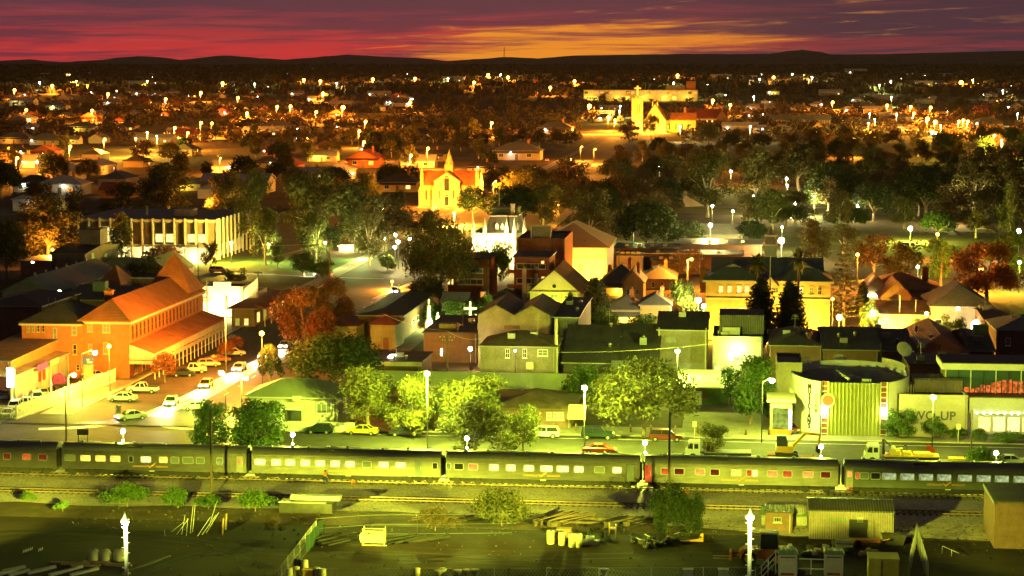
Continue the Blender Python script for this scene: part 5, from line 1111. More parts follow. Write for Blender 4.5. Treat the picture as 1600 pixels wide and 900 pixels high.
# grotto garden: statues, white cross
for px, py, ptop, lab in ((670,513,466,'tall white statue on a mound in the lit grotto garden'), (684,513,487,'low white statue beside the tall one in the grotto garden'), (744,513,490,'white plinth block at the end of the grotto garden')):
    p = at(px, py); h = zat(ptop, p.y)-p.z; t = thing('statue', lab, 'statue', p); MB().lathe([(1.1,0),(.8,h*.25),(.45,h*.35)],9).build('mound', 'white_render', t); MB().lathe([(.42,h*.35),(.36,h*.6),(.40,h*.74),(.16,h*.80)],9).ball((0,0,h*.90),(.22,.24,h*.09),9,6).build('figure', 'white_render', t)
p = at(735, 515); t = thing('white_cross', 'white cross standing among the lit shrubs', 'cross', p); h = zat(471, p.y); MB().box(-.2,-.15,0,.2,.15,h).box(-1.25,-.14,h-1.6,-.2,.14,h-1.15).box(.2,-.14,h-1.6,1.25,.14,h-1.15).build('cross', 'white_render', t); light(t, (-6,-3,1.2), LC['gw'], 5000); light(t, (1.5,-3.5,1.0), LC['gw'], 3000)
b = B('white_marquee', 'pale grey tent-like roof behind the grotto shrubs', 'marquee', 690, 728, 486, 10, 472, 'white_render', 'pale_iron_roof', 'gx', 457)
b = B('dark_cottage', 'small black roofed cottage between grotto and flats', 'cottage', 760, 806, 488, 12, 472, 'brown_brick', 'dark_iron_roof', 'hip', 452)
# row of orange lit cottages
ct = [('hip-roofed grey cottage with a bright yellow porch', 940, 1000, 462, 12, 440, 'sandstone', 'slate_roof', 'hip', 411), ('dark maroon roofed shed row behind the grey cottage', 918, 950, 440, 10, 428, 'rust_brick', 'red_iron_roof', 'gx', 414),
      ('small orange gable cottage with a square window', 972, 1005, 470, 12, 440, 'sandstone', 'slate_roof', 'gy', 430), ('dark long-roofed cottage behind the orange gable', 1000, 1055, 452, 14, 436, 'sandstone', 'slate_roof', 'hip', 414),
      ('orange lit cottage with low hip roof and two tall windows, above the black workshops', 1000, 1047, 505, 11, 477, 'sandstone', 'slate_roof', 'hip', 456), ('wide dark roofed cottage with yellow lit veranda', 952, 1000, 504, 11, 484, 'cream_render', 'slate_roof', 'hip', 460)]
for lab, xl, xr, py, d, pe, wl_, rf, rt, pr in ct:
    b = B('cottage', lab, 'cottage', xl, xr, py, d, pe, wl_, rf, rt, pr, .4, rh=(2.4 if rt == 'gy' else None)); cx = (xl+xr)/2
    W(b, [(cx-7,(pe+py)/2+1,5,8,'glow_warm' if 'yellow' in lab else 'dark_glass'),(cx+7,(pe+py)/2+1,5,8)], nx=1)
    chimney(b, b.w*.7, b.d*.4, b.h+.5, b.h+b.rh+1.3, .7)
    if 'yellow' in lab: part(b, 'veranda_roof', MB().extx([(-2.2,b.h-1.2),(-2.2,b.h-1.05),(0,b.h-.4),(0,b.h-.55)],0,b.w), 'slate_roof'); light(b.t, (b.w*.5,-1.6,1.2), LC['yellow'], 900)
for lab, xl, xr, py, pe, d in (('long low brown store with orange parapet behind the cottages', 1000, 1160, 420, 398, 14), ('flat black-roofed store with roof vents below the park', 960, 1060, 412, 388, 16), ('bright yellow low wall building beside the flats', 963, 1004, 424, 399, 6), ('orange low block behind the lamp-lit tree', 1018, 1095, 428, 407, 6), ('dark store with white roof lights left of the sandstone tower', 1060, 1190, 408, 382, 18)):
    b = B('low_store', lab, 'store', xl, xr, py, d, pe, 'cream_render' if 'yellow' in lab else 'brown_brick', 'dark_iron_roof', 'flat', None); 
    for k in range(4): part(b, 'roof_light', MB().box(b.w*(.15+.2*k),d*.3,b.h+.2,b.w*(.15+.2*k)+.9,d*.3+1,b.h+.8), 'cream_paint')
b = B('park_pavilion', 'long pale green roofed pavilion at the edge of the park', 'pavilion', 1095, 1160, 385, 12, 366, 'cream_render', 'pale_iron_roof', 'gx', 350); W(b, [(1110,376,12,8,'glow_lime'),(1150,376,12,8,'glow_lime')], nx=3)
# sandstone police station
p = at(1102, 530); b = Bd(); b.p = p; b.w = span(p, 1296); b.d = 18; b.h = zat(438, p.y); t = b.t = thing('sandstone_station', 'grand two-storey sandstone station with green hipped roofs, floodlit yellow', 'public building', p); w = b.w
MB().box(0,0,0,w*.44,18,b.h).box(w*.44,2.2,0,w*.60,18,b.h).box(w*.60,0,0,w,18,b.h).build('wall', 'sandstone', t)
zm = zat(466, p.y); part(b, 'string_course', MB().box(-.1,-.16,zm-.2,w*.44,-.01,zm+.15).box(w*.6,-.16,zm-.2,w+.1,-.01,zm+.15).box(w*.441,2.04,zm-.2,w*.599,2.19,zm+.15), 'cream_render')
for x0, x1, nm in ((-.6, w*.44+.5, 'roof'), (w*.60-.5, w+.6, 'roof')):
    rw = x1-x0; rhh = zat(410, p.y+6)-b.h; m = MB(); y0, y1 = -.7, 13; cx = (x0+x1)/2
    m.poly([(x0,y0,b.h),(x1,y0,b.h),(x1,y1,b.h),(x0,y1,b.h),(x0,y0,b.h+.18),(x1,y0,b.h+.18),(x1,y1,b.h+.18),(x0,y1,b.h+.18),(cx-1.6,y0+4.8,b.h+rhh*.78),(cx+1.6,y0+4.8,b.h+rhh*.78),(cx,y0+4.9,b.h+rhh),(cx,y1,b.h+rhh)],
           [(0,3,2,1),(0,1,5,4),(1,2,6,5),(3,0,4,7),(4,5,9,8),(5,6,11,10,9),(7,4,8,10,11),(2,3,7,11,6)])
    r_ = m.build('roof', 'green_iron_roof', t); MB().poly([(cx-1.5,y0+4.78,b.h+rhh*.79),(cx+1.5,y0+4.78,b.h+rhh*.79),(cx,y0+4.88,b.h+rhh*.985)], [(0,1,2)]).build('gablet', 'cream_paint', r_)
part(b, 'centre_roof', roof_mb('gx', w*.9, 12, b.h+.3, zat(402, p.y+12)-b.h-.3, .3), 'slate_roof', (w*.05, 6.2, 0))
part(b, 'eaves', MB().box(-.62,-.9,b.h-.25,w*.44+.5,-.72,b.h+.1).box(w*.60-.5,-.9,b.h-.25,w+.6,-.72,b.h+.1), 'cream_render')
part(b, 'porch_gable', MB().ext([(w*.44+.3,b.h-1.2),(w*.60-.3,b.h-1.2),(w*.52,b.h+.6)], 1.9, 2.2), 'cream_render')
W(b, [(1126.5,452,8,12,'glow_warm'),(1140,452,7,12,'glow_warm'),(1155,452,8,12,'glow_white'),(1167,452,8,12,'glow_white'),(1251,454,8,12,'glow_white'),(1268,454,7,12,'window_grey'),(1281,454,7,12)], frame='cream_render', nz=2)
W(b, [(1137,491,11,12,'glow_warm'),(1160,490,12,12,'glow_warm'),(1273,491,16,11,'window_grey')], frame='cream_render', arch=True, nx=3)
W(b, [(1196,452,8,9,'glow_warm'),(1212,453,9,9,'window_grey')], frame='cream_render')
for k in (.1,.28,.46,.56,.72,.88): light(t, (w*k, -4.2, 1.0), LC['yellow'], 3800)
light(t, (w*.5,-2.5,1.2), LC['yellow'], 20000); light(t, (w*.66,-3.5,1.2), LC['yellow'], 6000); chimney(b, -.6, 6, b.h-3, b.h+1.6, 1.2)
p = at(1203, 470); t = thing('lookout_tower', 'slim tower with glowing yellow open belfry behind the station roof', 'tower', p); z1 = zat(405, p.y); z2 = zat(377, p.y); z3 = zat(352, p.y); hw = 9/ppm(p)
MB().box(-hw,-hw,0,hw,hw,z1+3.2).build('shaft', 'green_iron_roof', t); MB().box(-hw*.85,-hw*.85,z1+3.2,hw*.85,hw*.85,z2-.6).build('lantern', 'glow_gold', t); MB().box(-hw*1.1,-hw*1.1,z1+5.1,hw*1.1,hw*1.1,z1+5.5).box(-hw*1.1,-hw*1.1,z1+3.1,hw*1.1,hw*1.1,z1+3.4).build('band', 'cream_render', t); MB().lathe([(hw*1.3,z2-.6),(hw*1.2,z2),(hw*.5,z2+1.8),(.1,z3)],8).build('cap', 'slate_roof', t)
t = thing('flagpole', 'bright white flagpole in front of the sandstone station', 'flagpole', at(1202, 538)); MB().tube((0,0,0),(0,0,zat(401,at(1202,538).y)),.16,.08,n=6).build('pole', 'white_trim', t)
# orange house cluster and grey hall on the right
for lab, xl, xr, py, d, pe, wl_, rf, rt, pr in (('wide orange-roofed house with brick chimney under a street lamp', 1350, 1470, 478, 16, 452, 'sandstone', 'rust_iron_roof', 'hip', 424), ('orange gabled wing with a white light strip at its eaves', 1347, 1392, 490, 12, 456, 'sandstone', 'rust_iron_roof', 'gy', 436), ('orange gabled wing in front of the wide orange roof', 1376, 1424, 500, 12, 463, 'sandstone', 'rust_iron_roof', 'gy', 437), ('low cream building with bright yellow wall and poles before it', 1373, 1452, 520, 12, 490, 'cream_render', 'brown_tile_roof', 'gx', 470)):
    b = B('gabled_house', lab, 'house', xl, xr, py, d, pe, wl_, rf, rt, pr, .5, rh=(3.0 if rt == 'gy' else None)); 
    if 'chimney' in lab: chimney(b, b.w*.82, 6, b.h+1, b.h+b.rh+1.2, 1.3)
    if 'strip' in lab: part(b, 'strip_light', MB().box(.4,-.3,b.h-.9,b.w*.55,-.1,b.h-.4), 'globe_soft')
    if 'poles' in lab: W(b, [(1399,505,9,12,'glow_warm')]); [light(b.t, (b.w*k,-3,1.2), LC['yellow'], 1200) for k in (.15,.5,.85)]
b = B('grey_hall', 'grey hip-roofed hall with vertical slatted walls', 'hall', 1454, 1549, 522, 18, 479, 'zinc_wall', 'slate_roof', 'hip', 440); W(b, [(1497,482,7,6,'globe_soft'),(1466,505,12,13)], nx=1, nz=1)
p = at(1527, 528); t = thing('glowing_dome', 'round dazzling white dome light beside the grey hall', 'dome lamp', p); r = 12/ppm(p); MB().ball((0,0,zat(510,p.y)),r*.9,16,10).build('dome', 'globe_soft', t); MB().box(-.3,-.3,0,.3,.3,zat(510,p.y)-r*.8).build('stand', 'grey_steel', t); light(t, (0,-r-1.0,2.5), LC['white'], 2000)
for px, pt in ((1405,462),(1430,468),(1486,478),(1514,478)): p = at(px, 520); t = thing('flagpole', 'thin bare white flagpole before the grey hall and cream building', 'flagpole', p, None, 'flagpoles by the grey hall'); MB().tube((0,0,0),(0,0,zat(pt,p.y)),.08,n=5).build('pole', 'white_trim', t)
# the orange lit stone church
p = at(657, 322); b = Bd(); b.p = p; b.w = span(p, 748); w = b.w; b.h = zat(288, p.y); t = b.t = thing('stone_church', 'orange lit stone church with slim spire and pointed porch gable', 'church', p)
zr = zat(267, p.y+7); MB().extx([(0,0),(0,b.h),(7,zr-.2),(14,b.h),(14,0)], 0, w).build('wall', 'sandstone', t); MB().extx([(-.5,b.h-.4),(7,zr),(14.5,b.h-.4),(14.5,b.h-.15),(7,zr+.25),(-.5,b.h-.15)], -.05, w+.05).build('roof', 'rust_iron_roof', t)
g0, g1 = fpx(b, 678, 300, -3.5)[0], fpx(b, 718, 300, -3.5)[0]; gc = (g0+g1)/2; za = zat(270, p.y-3); zs = zat(283, p.y-3)
part(b, 'porch_gable', MB().ext([(g0,0),(g1,0),(g1,zs),(gc,za),(g0,zs)], -3.5, 6), 'sandstone'); part(b, 'porch_roof', MB().ext([(g0-.4,zs-.3),(g0-.4,zs),(gc,za+.45),(g1+.4,zs),(g1+.4,zs-.3),(gc,za+.1)], -3.2, 6.2), 'rust_iron_roof')
b2 = Bd(); b2.p = p-EY*3.5; b2.w = w; b2.t = thing('x', 'x', 'x', (0,0,0)); bpy.data.objects.remove(b2.t); b2.t = t
def cw(u, z, ww, hh, y): a, c_ = wmesh(ww, hh, 'dark_glass', 'sandstone', 1, 1, True); o = link('arched_window', a, t, (u, y, z)); link('pane', c_, o)
cw(gc, zat(287, p.y), 2.2, 5.0, -3.5); cw(gc, 2.2, 1.8, 3.6, -3.5)
for k in (-2.6, 2.6): cw(gc+k, 4.6, .7, 3.2, -3.5)
for u in (2.2, 4.6, w-2.2, w-4.6, w-7): cw(u, b.h*.5, .8, 3.6, 0)
for u, y in ((0,0),(w,0),(g0,-3.5),(g1,-3.5),(3.4,0),(w-3.4,0),(w-5.8,0)): part(b, 'buttress', MB().box(u-.5,y-.9,0,u+.5,y,b.h*.75).ext([(u-.5,b.h*.75),(u+.5,b.h*.75),(u,b.h*.9)], y-.9, y), 'sandstone')
for u, zz in ((.6, 262), (w-.6, 262)): part(b, 'pinnacle', MB().box(u-.6,-.6,0,u+.6,.6,zr-1).lathe([(.75,0),(.1,3.6)],6,(u,0,zr-1)), 'sandstone')
us = fpx(b, 702, 250, 7)[0]; zt_ = zat(233, p.y+7); part(b, 'spire', MB().box(us-1.6,5.4,zr-1,us+1.6,8.6,zr+2.6).lathe([(1.8,0),(.12,zt_-zr-2.4)],8,(us,7,zr+2.4)), 'sandstone')
for k in (.08,.3,.5,.7,.95): light(t, (w*k, -9 if .2 < k < .8 else -6, 1.0), LC['yellow'], 2600)
light(t, (w*.6, -20, 13.0), LC['orange'], 60000); light(t, (w*.0, -18, 13.0), LC['orange'], 40000)
# the cathedral on the rise
p = at(985, 207); b = Bd(); b.p = p; s = ppm(p); t = b.t = thing('hill_cathedral', 'floodlit yellow cathedral with square tower and tall cross on the rise', 'cathedral', p)
th = zat(155, p.y)-p.z; tw = 17/s; MB().box(2/s,0,0,2/s+tw,tw,th).build('tower', 'sandstone', t); m = MB()
for k in range(5): m.box(2/s+k*tw/4.5,-.1,th,2/s+k*tw/4.5+tw*.13,tw,th+1.2)
m.build('battlement', 'sandstone', t); ch = zat(134, p.y)-p.z; MB().box(2/s+tw*.42,tw*.4,th,2/s+tw*.58,tw*.6,ch).box(2/s+tw*.2,tw*.42,ch-2.6,2/s+tw*.42,tw*.58,ch-1.6).box(2/s+tw*.58,tw*.42,ch-2.6,2/s+tw*.8,tw*.58,ch-1.6).build('cross', 'white_render', t)
for k in (.3,.5,.7): MB().box(2/s+tw*k-.3,-.08,th*.45,2/s+tw*k+.3,.0,th*.85).build('belfry_slit', 'dark_glass', t)
x0, x1 = 21/s, 55/s; ap = zat(163, p.y)-p.z; ev = zat(183, p.y)-p.z; MB().ext([(x0,0),(x1,0),(x1,ev*.75),((x0+x1)/2,ap),(x0,ev*.75)], 1, 46).build('nave', 'sandstone', t); MB().ext([(x0-.6,ev*.75-.5),(x0-.6,ev*.75),((x0+x1)/2,ap+.7),(x1+.6,ev*.75),(x1+.6,ev*.75-.5),((x0+x1)/2,ap+.1)], 1.4, 46.5).build('roof', 'rust_iron_roof', t)
for k in (.35,.5,.65): MB().box(x0+(x1-x0)*k-.5,.88,5,x0+(x1-x0)*k+.5,.99,14 if k == .5 else 11).build('lancet_window', 'dark_glass', t)
for k in ((x0+x1)/2-2,(x0+x1)/2+2): MB().box(k-.4,1.1,ap-1.5,k+.4,1.9,ap+2.0).build('pinnacle', 'sandstone', t)
MB().extx([(8,0),(8,10),(16,15),(24,10),(24,0)], x1, x1+24).build('side_wing', 'sandstone', t); MB().extx([(7.4,9.6),(16,15.2),(24.6,9.6),(24.6,10.1),(16,15.8),(7.4,10.1)], x1, x1+24.6).build('wing_roof', 'rust_iron_roof', t)
for k in range(4): MB().box(x1+3+k*5-.4,7.85,2,x1+3+k*5+.4,7.99,7).build('lancet_window', 'dark_glass', t)
for (x, y, pw, c_) in ((6,-8,14000,'yellow'),(12,-8,14000,'yellow'),(22,-9,14000,'lime'),(30,-9,14000,'lime'),(44,-4,3000,'yellow'),(16,-30,120000,'orange'),(-30,-40,120000,'orange')): light(t, (x, y, 7.0 if c_ == 'orange' else 1.5), LC[c_], pw)
# convent wing right of the cathedral, hospital behind, long slatted hall
b = B('convent', 'dark brick convent with arched gable and small lit windows right of the cathedral', 'convent', 1072, 1136, 200, 20, 184, 'brown_brick', 'red_iron_roof', 'gx', 170); W(b, [(1105,189,2.5,4,'glow_warm'),(1113,189,2.5,4,'glow_warm'),(1123,189,2.5,5,'glow_white'),(1132,191,3,5,'glow_warm')], nx=1, nz=1)
part(b, 'gable_front', MB().ext([(b.w-9,0),(b.w,0),(b.w,b.h),(b.w-4.5,b.h+7),(b.w-9,b.h)], -2, 8), 'brown_brick'); part(b, 'white_band', MB().box(0,-.3,b.h-2.0,b.w-9.1,-.02,b.h-.8), 'cream_render'); part(b, 'turret', MB().box(-2,-1,0,.0,1,b.h+9), 'sandstone')
b = B('hospital', 'long pale hospital with lit storeys on the horizon behind the cathedral', 'hospital', 912, 1090, 158, 22, 141, 'cream_render', 'slate_roof', 'flat', None, rh=.6)
for k in range(22): u = b.w*(k+.5)/22; MB().box(u-2.2,-.2,b.h-4.5,u+2.2,-.02,b.h-1.5).build('upper_window', 'glow_amber' if k % 4 else 'dark_glass', b.t)
for k in (0,1,2,3,6,7,8,10,11,15,17): u = b.w*(k+.5)/22; MB().box(u-2.6,-.2,1.5,u+2.6,-.02,6).build('lower_window', 'glow_gold', b.t)
part(b, 'stair_tower', MB().box(b.w*.9,2,b.h+.61,b.w*.98,16,b.h+11), 'rust_brick'); part(b, 'upper_wing', MB().box(b.w*.72,4,b.h+.61,b.w*.89,20,b.h+6), 'olive_render')
for k in (.05,.3,.55,.72,.9): light(b.t, (b.w*k,-9,4), LC['yellow'], 5000)
b = B('slatted_hall', 'long dark hall with a row of pale vertical slats, far right of the cathedral', 'hall', 1203, 1298, 197, 16, 187, 'olive_render', 'slate_roof', 'gx', 180)
for k in range(24): u = b.w*(k+.5)/24; part(b, 'slat', MB().box(u-.35,-.3,2,u+.35,-.02,b.h), 'cream_render')
b = B('orange_gable', 'orange lit gable end standing before the slatted hall', 'house', 1266, 1291, 205, 14, 202, 'sandstone', 'rust_iron_roof', 'gy', 190, rh=6)
# ---------------------------------------------------------------- lamps: each a post with its own bulb and its own light
def lamp(label, px, py, base, col, power, style='arm', arm=0.0, group=None, bulb=None, r=.22, name='street_lamp', cat='street lamp', rad=None):
    """base = (px,py) of the foot, or a height in metres for a foot hidden behind other things"""
    if isinstance(base, tuple): p = at(*base); h = zat(py, p.y)-p.z; 
    else: p = at(px, py, base); h = base
    dx = arm; t = thing(name, label, cat, p, None, group); s = max(1.0, 3.2/ppm(p))
    pr = .075*min(s, 1.7)
    bk = bulb or {'green':'bulb_green','gw':'bulb_green','white':'bulb_white','orange':'bulb_orange','yellow':'bulb_yellow','lime':'bulb_green'}[col]
    if style == 'arm':
        MB().tube((0,0,-.2),(0,0,h),pr*1.1,pr*.7,n=8).build('pole', 'grey_steel' if power > 23000 else 'black_paint', t)
        if dx: MB().tube((0,0,h-.3),(dx*.8,-.1,h+.35),pr*.6,n=5).build('arm', 'grey_steel', t)
        MB().lathe([(.05,.5),(.2,.40),(.30,.22),(.30,.16)][::-1], 10, (dx,-.1,h)).build('shade', 'grey_steel', t)
        MB().ball((dx,-.1,h-.02), min(r,.36)*s, 10, 6).build('bulb', bk, t); light(t, (dx,-.9,h-r*s-.1), LC[col], power, rad or .2)
    elif style == 'globe':
        MB().lathe([(pr*1.6,-.1),(pr,.5),(pr*.6,h-r*s)],8).build('pole', 'black_paint', t); MB().ball((0,0,h), r*1.3*s, 12, 8).build('globe', bk, t); light(t, (0,-.5*s-.7,h-r*1.3*s-.1), LC[col], power, rad or .2)
    elif style == 'wood':
        MB().tube((0,0,-.2),(0,0,h+1.2),.16*min(s,2.5),.11*min(s,2.5),n=7).build('pole', 'pole_wood', t)
        MB().box(-1.1,-.06,h+.6,1.1,.06,h+.75).build('crossarm', 'pole_wood', t)
        MB().tube((0,0,h-.2),(dx or .7,-.2,h+.12),pr*.5,n=5).build('arm', 'grey_steel', t); MB().ball((dx or .7,-.2,h), r*s, 10, 6).build('bulb', bk, t); light(t, (dx or .7,-.2,h-r*s-.2), LC[col], power, rad or .2)
    return t
def lampm(dx_px, px, p): return 0
# Crystal road lamps
lamp('pale-lit street lamp pole rising from the far kerb among the yellow-green trees', 668, 583, (668,704), 'green', 52000, r=.42)
lamp('street lamp on a slim pole in front of the round-headed tree', 913, 605, (913,708), 'green', 34000, r=.42)
lamp('tall pole lamp behind the carport roof', 1058, 548, (1058,618), 'green', 17000, r=.42)
lamp('street lamp with a side arm between bright tree and round club', 1190, 594, (1190,692), 'green', 13000, arm=1.3, r=.36)
lamp('street lamp standing before the yellow club wall with dark lettering', 1455, 620, (1456,716), 'lime', 7500, r=.40)
lamp('dazzling street lamp where the wide side street meets the road', 347, 582, (353,646), 'green', 20000, arm=-.6, r=.55)
lamp('second dazzling lamp at the corner behind the leafy street tree', 385, 590, (378,640), 'green', 7000, arm=.7, r=.5)
lamp('tall lamp leaning its arm over the blue pylon sign', 129, 550, (129,636), 'lime', 5000, arm=2.2, r=.42)
lamp('flood lamp on a short pole inside the palisade fence', 112, 585, (108,628), 'lime', 4500, arm=.9, r=.55)
lamp('small globe lamp against the orange hotel wing', 177, 541, (172,612), 'orange', 15000, 'globe', r=.26)
lamp('globe lamp at the far corner of the hotel veranda', 352, 486, 11.0, 'orange', 27000, 'arm', r=.3)
lamp('lamp post at the corner of the shops across from the hotel', 409, 521, 9.0, 'orange', 27000, 'globe', r=.3)
lamp('starry green lamp above the black hotel roofs', 95, 455, (95,520), 'green', 4000, r=.28)
lamp('small lamp in the dark car park behind the trees', 735, 545, (735,578), 'white', 1200, 'globe', bulb='globe_white', r=.28)
lamp('wall-high small lamp before the hip-roofed store', 805, 548, (805,606), 'white', 500, 'globe', bulb='globe_white', r=.14)
# platform lamps behind the train
for i, (px, py, side) in enumerate(((224, 674, 'behind the golden windowed carriage'), (480, 679, 'behind the white dining windows'), (743, 685, 'near the gap after the dining carriage'), (1012, 692, 'at the gap before the open orange doorway'), (1278, 698, 'under the excavator bucket'), (1543, 708, 'in front of the clipped bush'))):
    p = G(uv(at(px, 712+(px-200)*.024))[0], 244.2); h = zat(py, p.y); t = thing('platform_lamp', 'white globe platform lamp '+side, 'platform lamp', p, None, 'globe lamps along the platform')
    MB().tube((0,0,0),(0,0,h-.3),.035,n=8).build('pole', 'black_paint', t); MB().ball((0,0,h),.27,12,8).build('globe', 'bulb_white', t); MB().ball((0,0,h-1.2),.14,10,6).build('globe', 'globe_white', t); light(t, (0,-1.2,h+.2), LC['green'], 4200)  # lower small ball repeats the lamp's reflection as a glowing part
# dark poles with no lamp
def wood_pole(label, base, ptop, r=.15, arms=(), name='utility_pole', lean=0):
    p = at(*base); h = zat(ptop, p.y)-p.z; t = thing(name, label, 'pole', p); MB().tube((0,0,-.2),(lean,0,h),r,r*.7,n=8).build('pole', 'pole_wood', t)
    for k, w in arms: MB().box(-w,-.06,h-k,w,.06,h-k+.14).build('crossarm', 'pole_wood', t)
    for k, w in arms:
        for s in (-.9,-.4,.4,.9): MB().lathe([(.04,0),(.08,.05),(.05,.2)],6,(s*w,0,h-k+.14)).build('insulator', 'cream_paint', t)
    return t, h
wood_pole('dark bare wooden pole standing in front of the golden windowed carriage', (331, 779), 638, .17)
wood_pole('dark bare wooden pole rising out of the weeping pepper shrub', (1045, 800), 644, .17)
wood_pole('dark lampless pole at the road corner of the palisade fence', (104, 696), 610, .13)
wood_pole('grey steel pole with a stub top beside the lit shop windows', (1517, 722), 640, .11)
wood_pole('wooden power pole with crossarm between grotto and twin-gabled store', (699, 598), 524, .17, ((.5,1.3),(1.0,.9)))
wood_pole('brown wooden pole behind the car park pole', (715, 566), 505, .14, ((.4,1.0),))
wood_pole('wooden pole with crossarm on the verge of the main street', (515, 436), 373, .17, ((.5,1.6),))
wood_pole('slim timber pole on the main street before the civic building', (310, 437), 378, .14)
wood_pole('timber pole with crossarm behind the veranda shops', (404, 470), 424, .15, ((.4,.9),))
wood_pole('dark pole before the orange low block and lamp-lit tree', (967, 440), 388, .15)
wood_pole('slim pole in front of the cream market hall wall', (914, 440), 374, .16)
# yard lights: floods on tall poles with climbing pegs
for px, py, lab in ((196, 815, 'tall white-lit yard light pole with climbing pegs, on the gravel yard before the golden carriage'), (1172, 808, 'tall white-lit yard light pole with climbing pegs, beside the orange loader')):
    d = rayd(px, py); Y = 183.0/(cos(PH)+sin(PH)*d.x/d.y); q = CAM+d*(Y/d.y); t = thing('yard_light', lab, 'yard light', (q.x, Y, 0), None, 'yard light poles'); h = q.z
    MB().tube((0,0,-.2),(0,0,h),.21,.17,n=10).build('pole', 'white_trim', t)
    z = 1.0; k = 0
    while z < h-.5: sx = 1 if k % 2 else -1; MB().tube((sx*.17,-.03,z),(sx*.40,-.06,z+.02),.03,n=6).build('climbing_peg', 'white_trim', t); z += .5; k += 1
    MB().lathe([(.42,0),(.45,.12),(.30,.34),(.12,.62),(.1,.95)],12,(0,-.1,h+.05)).build('lamp_hood', 'grey_steel', t); MB().ball((0,-.12,h-.02),(.36,.36,.26),12,7).build('bulb', 'bulb_green', t)
    light(t, (0,-1.3,h-.2), LC['gw'], 1100, .1)
    for aim, pw in ((-54, 350000), (-8, 130000), (42, 290000)) if px < 800 else ((-52, 290000), (-6, 95000), (46, 100000)):
        l = light(t, (0,.7,h+.1), LC['lime'], pw, .2, 'SPOT', spot_size=radians(14), spot_blend=.7); l.rotation_euler = Vector((sin(radians(aim)), cos(radians(aim)), -h/47.0)).to_track_quat('-Z','Y').to_euler(); l.scale = (5.4, 1, 1)
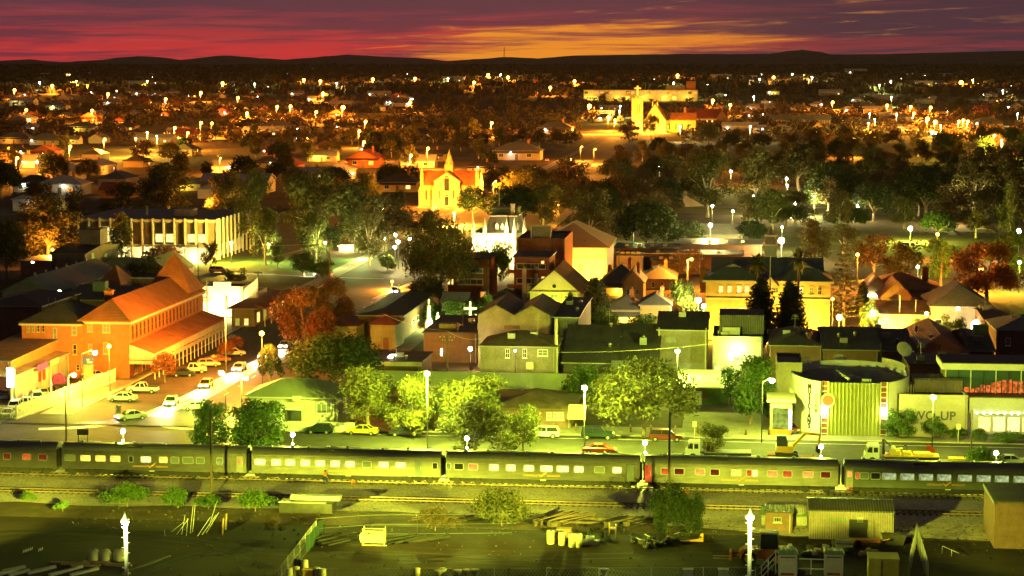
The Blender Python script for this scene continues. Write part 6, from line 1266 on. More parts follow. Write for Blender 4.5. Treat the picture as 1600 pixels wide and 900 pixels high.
# main street, park and church lamps
MID = [ # label, px, py, height or foot, colour, power, style, r
 ('dazzling yellow-green flood lamp at the corner of the civic building', 362, 379, (362,412), 'yellow', 16000, 'arm', .75), ('white park lamp between gum trees left of the timber pole', 424, 380, (424,412), 'gw', 12000, 'globe', .38),
 ('small park lamp beside the crossarm pole', 510, 379, (508,420), 'gw', 6000, 'globe', .28), ('white globe lamp on the lawn by the bus shelter', 567, 381, (563,405), 'gw', 9000, 'globe', .34), ('lamp glowing through the gum trees above the park', 578, 346, 8, 'gw', 5000, 'globe', .30),
 ('upper park lamp before the orange church garden', 600, 326, 8, 'gw', 5000, 'globe', .30), ('bright lamp left in the blazing cluster beside the big trees', 600, 373, 7, 'white', 2600, 'globe', .42), ('bright lamp topping the blazing cluster', 618, 367, 7, 'white', 2600, 'globe', .42),
 ('bright lamp in the middle of the blazing cluster', 622, 378, 7, 'white', 3000, 'globe', .5), ('bright lamp right in the blazing cluster beside the big trees', 640, 373, 7, 'white', 2600, 'globe', .38), ('bright lamp lowest in the blazing cluster', 617, 386, 6, 'white', 2600, 'globe', .45),
 ('lamp on the corner where the side street crosses the main street', 613, 440, (613,452), 'orange', 18000, 'globe', .34),
 ('huge yellow-green flood lamp below the orange church', 709, 333, (710,352), 'yellow', 52000, 'arm', 1.2), ('orange street lamp on a tall post right of the orange church', 770, 284, (771,320), 'orange', 26000, 'arm', .5), ('pair-topped lamp post left below the orange church', 676, 324, (677,345), 'orange', 14000, 'arm', .42),
 ('orange street lamp by the trail of the hill road', 876, 255, (876,278), 'orange', 24000, 'arm', .5), ('orange street lamp at the crest beside the hill road', 889, 249, 8, 'orange', 24000, 'arm', .5), ('orange lamp above the road left of the cathedral slope', 907, 229, 8, 'orange', 24000, 'arm', .5), ('bright orange lamp next to a pole below the cathedral road', 928, 233, 8, 'orange', 30000, 'arm', .65),
 ('orange lamp glowing in the dark trees above the market hall', 872, 321, 7, 'orange', 4000, 'globe', .35), ('white lamp lighting a pale gum in the park', 1030, 262, 7, 'white', 16000, 'globe', .75), ('white park lamp right of the pale gum', 1142, 268, 8, 'white', 9000, 'globe', .55), ('upper of two orange park lamps', 1168, 241, 9, 'orange', 12000, 'globe', .5),
 ('orange lamp on a tall post in the park', 1162, 263, (1162,288), 'orange', 14000, 'arm', .48), ('upper white lamp of a close pair on the park lawn', 1229, 279, 9, 'white', 9000, 'globe', .5), ('lower white lamp of a close pair on the park lawn', 1230, 290, (1230,305), 'white', 9000, 'globe', .48), ('bright double globe lamp on the dry park lawn', 1242, 318, (1242,338), 'white', 16000, 'globe', .65),
 ('small white lamp above the pergola', 1272, 307, 7, 'gw', 5000, 'globe', .36), ('starry white lamp right of the pergola', 1339, 322, (1340,345), 'white', 3000, 'globe', .5), ('small lamp over the path left of the lawn', 1113, 322, 7, 'white', 5000, 'globe', .4), ('lamp on the path by the spreading tree', 1177, 306, 7, 'white', 5000, 'globe', .35), ('white lamp at the lawn edge above the pavilion', 1145, 330, 7, 'gw', 5000, 'globe', .36),
 ('big white lamp over the long pale pavilion', 1110, 352, 8, 'white', 9000, 'globe', .62), ('green-white lamp post left of the pavilion', 990, 356, (990,382), 'gw', 9000, 'globe', .36), ('dazzling green lamp with a green-lit bush', 1422, 357, (1422,378), 'green', 30000, 'globe', .7), ('starry orange-white lamp right of the green one', 1465, 366, 7, 'orange', 9000, 'globe', .5),
 ('white lamp under the gums at the lawn path', 1478, 322, (1478,352), 'white', 9000, 'globe', .45), ('white lamp at the frame edge above the green tree', 1592, 361, 8, 'white', 12000, 'globe', .65), ('orange lamp between norfolk pine and gums', 1340, 398, 8, 'orange', 14000, 'globe', .45), ('orange lamp glowing inside the brown round tree', 1527, 420, (1527,458), 'orange', 24000, 'arm', .6),
 ('orange lamp before the lamp-lit tree and wires', 1074, 405, (1074,452), 'orange', 20000, 'arm', .5), ('bright white globe left of the sandstone station', 1091, 469, (1091,505), 'white', 12000, 'globe', .62), ('lower bright globe left of the sandstone station', 1100, 478, 5, 'white', 9000, 'globe', .5), ('orange globe at the right end of the cottage row', 1048, 473, (1048,500), 'orange', 9000, 'globe', .35),
 ('white globe at the right corner of the sandstone station', 1311, 496, (1311,520), 'yellow', 12000, 'globe', .6), ('small orange globe above the right corner of the station', 1301, 467, 7, 'orange', 12000, 'globe', .35), ('white globe lamp over the shrub beside the cream building', 1361, 487, (1363,520), 'white', 6000, 'globe', .4), ('small white lamp in the brown trees above the orange roof', 1434, 417, 6, 'gw', 3000, 'globe', .35),
 ('white blaze of lamps behind the tower in the trees', 1221, 376, 6, 'white', 16000, 'globe', .9), ('small green lamp left of the tower blaze', 1222, 355, 7, 'gw', 4000, 'globe', .3), ('white shop lamp behind the sandstone tower', 1448, 490, 5, 'yellow', 3000, 'globe', .36), ('green light at the right frame edge among trees', 1593, 410, 7, 'green', 9000, 'globe', .4),
 ('lamp hidden in the trees at the left park edge', 82, 390, 6, 'orange', 16000, 'globe', .4), ('orange lamp in the street below the dark left trees', 324, 313, 8, 'orange', 9000, 'wood', .4), ('orange lamp over a lit house front in the left streets', 343, 247, 8, 'orange', 24000, 'wood', .5)]
for lab, px, py, base, col, pw, st, r in MID: lamp(lab, px, py, base, col, pw*((.9 if 415 < px < 660 else 1.9) if py < 400 else 1.5), st, r=r*.66, arm=(.9 if st == 'arm' and r < .7 else 0))
# far street lamps, light by light
FAR = [(22,141,'o'),(81,134,'o'),(62,129,'w'),(119,127,'y'),(168,147,'o'),(258,155,'o'),(347,130,'o'),(230,127,'y'),(313,192,'o'),(385,177,'o'),(230,207,'y'),(162,218,'o'),(272,200,'o'),(108,229,'o'),(25,247,'o'),(398,131,'g'),(40,172,'o'),(313,145,'o'),(143,173,'o'),(330,193,'o'),(371,153,'o'),(212,216,'y'),(245,213,'y'),(292,208,'o'),(12,232,'o'),
 (582,124,'o'),(648,123,'o'),(432,167,'o'),(453,166,'o'),(535,168,'O'),(570,190,'o'),(640,160,'o'),(762,117,'o'),(782,117,'g'),(793,121,'o'),(740,129,'o'),(500,127,'o'),(567,222,'o'),(640,243,'o'),(493,175,'o'),(474,125,'o'),(700,123,'g'),(767,192,'o'),(667,232,'o'),(504,146,'o'),(526,130,'w'),(560,205,'o'),
 (920,166,'O'),(897,127,'o'),(859,137,'o'),(950,184,'O'),(960,188,'o'),(969,166,'g'),(968,174,'y'),(1058,118,'o'),(1053,130,'g'),(1053,143,'g'),(1067,142,'g'),(1063,198,'w'),(1113,157,'o'),(1140,164,'o'),(1178,151,'w'),(1269,121,'w'),(1238,116,'g'),(1374,133,'g'),(1393,152,'g'),(1392,127,'w'),(1501,129,'O'),(1422,167,'o'),(1427,177,'o'),(1453,168,'o'),(1448,186,'O'),(1460,191,'O'),(1497,190,'o'),(1504,188,'o'),(1511,190,'o'),(1552,212,'o'),(1565,219,'G'),(1520,125,'y'),(1401,179,'w'),(1367,186,'y'),(1357,192,'y'),(1359,178,'g'),(1333,217,'o'),(1470,196,'y'),(1208,121,'o'),(1172,198,'w'),(1300,160,'o'),(1385,165,'o'),(1590,178,'w'),(1567,142,'w'),(1187,124,'w')]
LMK = [('the floodlit cathedral',1015,185),('the orange stone church',703,290),('the long lit hospital',1000,142),('the curved civic building',235,350),('the town hall',775,350),('the slatted hall',1250,188),('the ridge-top gap',620,94),('the green-lit house',70,297),('the pale park gum',1028,262),('the yellow hillside street',290,205),('the orange lamp string',1440,180),('the dry park lawn',1220,318),('the park lawn pergola',1280,325),('the norfolk pine',1320,410),('the round club',1328,600),('the hill road crest',870,255),('the scrubby rise',720,165)]
ORD = ['nearest','second nearest','third nearest','fourth nearest','fifth nearest','sixth nearest','seventh nearest','eighth nearest','ninth nearest','tenth nearest','eleventh nearest','twelfth nearest','thirteenth nearest','fourteenth nearest']+['%s nearest' % x for x in 'fifteenth sixteenth seventeenth eighteenth nineteenth twentieth twenty-first twenty-second twenty-third twenty-fourth twenty-fifth twenty-sixth twenty-seventh twenty-eighth twenty-ninth thirtieth'.split()]
PEND = []
def pend(o, desc, px, py): PEND.append((o, desc, px, py))
def finish_labels():
    bk = {}
    for o, desc, px, py in PEND:
        nm, lx, ly = min(LMK, key=lambda l: abs(l[1]-px)+2.2*abs(l[2]-py)); dx, dy = px-lx, (py-ly)*2.2
        rel = ('left of' if dx < 0 else 'right of') if abs(dx) > abs(dy) else ('above' if dy < 0 else 'below')
        bk.setdefault((desc, rel, nm), []).append((hypot(dx, dy), id(o), o))
    for (desc, rel, nm), v in bk.items():
        v.sort(key=lambda a: a[:2])
        for i, (_, _, o) in enumerate(v): o['label'] = f'{desc}, {ORD[min(i, len(ORD)-1)]} {rel} {nm}' if len(v) > 1 else f'{desc} {rel} {nm}'
for px, py, c in FAR:
    hh = 11.0; col = {'o':'orange','O':'orange','y':'yellow','g':'gw','G':'green','w':'white'}[c]; big = c in 'OG'; p = at(px, py, hh)
    k = 1+p.y/1600
    t = lamp('x', px, py, hh, col, (120000 if big else (78000 if c == 'o' else 40000 if c == 'y' else 20000))*k, 'wood' if c in 'oO' else 'arm', r=1.0 if big else (.70 if c == 'o' else .30), group='far street lamps of the town')
    pend(t, {'o':'orange street lamp on a wooden pole','O':'large blazing orange street lamp','y':'yellow street lamp','g':'green-white street lamp','G':'large green-white lamp','w':'small white lamp on a post'}[c], px, py)
# ---------------------------------------------------------------- the yard in front of the tracks
def shed(name, label, cat, xl, xr, py, d, pe, wall, roof, rt, pr, **k): return B(name, label, cat, xl, xr, py, d, pe, wall, roof, rt, pr, .12, **k)
b = shed('iron_shed', 'big brown corrugated shed with dark lean roof and green scrawl on its wall', 'shed', 1264, 1396, 842, 6.5, 798, 'brown_zinc_wall', 'dark_iron_roof', 'gx', 780)
u, z = fpx(b, 1341, 829); part(b, 'doorway', MB().box(u-1.0,-.04,0,u+1.0,.01,2.3), 'black_paint'); part(b, 'door_leaf', MB().box(u+1.02,-.12,0,u+1.7,-.03,2.3), 'brown_zinc_wall')
u, z = fpx(b, 1344, 812); part(b, 'notice', MB().box(u-.35,-.04,z-.3,u+.35,.0,z+.3), 'grey_render'); u, z = fpx(b, 1313, 812)
m = MB()
for k in range(4): m.box(u-1.1+k*.5,-.03,z-.2,u-1.1+k*.5+.32,-.015,z-.12).box(u-1.1+k*.5+.1,-.03,z-.12,u-1.1+k*.5+.2,-.015,z+.22)
part(b, 'scrawl', m, 'green_paint')
b = shed('brick_hut', 'small dull pink brick hut with one barred window', 'hut', 1196, 1238, 832, 3.5, 801, 'brown_brick', 'dark_iron_roof', 'flat', None); W(b, [(1215,812,12,8)], 'dark_glass', 'grey_render', nx=3, nz=1)
b = shed('lean_shed', 'low shed with pale green ribbed roof behind the brick hut', 'shed', 1190, 1264, 820, 3.5, 806, 'zinc_wall', 'green_iron_roof', 'gx', 793)
t = thing('water_tank', 'squat corrugated water tank between hut and iron shed', 'water tank', at(1247, 818)); MB().lathe([(1.0,0),(1.0,1.9),(.6,2.15)],14).build('tank', 'zinc_wall', t)
t = thing('brick_substation', 'tall flat-topped brown brick building cut by the frame edge', 'building', at(1553, 857)); p = at(1553,857); h = zat(785, p.y); w = 9; MB().box(0,0,0,w,9.5,h).build('wall', 'brown_brick', t); MB().box(-.12,-.12,h,w+.12,9.6,h+.18).build('roof', 'dark_iron_roof', t); MB().box(4,-.04,0,4.9,.02,2.1).build('door', 'dark_steel', t); MB().box(-.16,-.2,h-.2,-.06,9.6,h+.05).build('gutter', 'grey_steel', t)
for px, lab in ((1231, 'pale green steel cabinet with a capped roof, beside the loader'), (1303, 'pale green steel cabinet with a capped roof and dark scuffs, left of the yellow container')):
    p = at(px-15, 900); s = ppm(p); t = thing('steel_cabinet', lab, 'cabinet', p, None, 'pale steel cabinets'); w = 29/s; h = zat(866, p.y); MB().box(0,0,0,w,1.5,h).build('body', 'cream_paint', t); MB().poly([(-.12,-.14,h),(w+.12,-.14,h),(w+.12,1.6,h),(-.12,1.6,h),(.1,.1,h+.4),(w-.1,.1,h+.4),(w-.1,1.4,h+.4),(.1,1.4,h+.4)], [(3,2,1,0),(4,5,6,7),(0,1,5,4),(1,2,6,5),(2,3,7,6),(3,0,4,7)]).build('roof', 'green_iron_roof', t); MB().box(.2,-.03,h-.35,w-.2,.0,h-.25).build('door_seam', 'dark_steel', t); MB().box(.25,-.025,.1,w-.3,.0,.35).build('rust_patch', 'rust_brick', t)
p = at(1246, 897); t = thing('steel_railing', 'white two-bar railing between the pale cabinets', 'railing', p); L = span(p, 1288); m = MB()
for z in (.55, 1.55): m.box(0,-.04,z,L,.04,z+.09)
m.build('rail', 'white_trim', t)
for k in (0, .5, 1): MB().box(L*k-.05,-.045,0,L*k+.05,.045,1.64).build('post', 'white_trim', t)
p = at(1187, 905); t = thing('steel_railing', 'white sloping stair railing at the bottom edge beside the loader', 'railing', p); m = MB()
for z in (.6,1.2,1.8): m.tube((0,0,z-.6),(1.7,2.2,z+.7),.05,n=6)
m.build('rail', 'white_trim', t)
for k in (.1,.5,.95): MB().tube((1.7*k,2.2*k,0),(1.7*k,2.2*k,1.2+1.3*k),.05,n=6).build('post', 'white_trim', t)
p = at(1357, 916); t = thing('yellow_container', 'yellow ribbed steel container at the bottom edge', 'container', p); w = span(p, 1404); h = zat(873, p.y); MB().box(0,0,0,w,2.6,h).build('body', pm('container_yellow', (.50,.43,.07), .6, .15, .8), t)
for k in range(12): MB().box(.12+k*(w-.24)/11-.05,-.07,.1,.12+k*(w-.24)/11+.05,-.0,h-.1).build('rib', 'container_yellow', t)
MB().box(-.06,-.1,h-.1,w+.06,2.7,h+.06).build('top_frame', 'container_yellow', t); MB().box(w*.42,-.1,.1,w*.45,-.075,h-.15).build('door_seam', 'dark_steel', t)
p = at(1472, 866); t = thing('pipe_barrier', 'small bent pipe barrier on the dark dirt', 'barrier', p); MB().tube((0,0,0),(0,0,.9),.04,n=6).tube((0,0,.9),(1.6,-1.4,.5),.04,n=6).tube((.9,-.8,.68),(.9,-.8,0),.04,n=6).build('pipe', 'galvanised', t)
# chain link fences: posts, rails, wire
def chain_fence(label, pts, hgt, step, group=None, mesh=True):
    P = [at(*q) for q in pts]; t = thing('wire_fence', label, 'fence', P[0], 0); w = MB()
    for a, c in zip(P, P[1:]):
        d = c-a; L = d.length; n = max(1, round(L/step))
        for k in range(n+1): q = a+d*(k/n)-P[0]; MB().tube(q, q+Vector((0,0,hgt)), .035, n=6).build('post', 'dark_steel' if len(pts) == 3 and step == 6 else 'grey_steel', t)
        for z in (.1, hgt*.5, hgt-.05): w.tube(a-P[0]+Vector((0,0,z)), c-P[0]+Vector((0,0,z)), .012, n=4)
        if mesh:
            nn = int(L/.35)
            for k in range(nn):
                q0 = a+d*(k/nn)-P[0]; q1 = a+d*min(1,(k+5)/nn)-P[0]; w.tube(q0+Vector((0,0,.1)), q1+Vector((0,0,hgt-.05)), .006, n=3, caps=False); w.tube(q0+Vector((0,0,hgt-.05)), q1+Vector((0,0,.1)), .006, n=3, caps=False)
    w.build('wire_mesh', 'grey_steel', t); return t
chain_fence('thin wire fence running up the yard from the bottom left drums', [(430, 930), (495, 842)], 2.2, 3.2)
chain_fence('thin wire fence crossing the dark yard behind the cream stillage', [(495, 842), (578, 836), (800, 834)], 2.3, 6, None, False)
chain_fence('wire fence along the bottom edge of the yard', [(445, 929), (1180, 926)], 2.6, 5.2)
chain_fence('bright steel mesh fence panel leaning near the yellow container', [(1420, 905), (1432, 850), (1450, 915)], 2.4, 2.5)
p = at(478, 862); t = thing('shade_screen', 'green shade cloth hung along the wire fence', 'screen', p, 0); a, c = at(478,866)-p, at(505,835)-p; n_ = 8; m = MB()
for k in range(n_+1):
    q = a.lerp(c, k/n_); s = .12*(k % 2); m.v += [(q.x+s, q.y, .1), (q.x+s, q.y, 2.0-.15*(k % 3))]
    if k: o = 2*k; m.f.append((o-2,o,o+1,o-1)); m.sm.append(False)
m.build('cloth', 'shade_cloth', t)
# cream stillage with its sheet sides
p = at(567, 853); t = thing('steel_stillage', 'cream steel stillage with sheet sides and corner posts', 'stillage', p, -PH+.05); w = span(p, 600); h = 1.9
for x in (0, w): 
    for y in (0, 1.2): MB().box(x-.05,y-.05,0,x+.05,y+.05,h).build('post', 'stillage_paint', t)
MB().box(0.06,-.03,.35,w-.06,.03,1.25).build('side_panel', 'stillage_paint', t); MB().box(0.06,1.17,.35,w-.06,1.23,1.25).build('side_panel', 'stillage_paint', t); MB().box(-.1,-.08,.05,w+.3,.0,.15).box(-.1,1.2,.05,w+.1,1.28,.15).build('skid', 'stillage_paint', t); MB().box(0,-.03,1.6,w,.03,1.68).box(0,1.17,1.6,w,1.23,1.68).build('top_rail', 'stillage_paint', t); MB().ball((-.15,.4,.8),(.25,.4,.6),8,6).build('padding', 'cream_render', t)
# long dark loading ramp / trough
p = at(436, 801); t = thing('steel_platform', 'long low dark steel loading platform on the gravel', 'platform', p); w = span(p, 519); MB().box(0,0,0,w,2.6,1.15).build('side', 'dark_steel', t); MB().box(-.1,.1,1.16,w-.8,.9,1.25).box(1.0,1.5,1.2,w+.6,2.7,1.7).build('deck', 'grey_steel', t)
rr = random.Random(21)
def rod_pile(name, label, cat, px, py, n, L, spread, ang, mat, r=.06, up=.3, group=None):
    p = at(px, py); t = thing(name, label, cat, p)
    for k in range(n):
        a = ang+rr.uniform(-.12,.12); x = rr.uniform(-spread, spread); y = rr.uniform(-.6,.6); z = r+rr.uniform(0, up); d = Vector((cos(a), sin(a), rr.uniform(-.01,.08)))*L*rr.uniform(.7,1)/2
        MB().tube(Vector((x,y,z))-d, Vector((x,y,z+r))+d, r, n=5).build('rod' if 'rail' not in name else 'rail', mat, t)
    return t
for k, (px, py, l, an, tilt) in enumerate(((258,838,2.6,1.9,.1),(268,832,3.4,-.5,.4),(276,836,2.8,.6,.6),(284,836,2.4,1.3,1.0),(291,838,2.2,1.6,.9),(297,834,3.2,1.4,1.1),(301,832,3.4,1.45,1.1),(309,838,3.6,1.0,.5),(316,836,3.8,.95,.5),(322,834,3.6,.9,.6),(327,822,3.2,1.0,.9))):
    p = at(px, py); t = thing('steel_rod', 'bent pale steel rod sticking up from the yard dirt', 'rod', p, None, 'pale rods left of the bare wooden pole'); MB().tube((0,0,.05),(l*cos(an)*cos(tilt)*.6,l*sin(an)*cos(tilt)*.6,l*sin(tilt)+.1),.03,n=5).build('bar', 'grey_steel', t)
for px, py, lab in ((352, 828, 'short weathered stump post beside the pale rods'), (347, 836, 'leaning weathered stump post left of the other stump')):
    t = thing('stump_post', lab, 'post', at(px, py)); MB().tube((0,0,0),(.2,0,1.9),.14,.11,n=6).build('post', 'weathered_wood', t)
rod_pile('pipe_stack', 'grey pipes lying in a slanting stack beside the cream stillage', 'pipes', 645, 848, 11, 5.5, 2.2, .6, 'dark_steel', .09, .5)
rod_pile('pipe_stack', 'dark pipes piled in the shadow left of the cream stillage', 'pipes', 515, 848, 12, 5.0, 2.2, .75, 'dark_steel', .09, .5)
rod_pile('rail_stack', 'loose old rails lying on the gravel beside the weeping pepper', 'rails', 975, 817, 9, 6.5, 2.6, .8, 'dark_steel', .07, .2)
rod_pile('rail_stack', 'loose old rails on the gravel right of the grey bush', 'rails', 848, 813, 10, 6.0, 3.0, .8, 'dark_steel', .07, .3)
rod_pile('rail_stack', 'loose old rails standing proud in the middle of the gravel', 'rails', 884, 815, 12, 6.0, 2.0, .85, 'rail_steel', .08, .7)
rod_pile('rail_stack', 'rusty rails in the scrub left of the grey bush', 'rails', 703, 812, 9, 5, 3, .6, 'rail_steel', .07, .4)
for px, py, l, lab in ((915, 811, 5.5, 'long dark sleeper laid level on the gravel, upper one'), (920, 818, 6.5, 'long dark sleeper laid level on the gravel, lower one'), (1000, 816, 3.0, 'short dark sleeper beside the loose rails'), (985, 810, 2.4, 'short dark sleeper near the weeping pepper')):
    t = thing('sleeper', lab, 'sleeper', at(px, py)); MB().box(-l/2,-.15,0,l/2,.15,.24).build('beam', 'sleeper_wood', t)
for k in range(9): px, py = (836,843,858,865,871,946,953,961,979)[k], (821,820,822,823,821,823,824,823,822)[k]; t = thing('sleeper_end', 'short dark offcut of sleeper dropped among loose rails', 'sleeper', at(px, py), rr.uniform(0,3), 'sleeper offcuts on the gravel'); MB().box(-.4,-.15,0,.4,.15,.5).build('beam', 'sleeper_wood', t)
# drums, pallets, pots
for i, (px, py, h, m_, lab) in enumerate(((860,850,1.5,'stillage_paint','cream drum at the left end of the drum row'), (868,849,1.4,'weathered_wood','brown drum second from the left end of the drum row'), (878,852,1.5,'stillage_paint','cream drum in the middle of the drum row'), (894,855,1.5,'stillage_paint','cream drum with bands, left of the last pair'), (904,855,1.5,'stillage_paint','cream drum with bands, last of the row'))):
    p = at(px, py); t = thing('drum', lab, 'drum', p, None, 'drums standing in a row at the yard edge'); MB().lathe([(.36,0),(.40,.06),(.40,h*.33),(.43,h*.35),(.40,h*.37),(.40,h*.66),(.43,h*.68),(.40,h*.7),(.40,h-.05),(.34,h)],12).build('barrel', m_, t); MB().lathe([(.30,h),(.30,h+.03)],12).build('lid', 'dark_steel', t)
def junk(name, label, cat, px, py, parts, rz=None):
    t = thing(name, label, cat, at(px, py), rz); 
    for nm, m_, mat in parts: m_.build(nm, mat, t)
    return t
junk('pallet_stack', 'stacked grey pallets behind the drum row', 'pallets', 881, 838, [('pallet', MB().box(-.8,-.6,k*.2,.8,.6,k*.2+.12), 'weathered_wood') for k in range(5)])
junk('engine_block', 'rusty engine block on the dirt right of the drums', 'machine', 924, 851, [('block', MB().box(-.9,-.5,0,.9,.5,.5).box(-.6,-.4,.5,.3,.4,.9), 'grey_steel'), ('shaft', MB().tube((-.9,0,.3),(1.3,0,.35),.12,n=8), 'rail_steel')])
junk('scrap_axle', 'dark scrap axle with two wheels near the drums', 'scrap', 931, 839, [('axle', MB().tube((-.9,0,.5),(.9,0,.5),.1,n=6), 'dark_steel'), ('wheel', MB().tube((-.9,0,.5),(-.7,0,.5),.5,n=12), 'rubber'), ('wheel', MB().tube((.7,0,.5),(.9,0,.5),.5,n=12), 'rubber')])
junk('scrap_gantry', 'dark upright scrap frame right of the axle', 'scrap', 957, 843, [('frame', MB().box(-.4,-.3,0,-.3,.3,1.9).box(.3,-.3,0,.4,.3,1.7).box(-.4,-.3,1.2,.4,.3,1.35), 'rail_steel')])
for k, (px, py) in enumerate(((990,848),(1005,851),(1018,846),(1030,853),(1042,849),(1052,843),(1012,857))):
    junk('scrap_heap_piece', ('low lump of dark scrap on the dirt before the weeping pepper'), 'scrap', px, py, [('lump', MB().ball((0,0,.25),(.7,.5,.35),7,5).box(-.5,-.2,.2,.6,.25,.55), 'dark_steel'), ('bar', MB().tube((-.8,0,.3),(.8,.3,.7),.05,n=5), 'grey_steel')], rr.uniform(0,3))['group'] = 'scrap lumps under the weeping pepper'
junk('digger_bucket', 'yellow digger attachment lying near the scrap', 'attachment', 1086, 847, [('arm', MB().ext([(-1.6,.1),(.4,.35),(.6,.9),(.9,1.0),(.9,.1)], -.2,.2), 'yellow_paint'), ('pin', MB().tube((.6,-.3,.6),(.6,.3,.6),.12,n=8), 'dark_steel')])
for px, py, lab in ((147, 876, 'round pale tank at the left of three behind the planks'), (165, 876, 'round pale tank in the middle of three, tallest'), (186, 876, 'round pale tank partly behind the yard light pole')):
    p = at(px, py); t = thing('round_tank', lab, 'tank', p, None, 'round pale tanks'); MB().lathe([(.55,0),(.62,.2),(.62,.8),(.45,1.15),(.2,1.25)],12).build('tank', 'stillage_paint', t); MB().lathe([(.16,1.24),(.16,1.32)],8).build('cap', 'dark_steel', t)
for k in range(6):
    t = thing('timber_plank', 'rusty brown plank laid flat below the pale tanks', 'plank', at(100+k*17, 881+(k % 3)*2), -PH+rr.uniform(-.15,.15), 'planks below the pale tanks'); MB().box(-1.5,-.14,0,1.5,.14,.2+.1*(k % 2)).build('beam', 'weathered_wood', t)
for k in range(11):
    t = thing('concrete_beam', 'pale grey beam lying slanted in the bottom left corner', 'beam', at((8,14,22,30,60,70,92,103,114,126,137)[k], 897-(k % 3)*3), .9+rr.uniform(-.1,.1), 'slanted beams in the bottom left corner'); MB().box(-1.3,-.16,0,1.3,.16,.3).build('beam', 'concrete', t)
for k in range(9):
    t = thing('marker_peg', 'small white peg in a curved row on the dark dirt', 'peg', at(36+k*2.7+(8 if k > 5 else 0), 864-k*.9+(3 if k > 5 else 0)), None, 'curved row of white pegs'); MB().tube((0,0,0),(.1,0,.35),.06,.04,n=5).build('peg', 'white_trim', t)
for k in range(7): t = thing('old_rail', 'dark rail lying on the dirt right of the yard light pole', 'rail', at(214+k*5, 888-k*2), 1.0, 'dark rails by the yard light pole'); MB().box(-2.2,-.06,0,2.2,.06,.14).build('bar', 'dark_steel', t)
for i, (px, py, kind) in enumerate(((452,906,'d'),(463,904,'d'),(476,893,'d'),(466,890,'t'),(482,905,'y'),(495,905,'d'),(504,907,'d'),(651,906,'d'),(685,908,'p'),(691,906,'p'),(715,908,'p'),(728,907,'p'),(742,907,'p'),(944,906,'p'),(1075,905,'b'),(1130,905,'b'))):
    p = at(px, py); lab = {'d':'cream open drum in the cluster along the bottom edge','t':'dark lidded drum in the bottom edge cluster','y':'yellowish box in the bottom edge cluster','p':'pale flared pot along the bottom edge','b':'grey bin along the bottom edge'}[kind]
    t = thing('yard_drum' if kind in 'dt' else 'yard_pot', lab, 'drum' if kind in 'dt' else 'container', p, None, {'d':'cream drums at the bottom edge','t':'dark drum','y':'yellow box','p':'pale pots at the bottom edge','b':'grey bins at the bottom edge'}[kind])
    if kind in 'dt': MB().lathe([(.36,0),(.38,.4),(.38,1.15),(.34,1.2)],12).build('barrel', 'dark_steel' if kind == 't' else 'stillage_paint', t)
    elif kind == 'p': MB().lathe([(.22,0),(.16,.5),(.5,1.1),(.46,1.15)],10).build('pot', 'stillage_paint', t)
    else: MB().box(-.5,-.4,0,.5,.4,1.0).box(-.55,-.45,1.0,.55,.45,1.08).build('bin', 'yellow_paint' if kind == 'y' else 'grey_steel', t)
junk('orange_trailer', 'low orange farm trailer in the scrap before the iron shed', 'trailer', 1347, 853, [('bed', MB().box(-1.6,-.6,.5,1.9,.6,.75), 'orange_paint'), ('drawbar', MB().tube((1.9,0,.6),(2.9,-.3,.9),.08,n=5), 'orange_paint'), ('wheel', MB().tube((-.5,-.75,.4),(-.5,-.6,.4),.4,n=12), 'rubber')])
junk('leaning_panel', 'pale panel leaning beside the orange trailer', 'panel', 1377, 846, [('panel', MB().ext([(-.25,0),(.1,1.2),(.35,1.2),(.05,0)], -.05,.05), 'stillage_paint')])
junk('dark_skip', 'dark steel skip beside the leaning panel', 'skip', 1396, 850, [('bin', MB().ext([(-1,0),(-1.3,1.1),(1.3,1.1),(1,0)], -.7,.7), 'dark_steel')])
junk('pump_crate', 'grey machine crate left of the orange trailer', 'crate', 1319, 860, [('crate', MB().box(-.9,-.6,0,.9,.6,1.2), 'grey_steel'), ('slat', MB().box(-.95,-.63,.3,.95,-.61,.4).box(-.95,-.63,.8,.95,-.61,.9), 'dark_steel')])
for k in range(14):
    px, py = rr.uniform(1225, 1400), rr.uniform(850, 872); junk('scrap_lump', 'dark lump of scrap between the iron shed and the pale cabinets', 'scrap', px, py, [('lump', MB().ball((0,0,.2),(rr.uniform(.3,.8),.4,.3),7,5).box(-.4,-.2,.1,.5,.2,.5), ('dark_steel','rail_steel','grey_steel')[k % 3])], rr.uniform(0,3))['group'] = 'scrap lumps before the iron shed'
t = thing('traffic_marker', 'orange cloth bundle beside the bogie near the weeping pepper', 'bundle', at(1071, 772)); MB().ball((0,0,.3),(.45,.35,.32),10,6).build('bundle', 'hivis_orange', t)
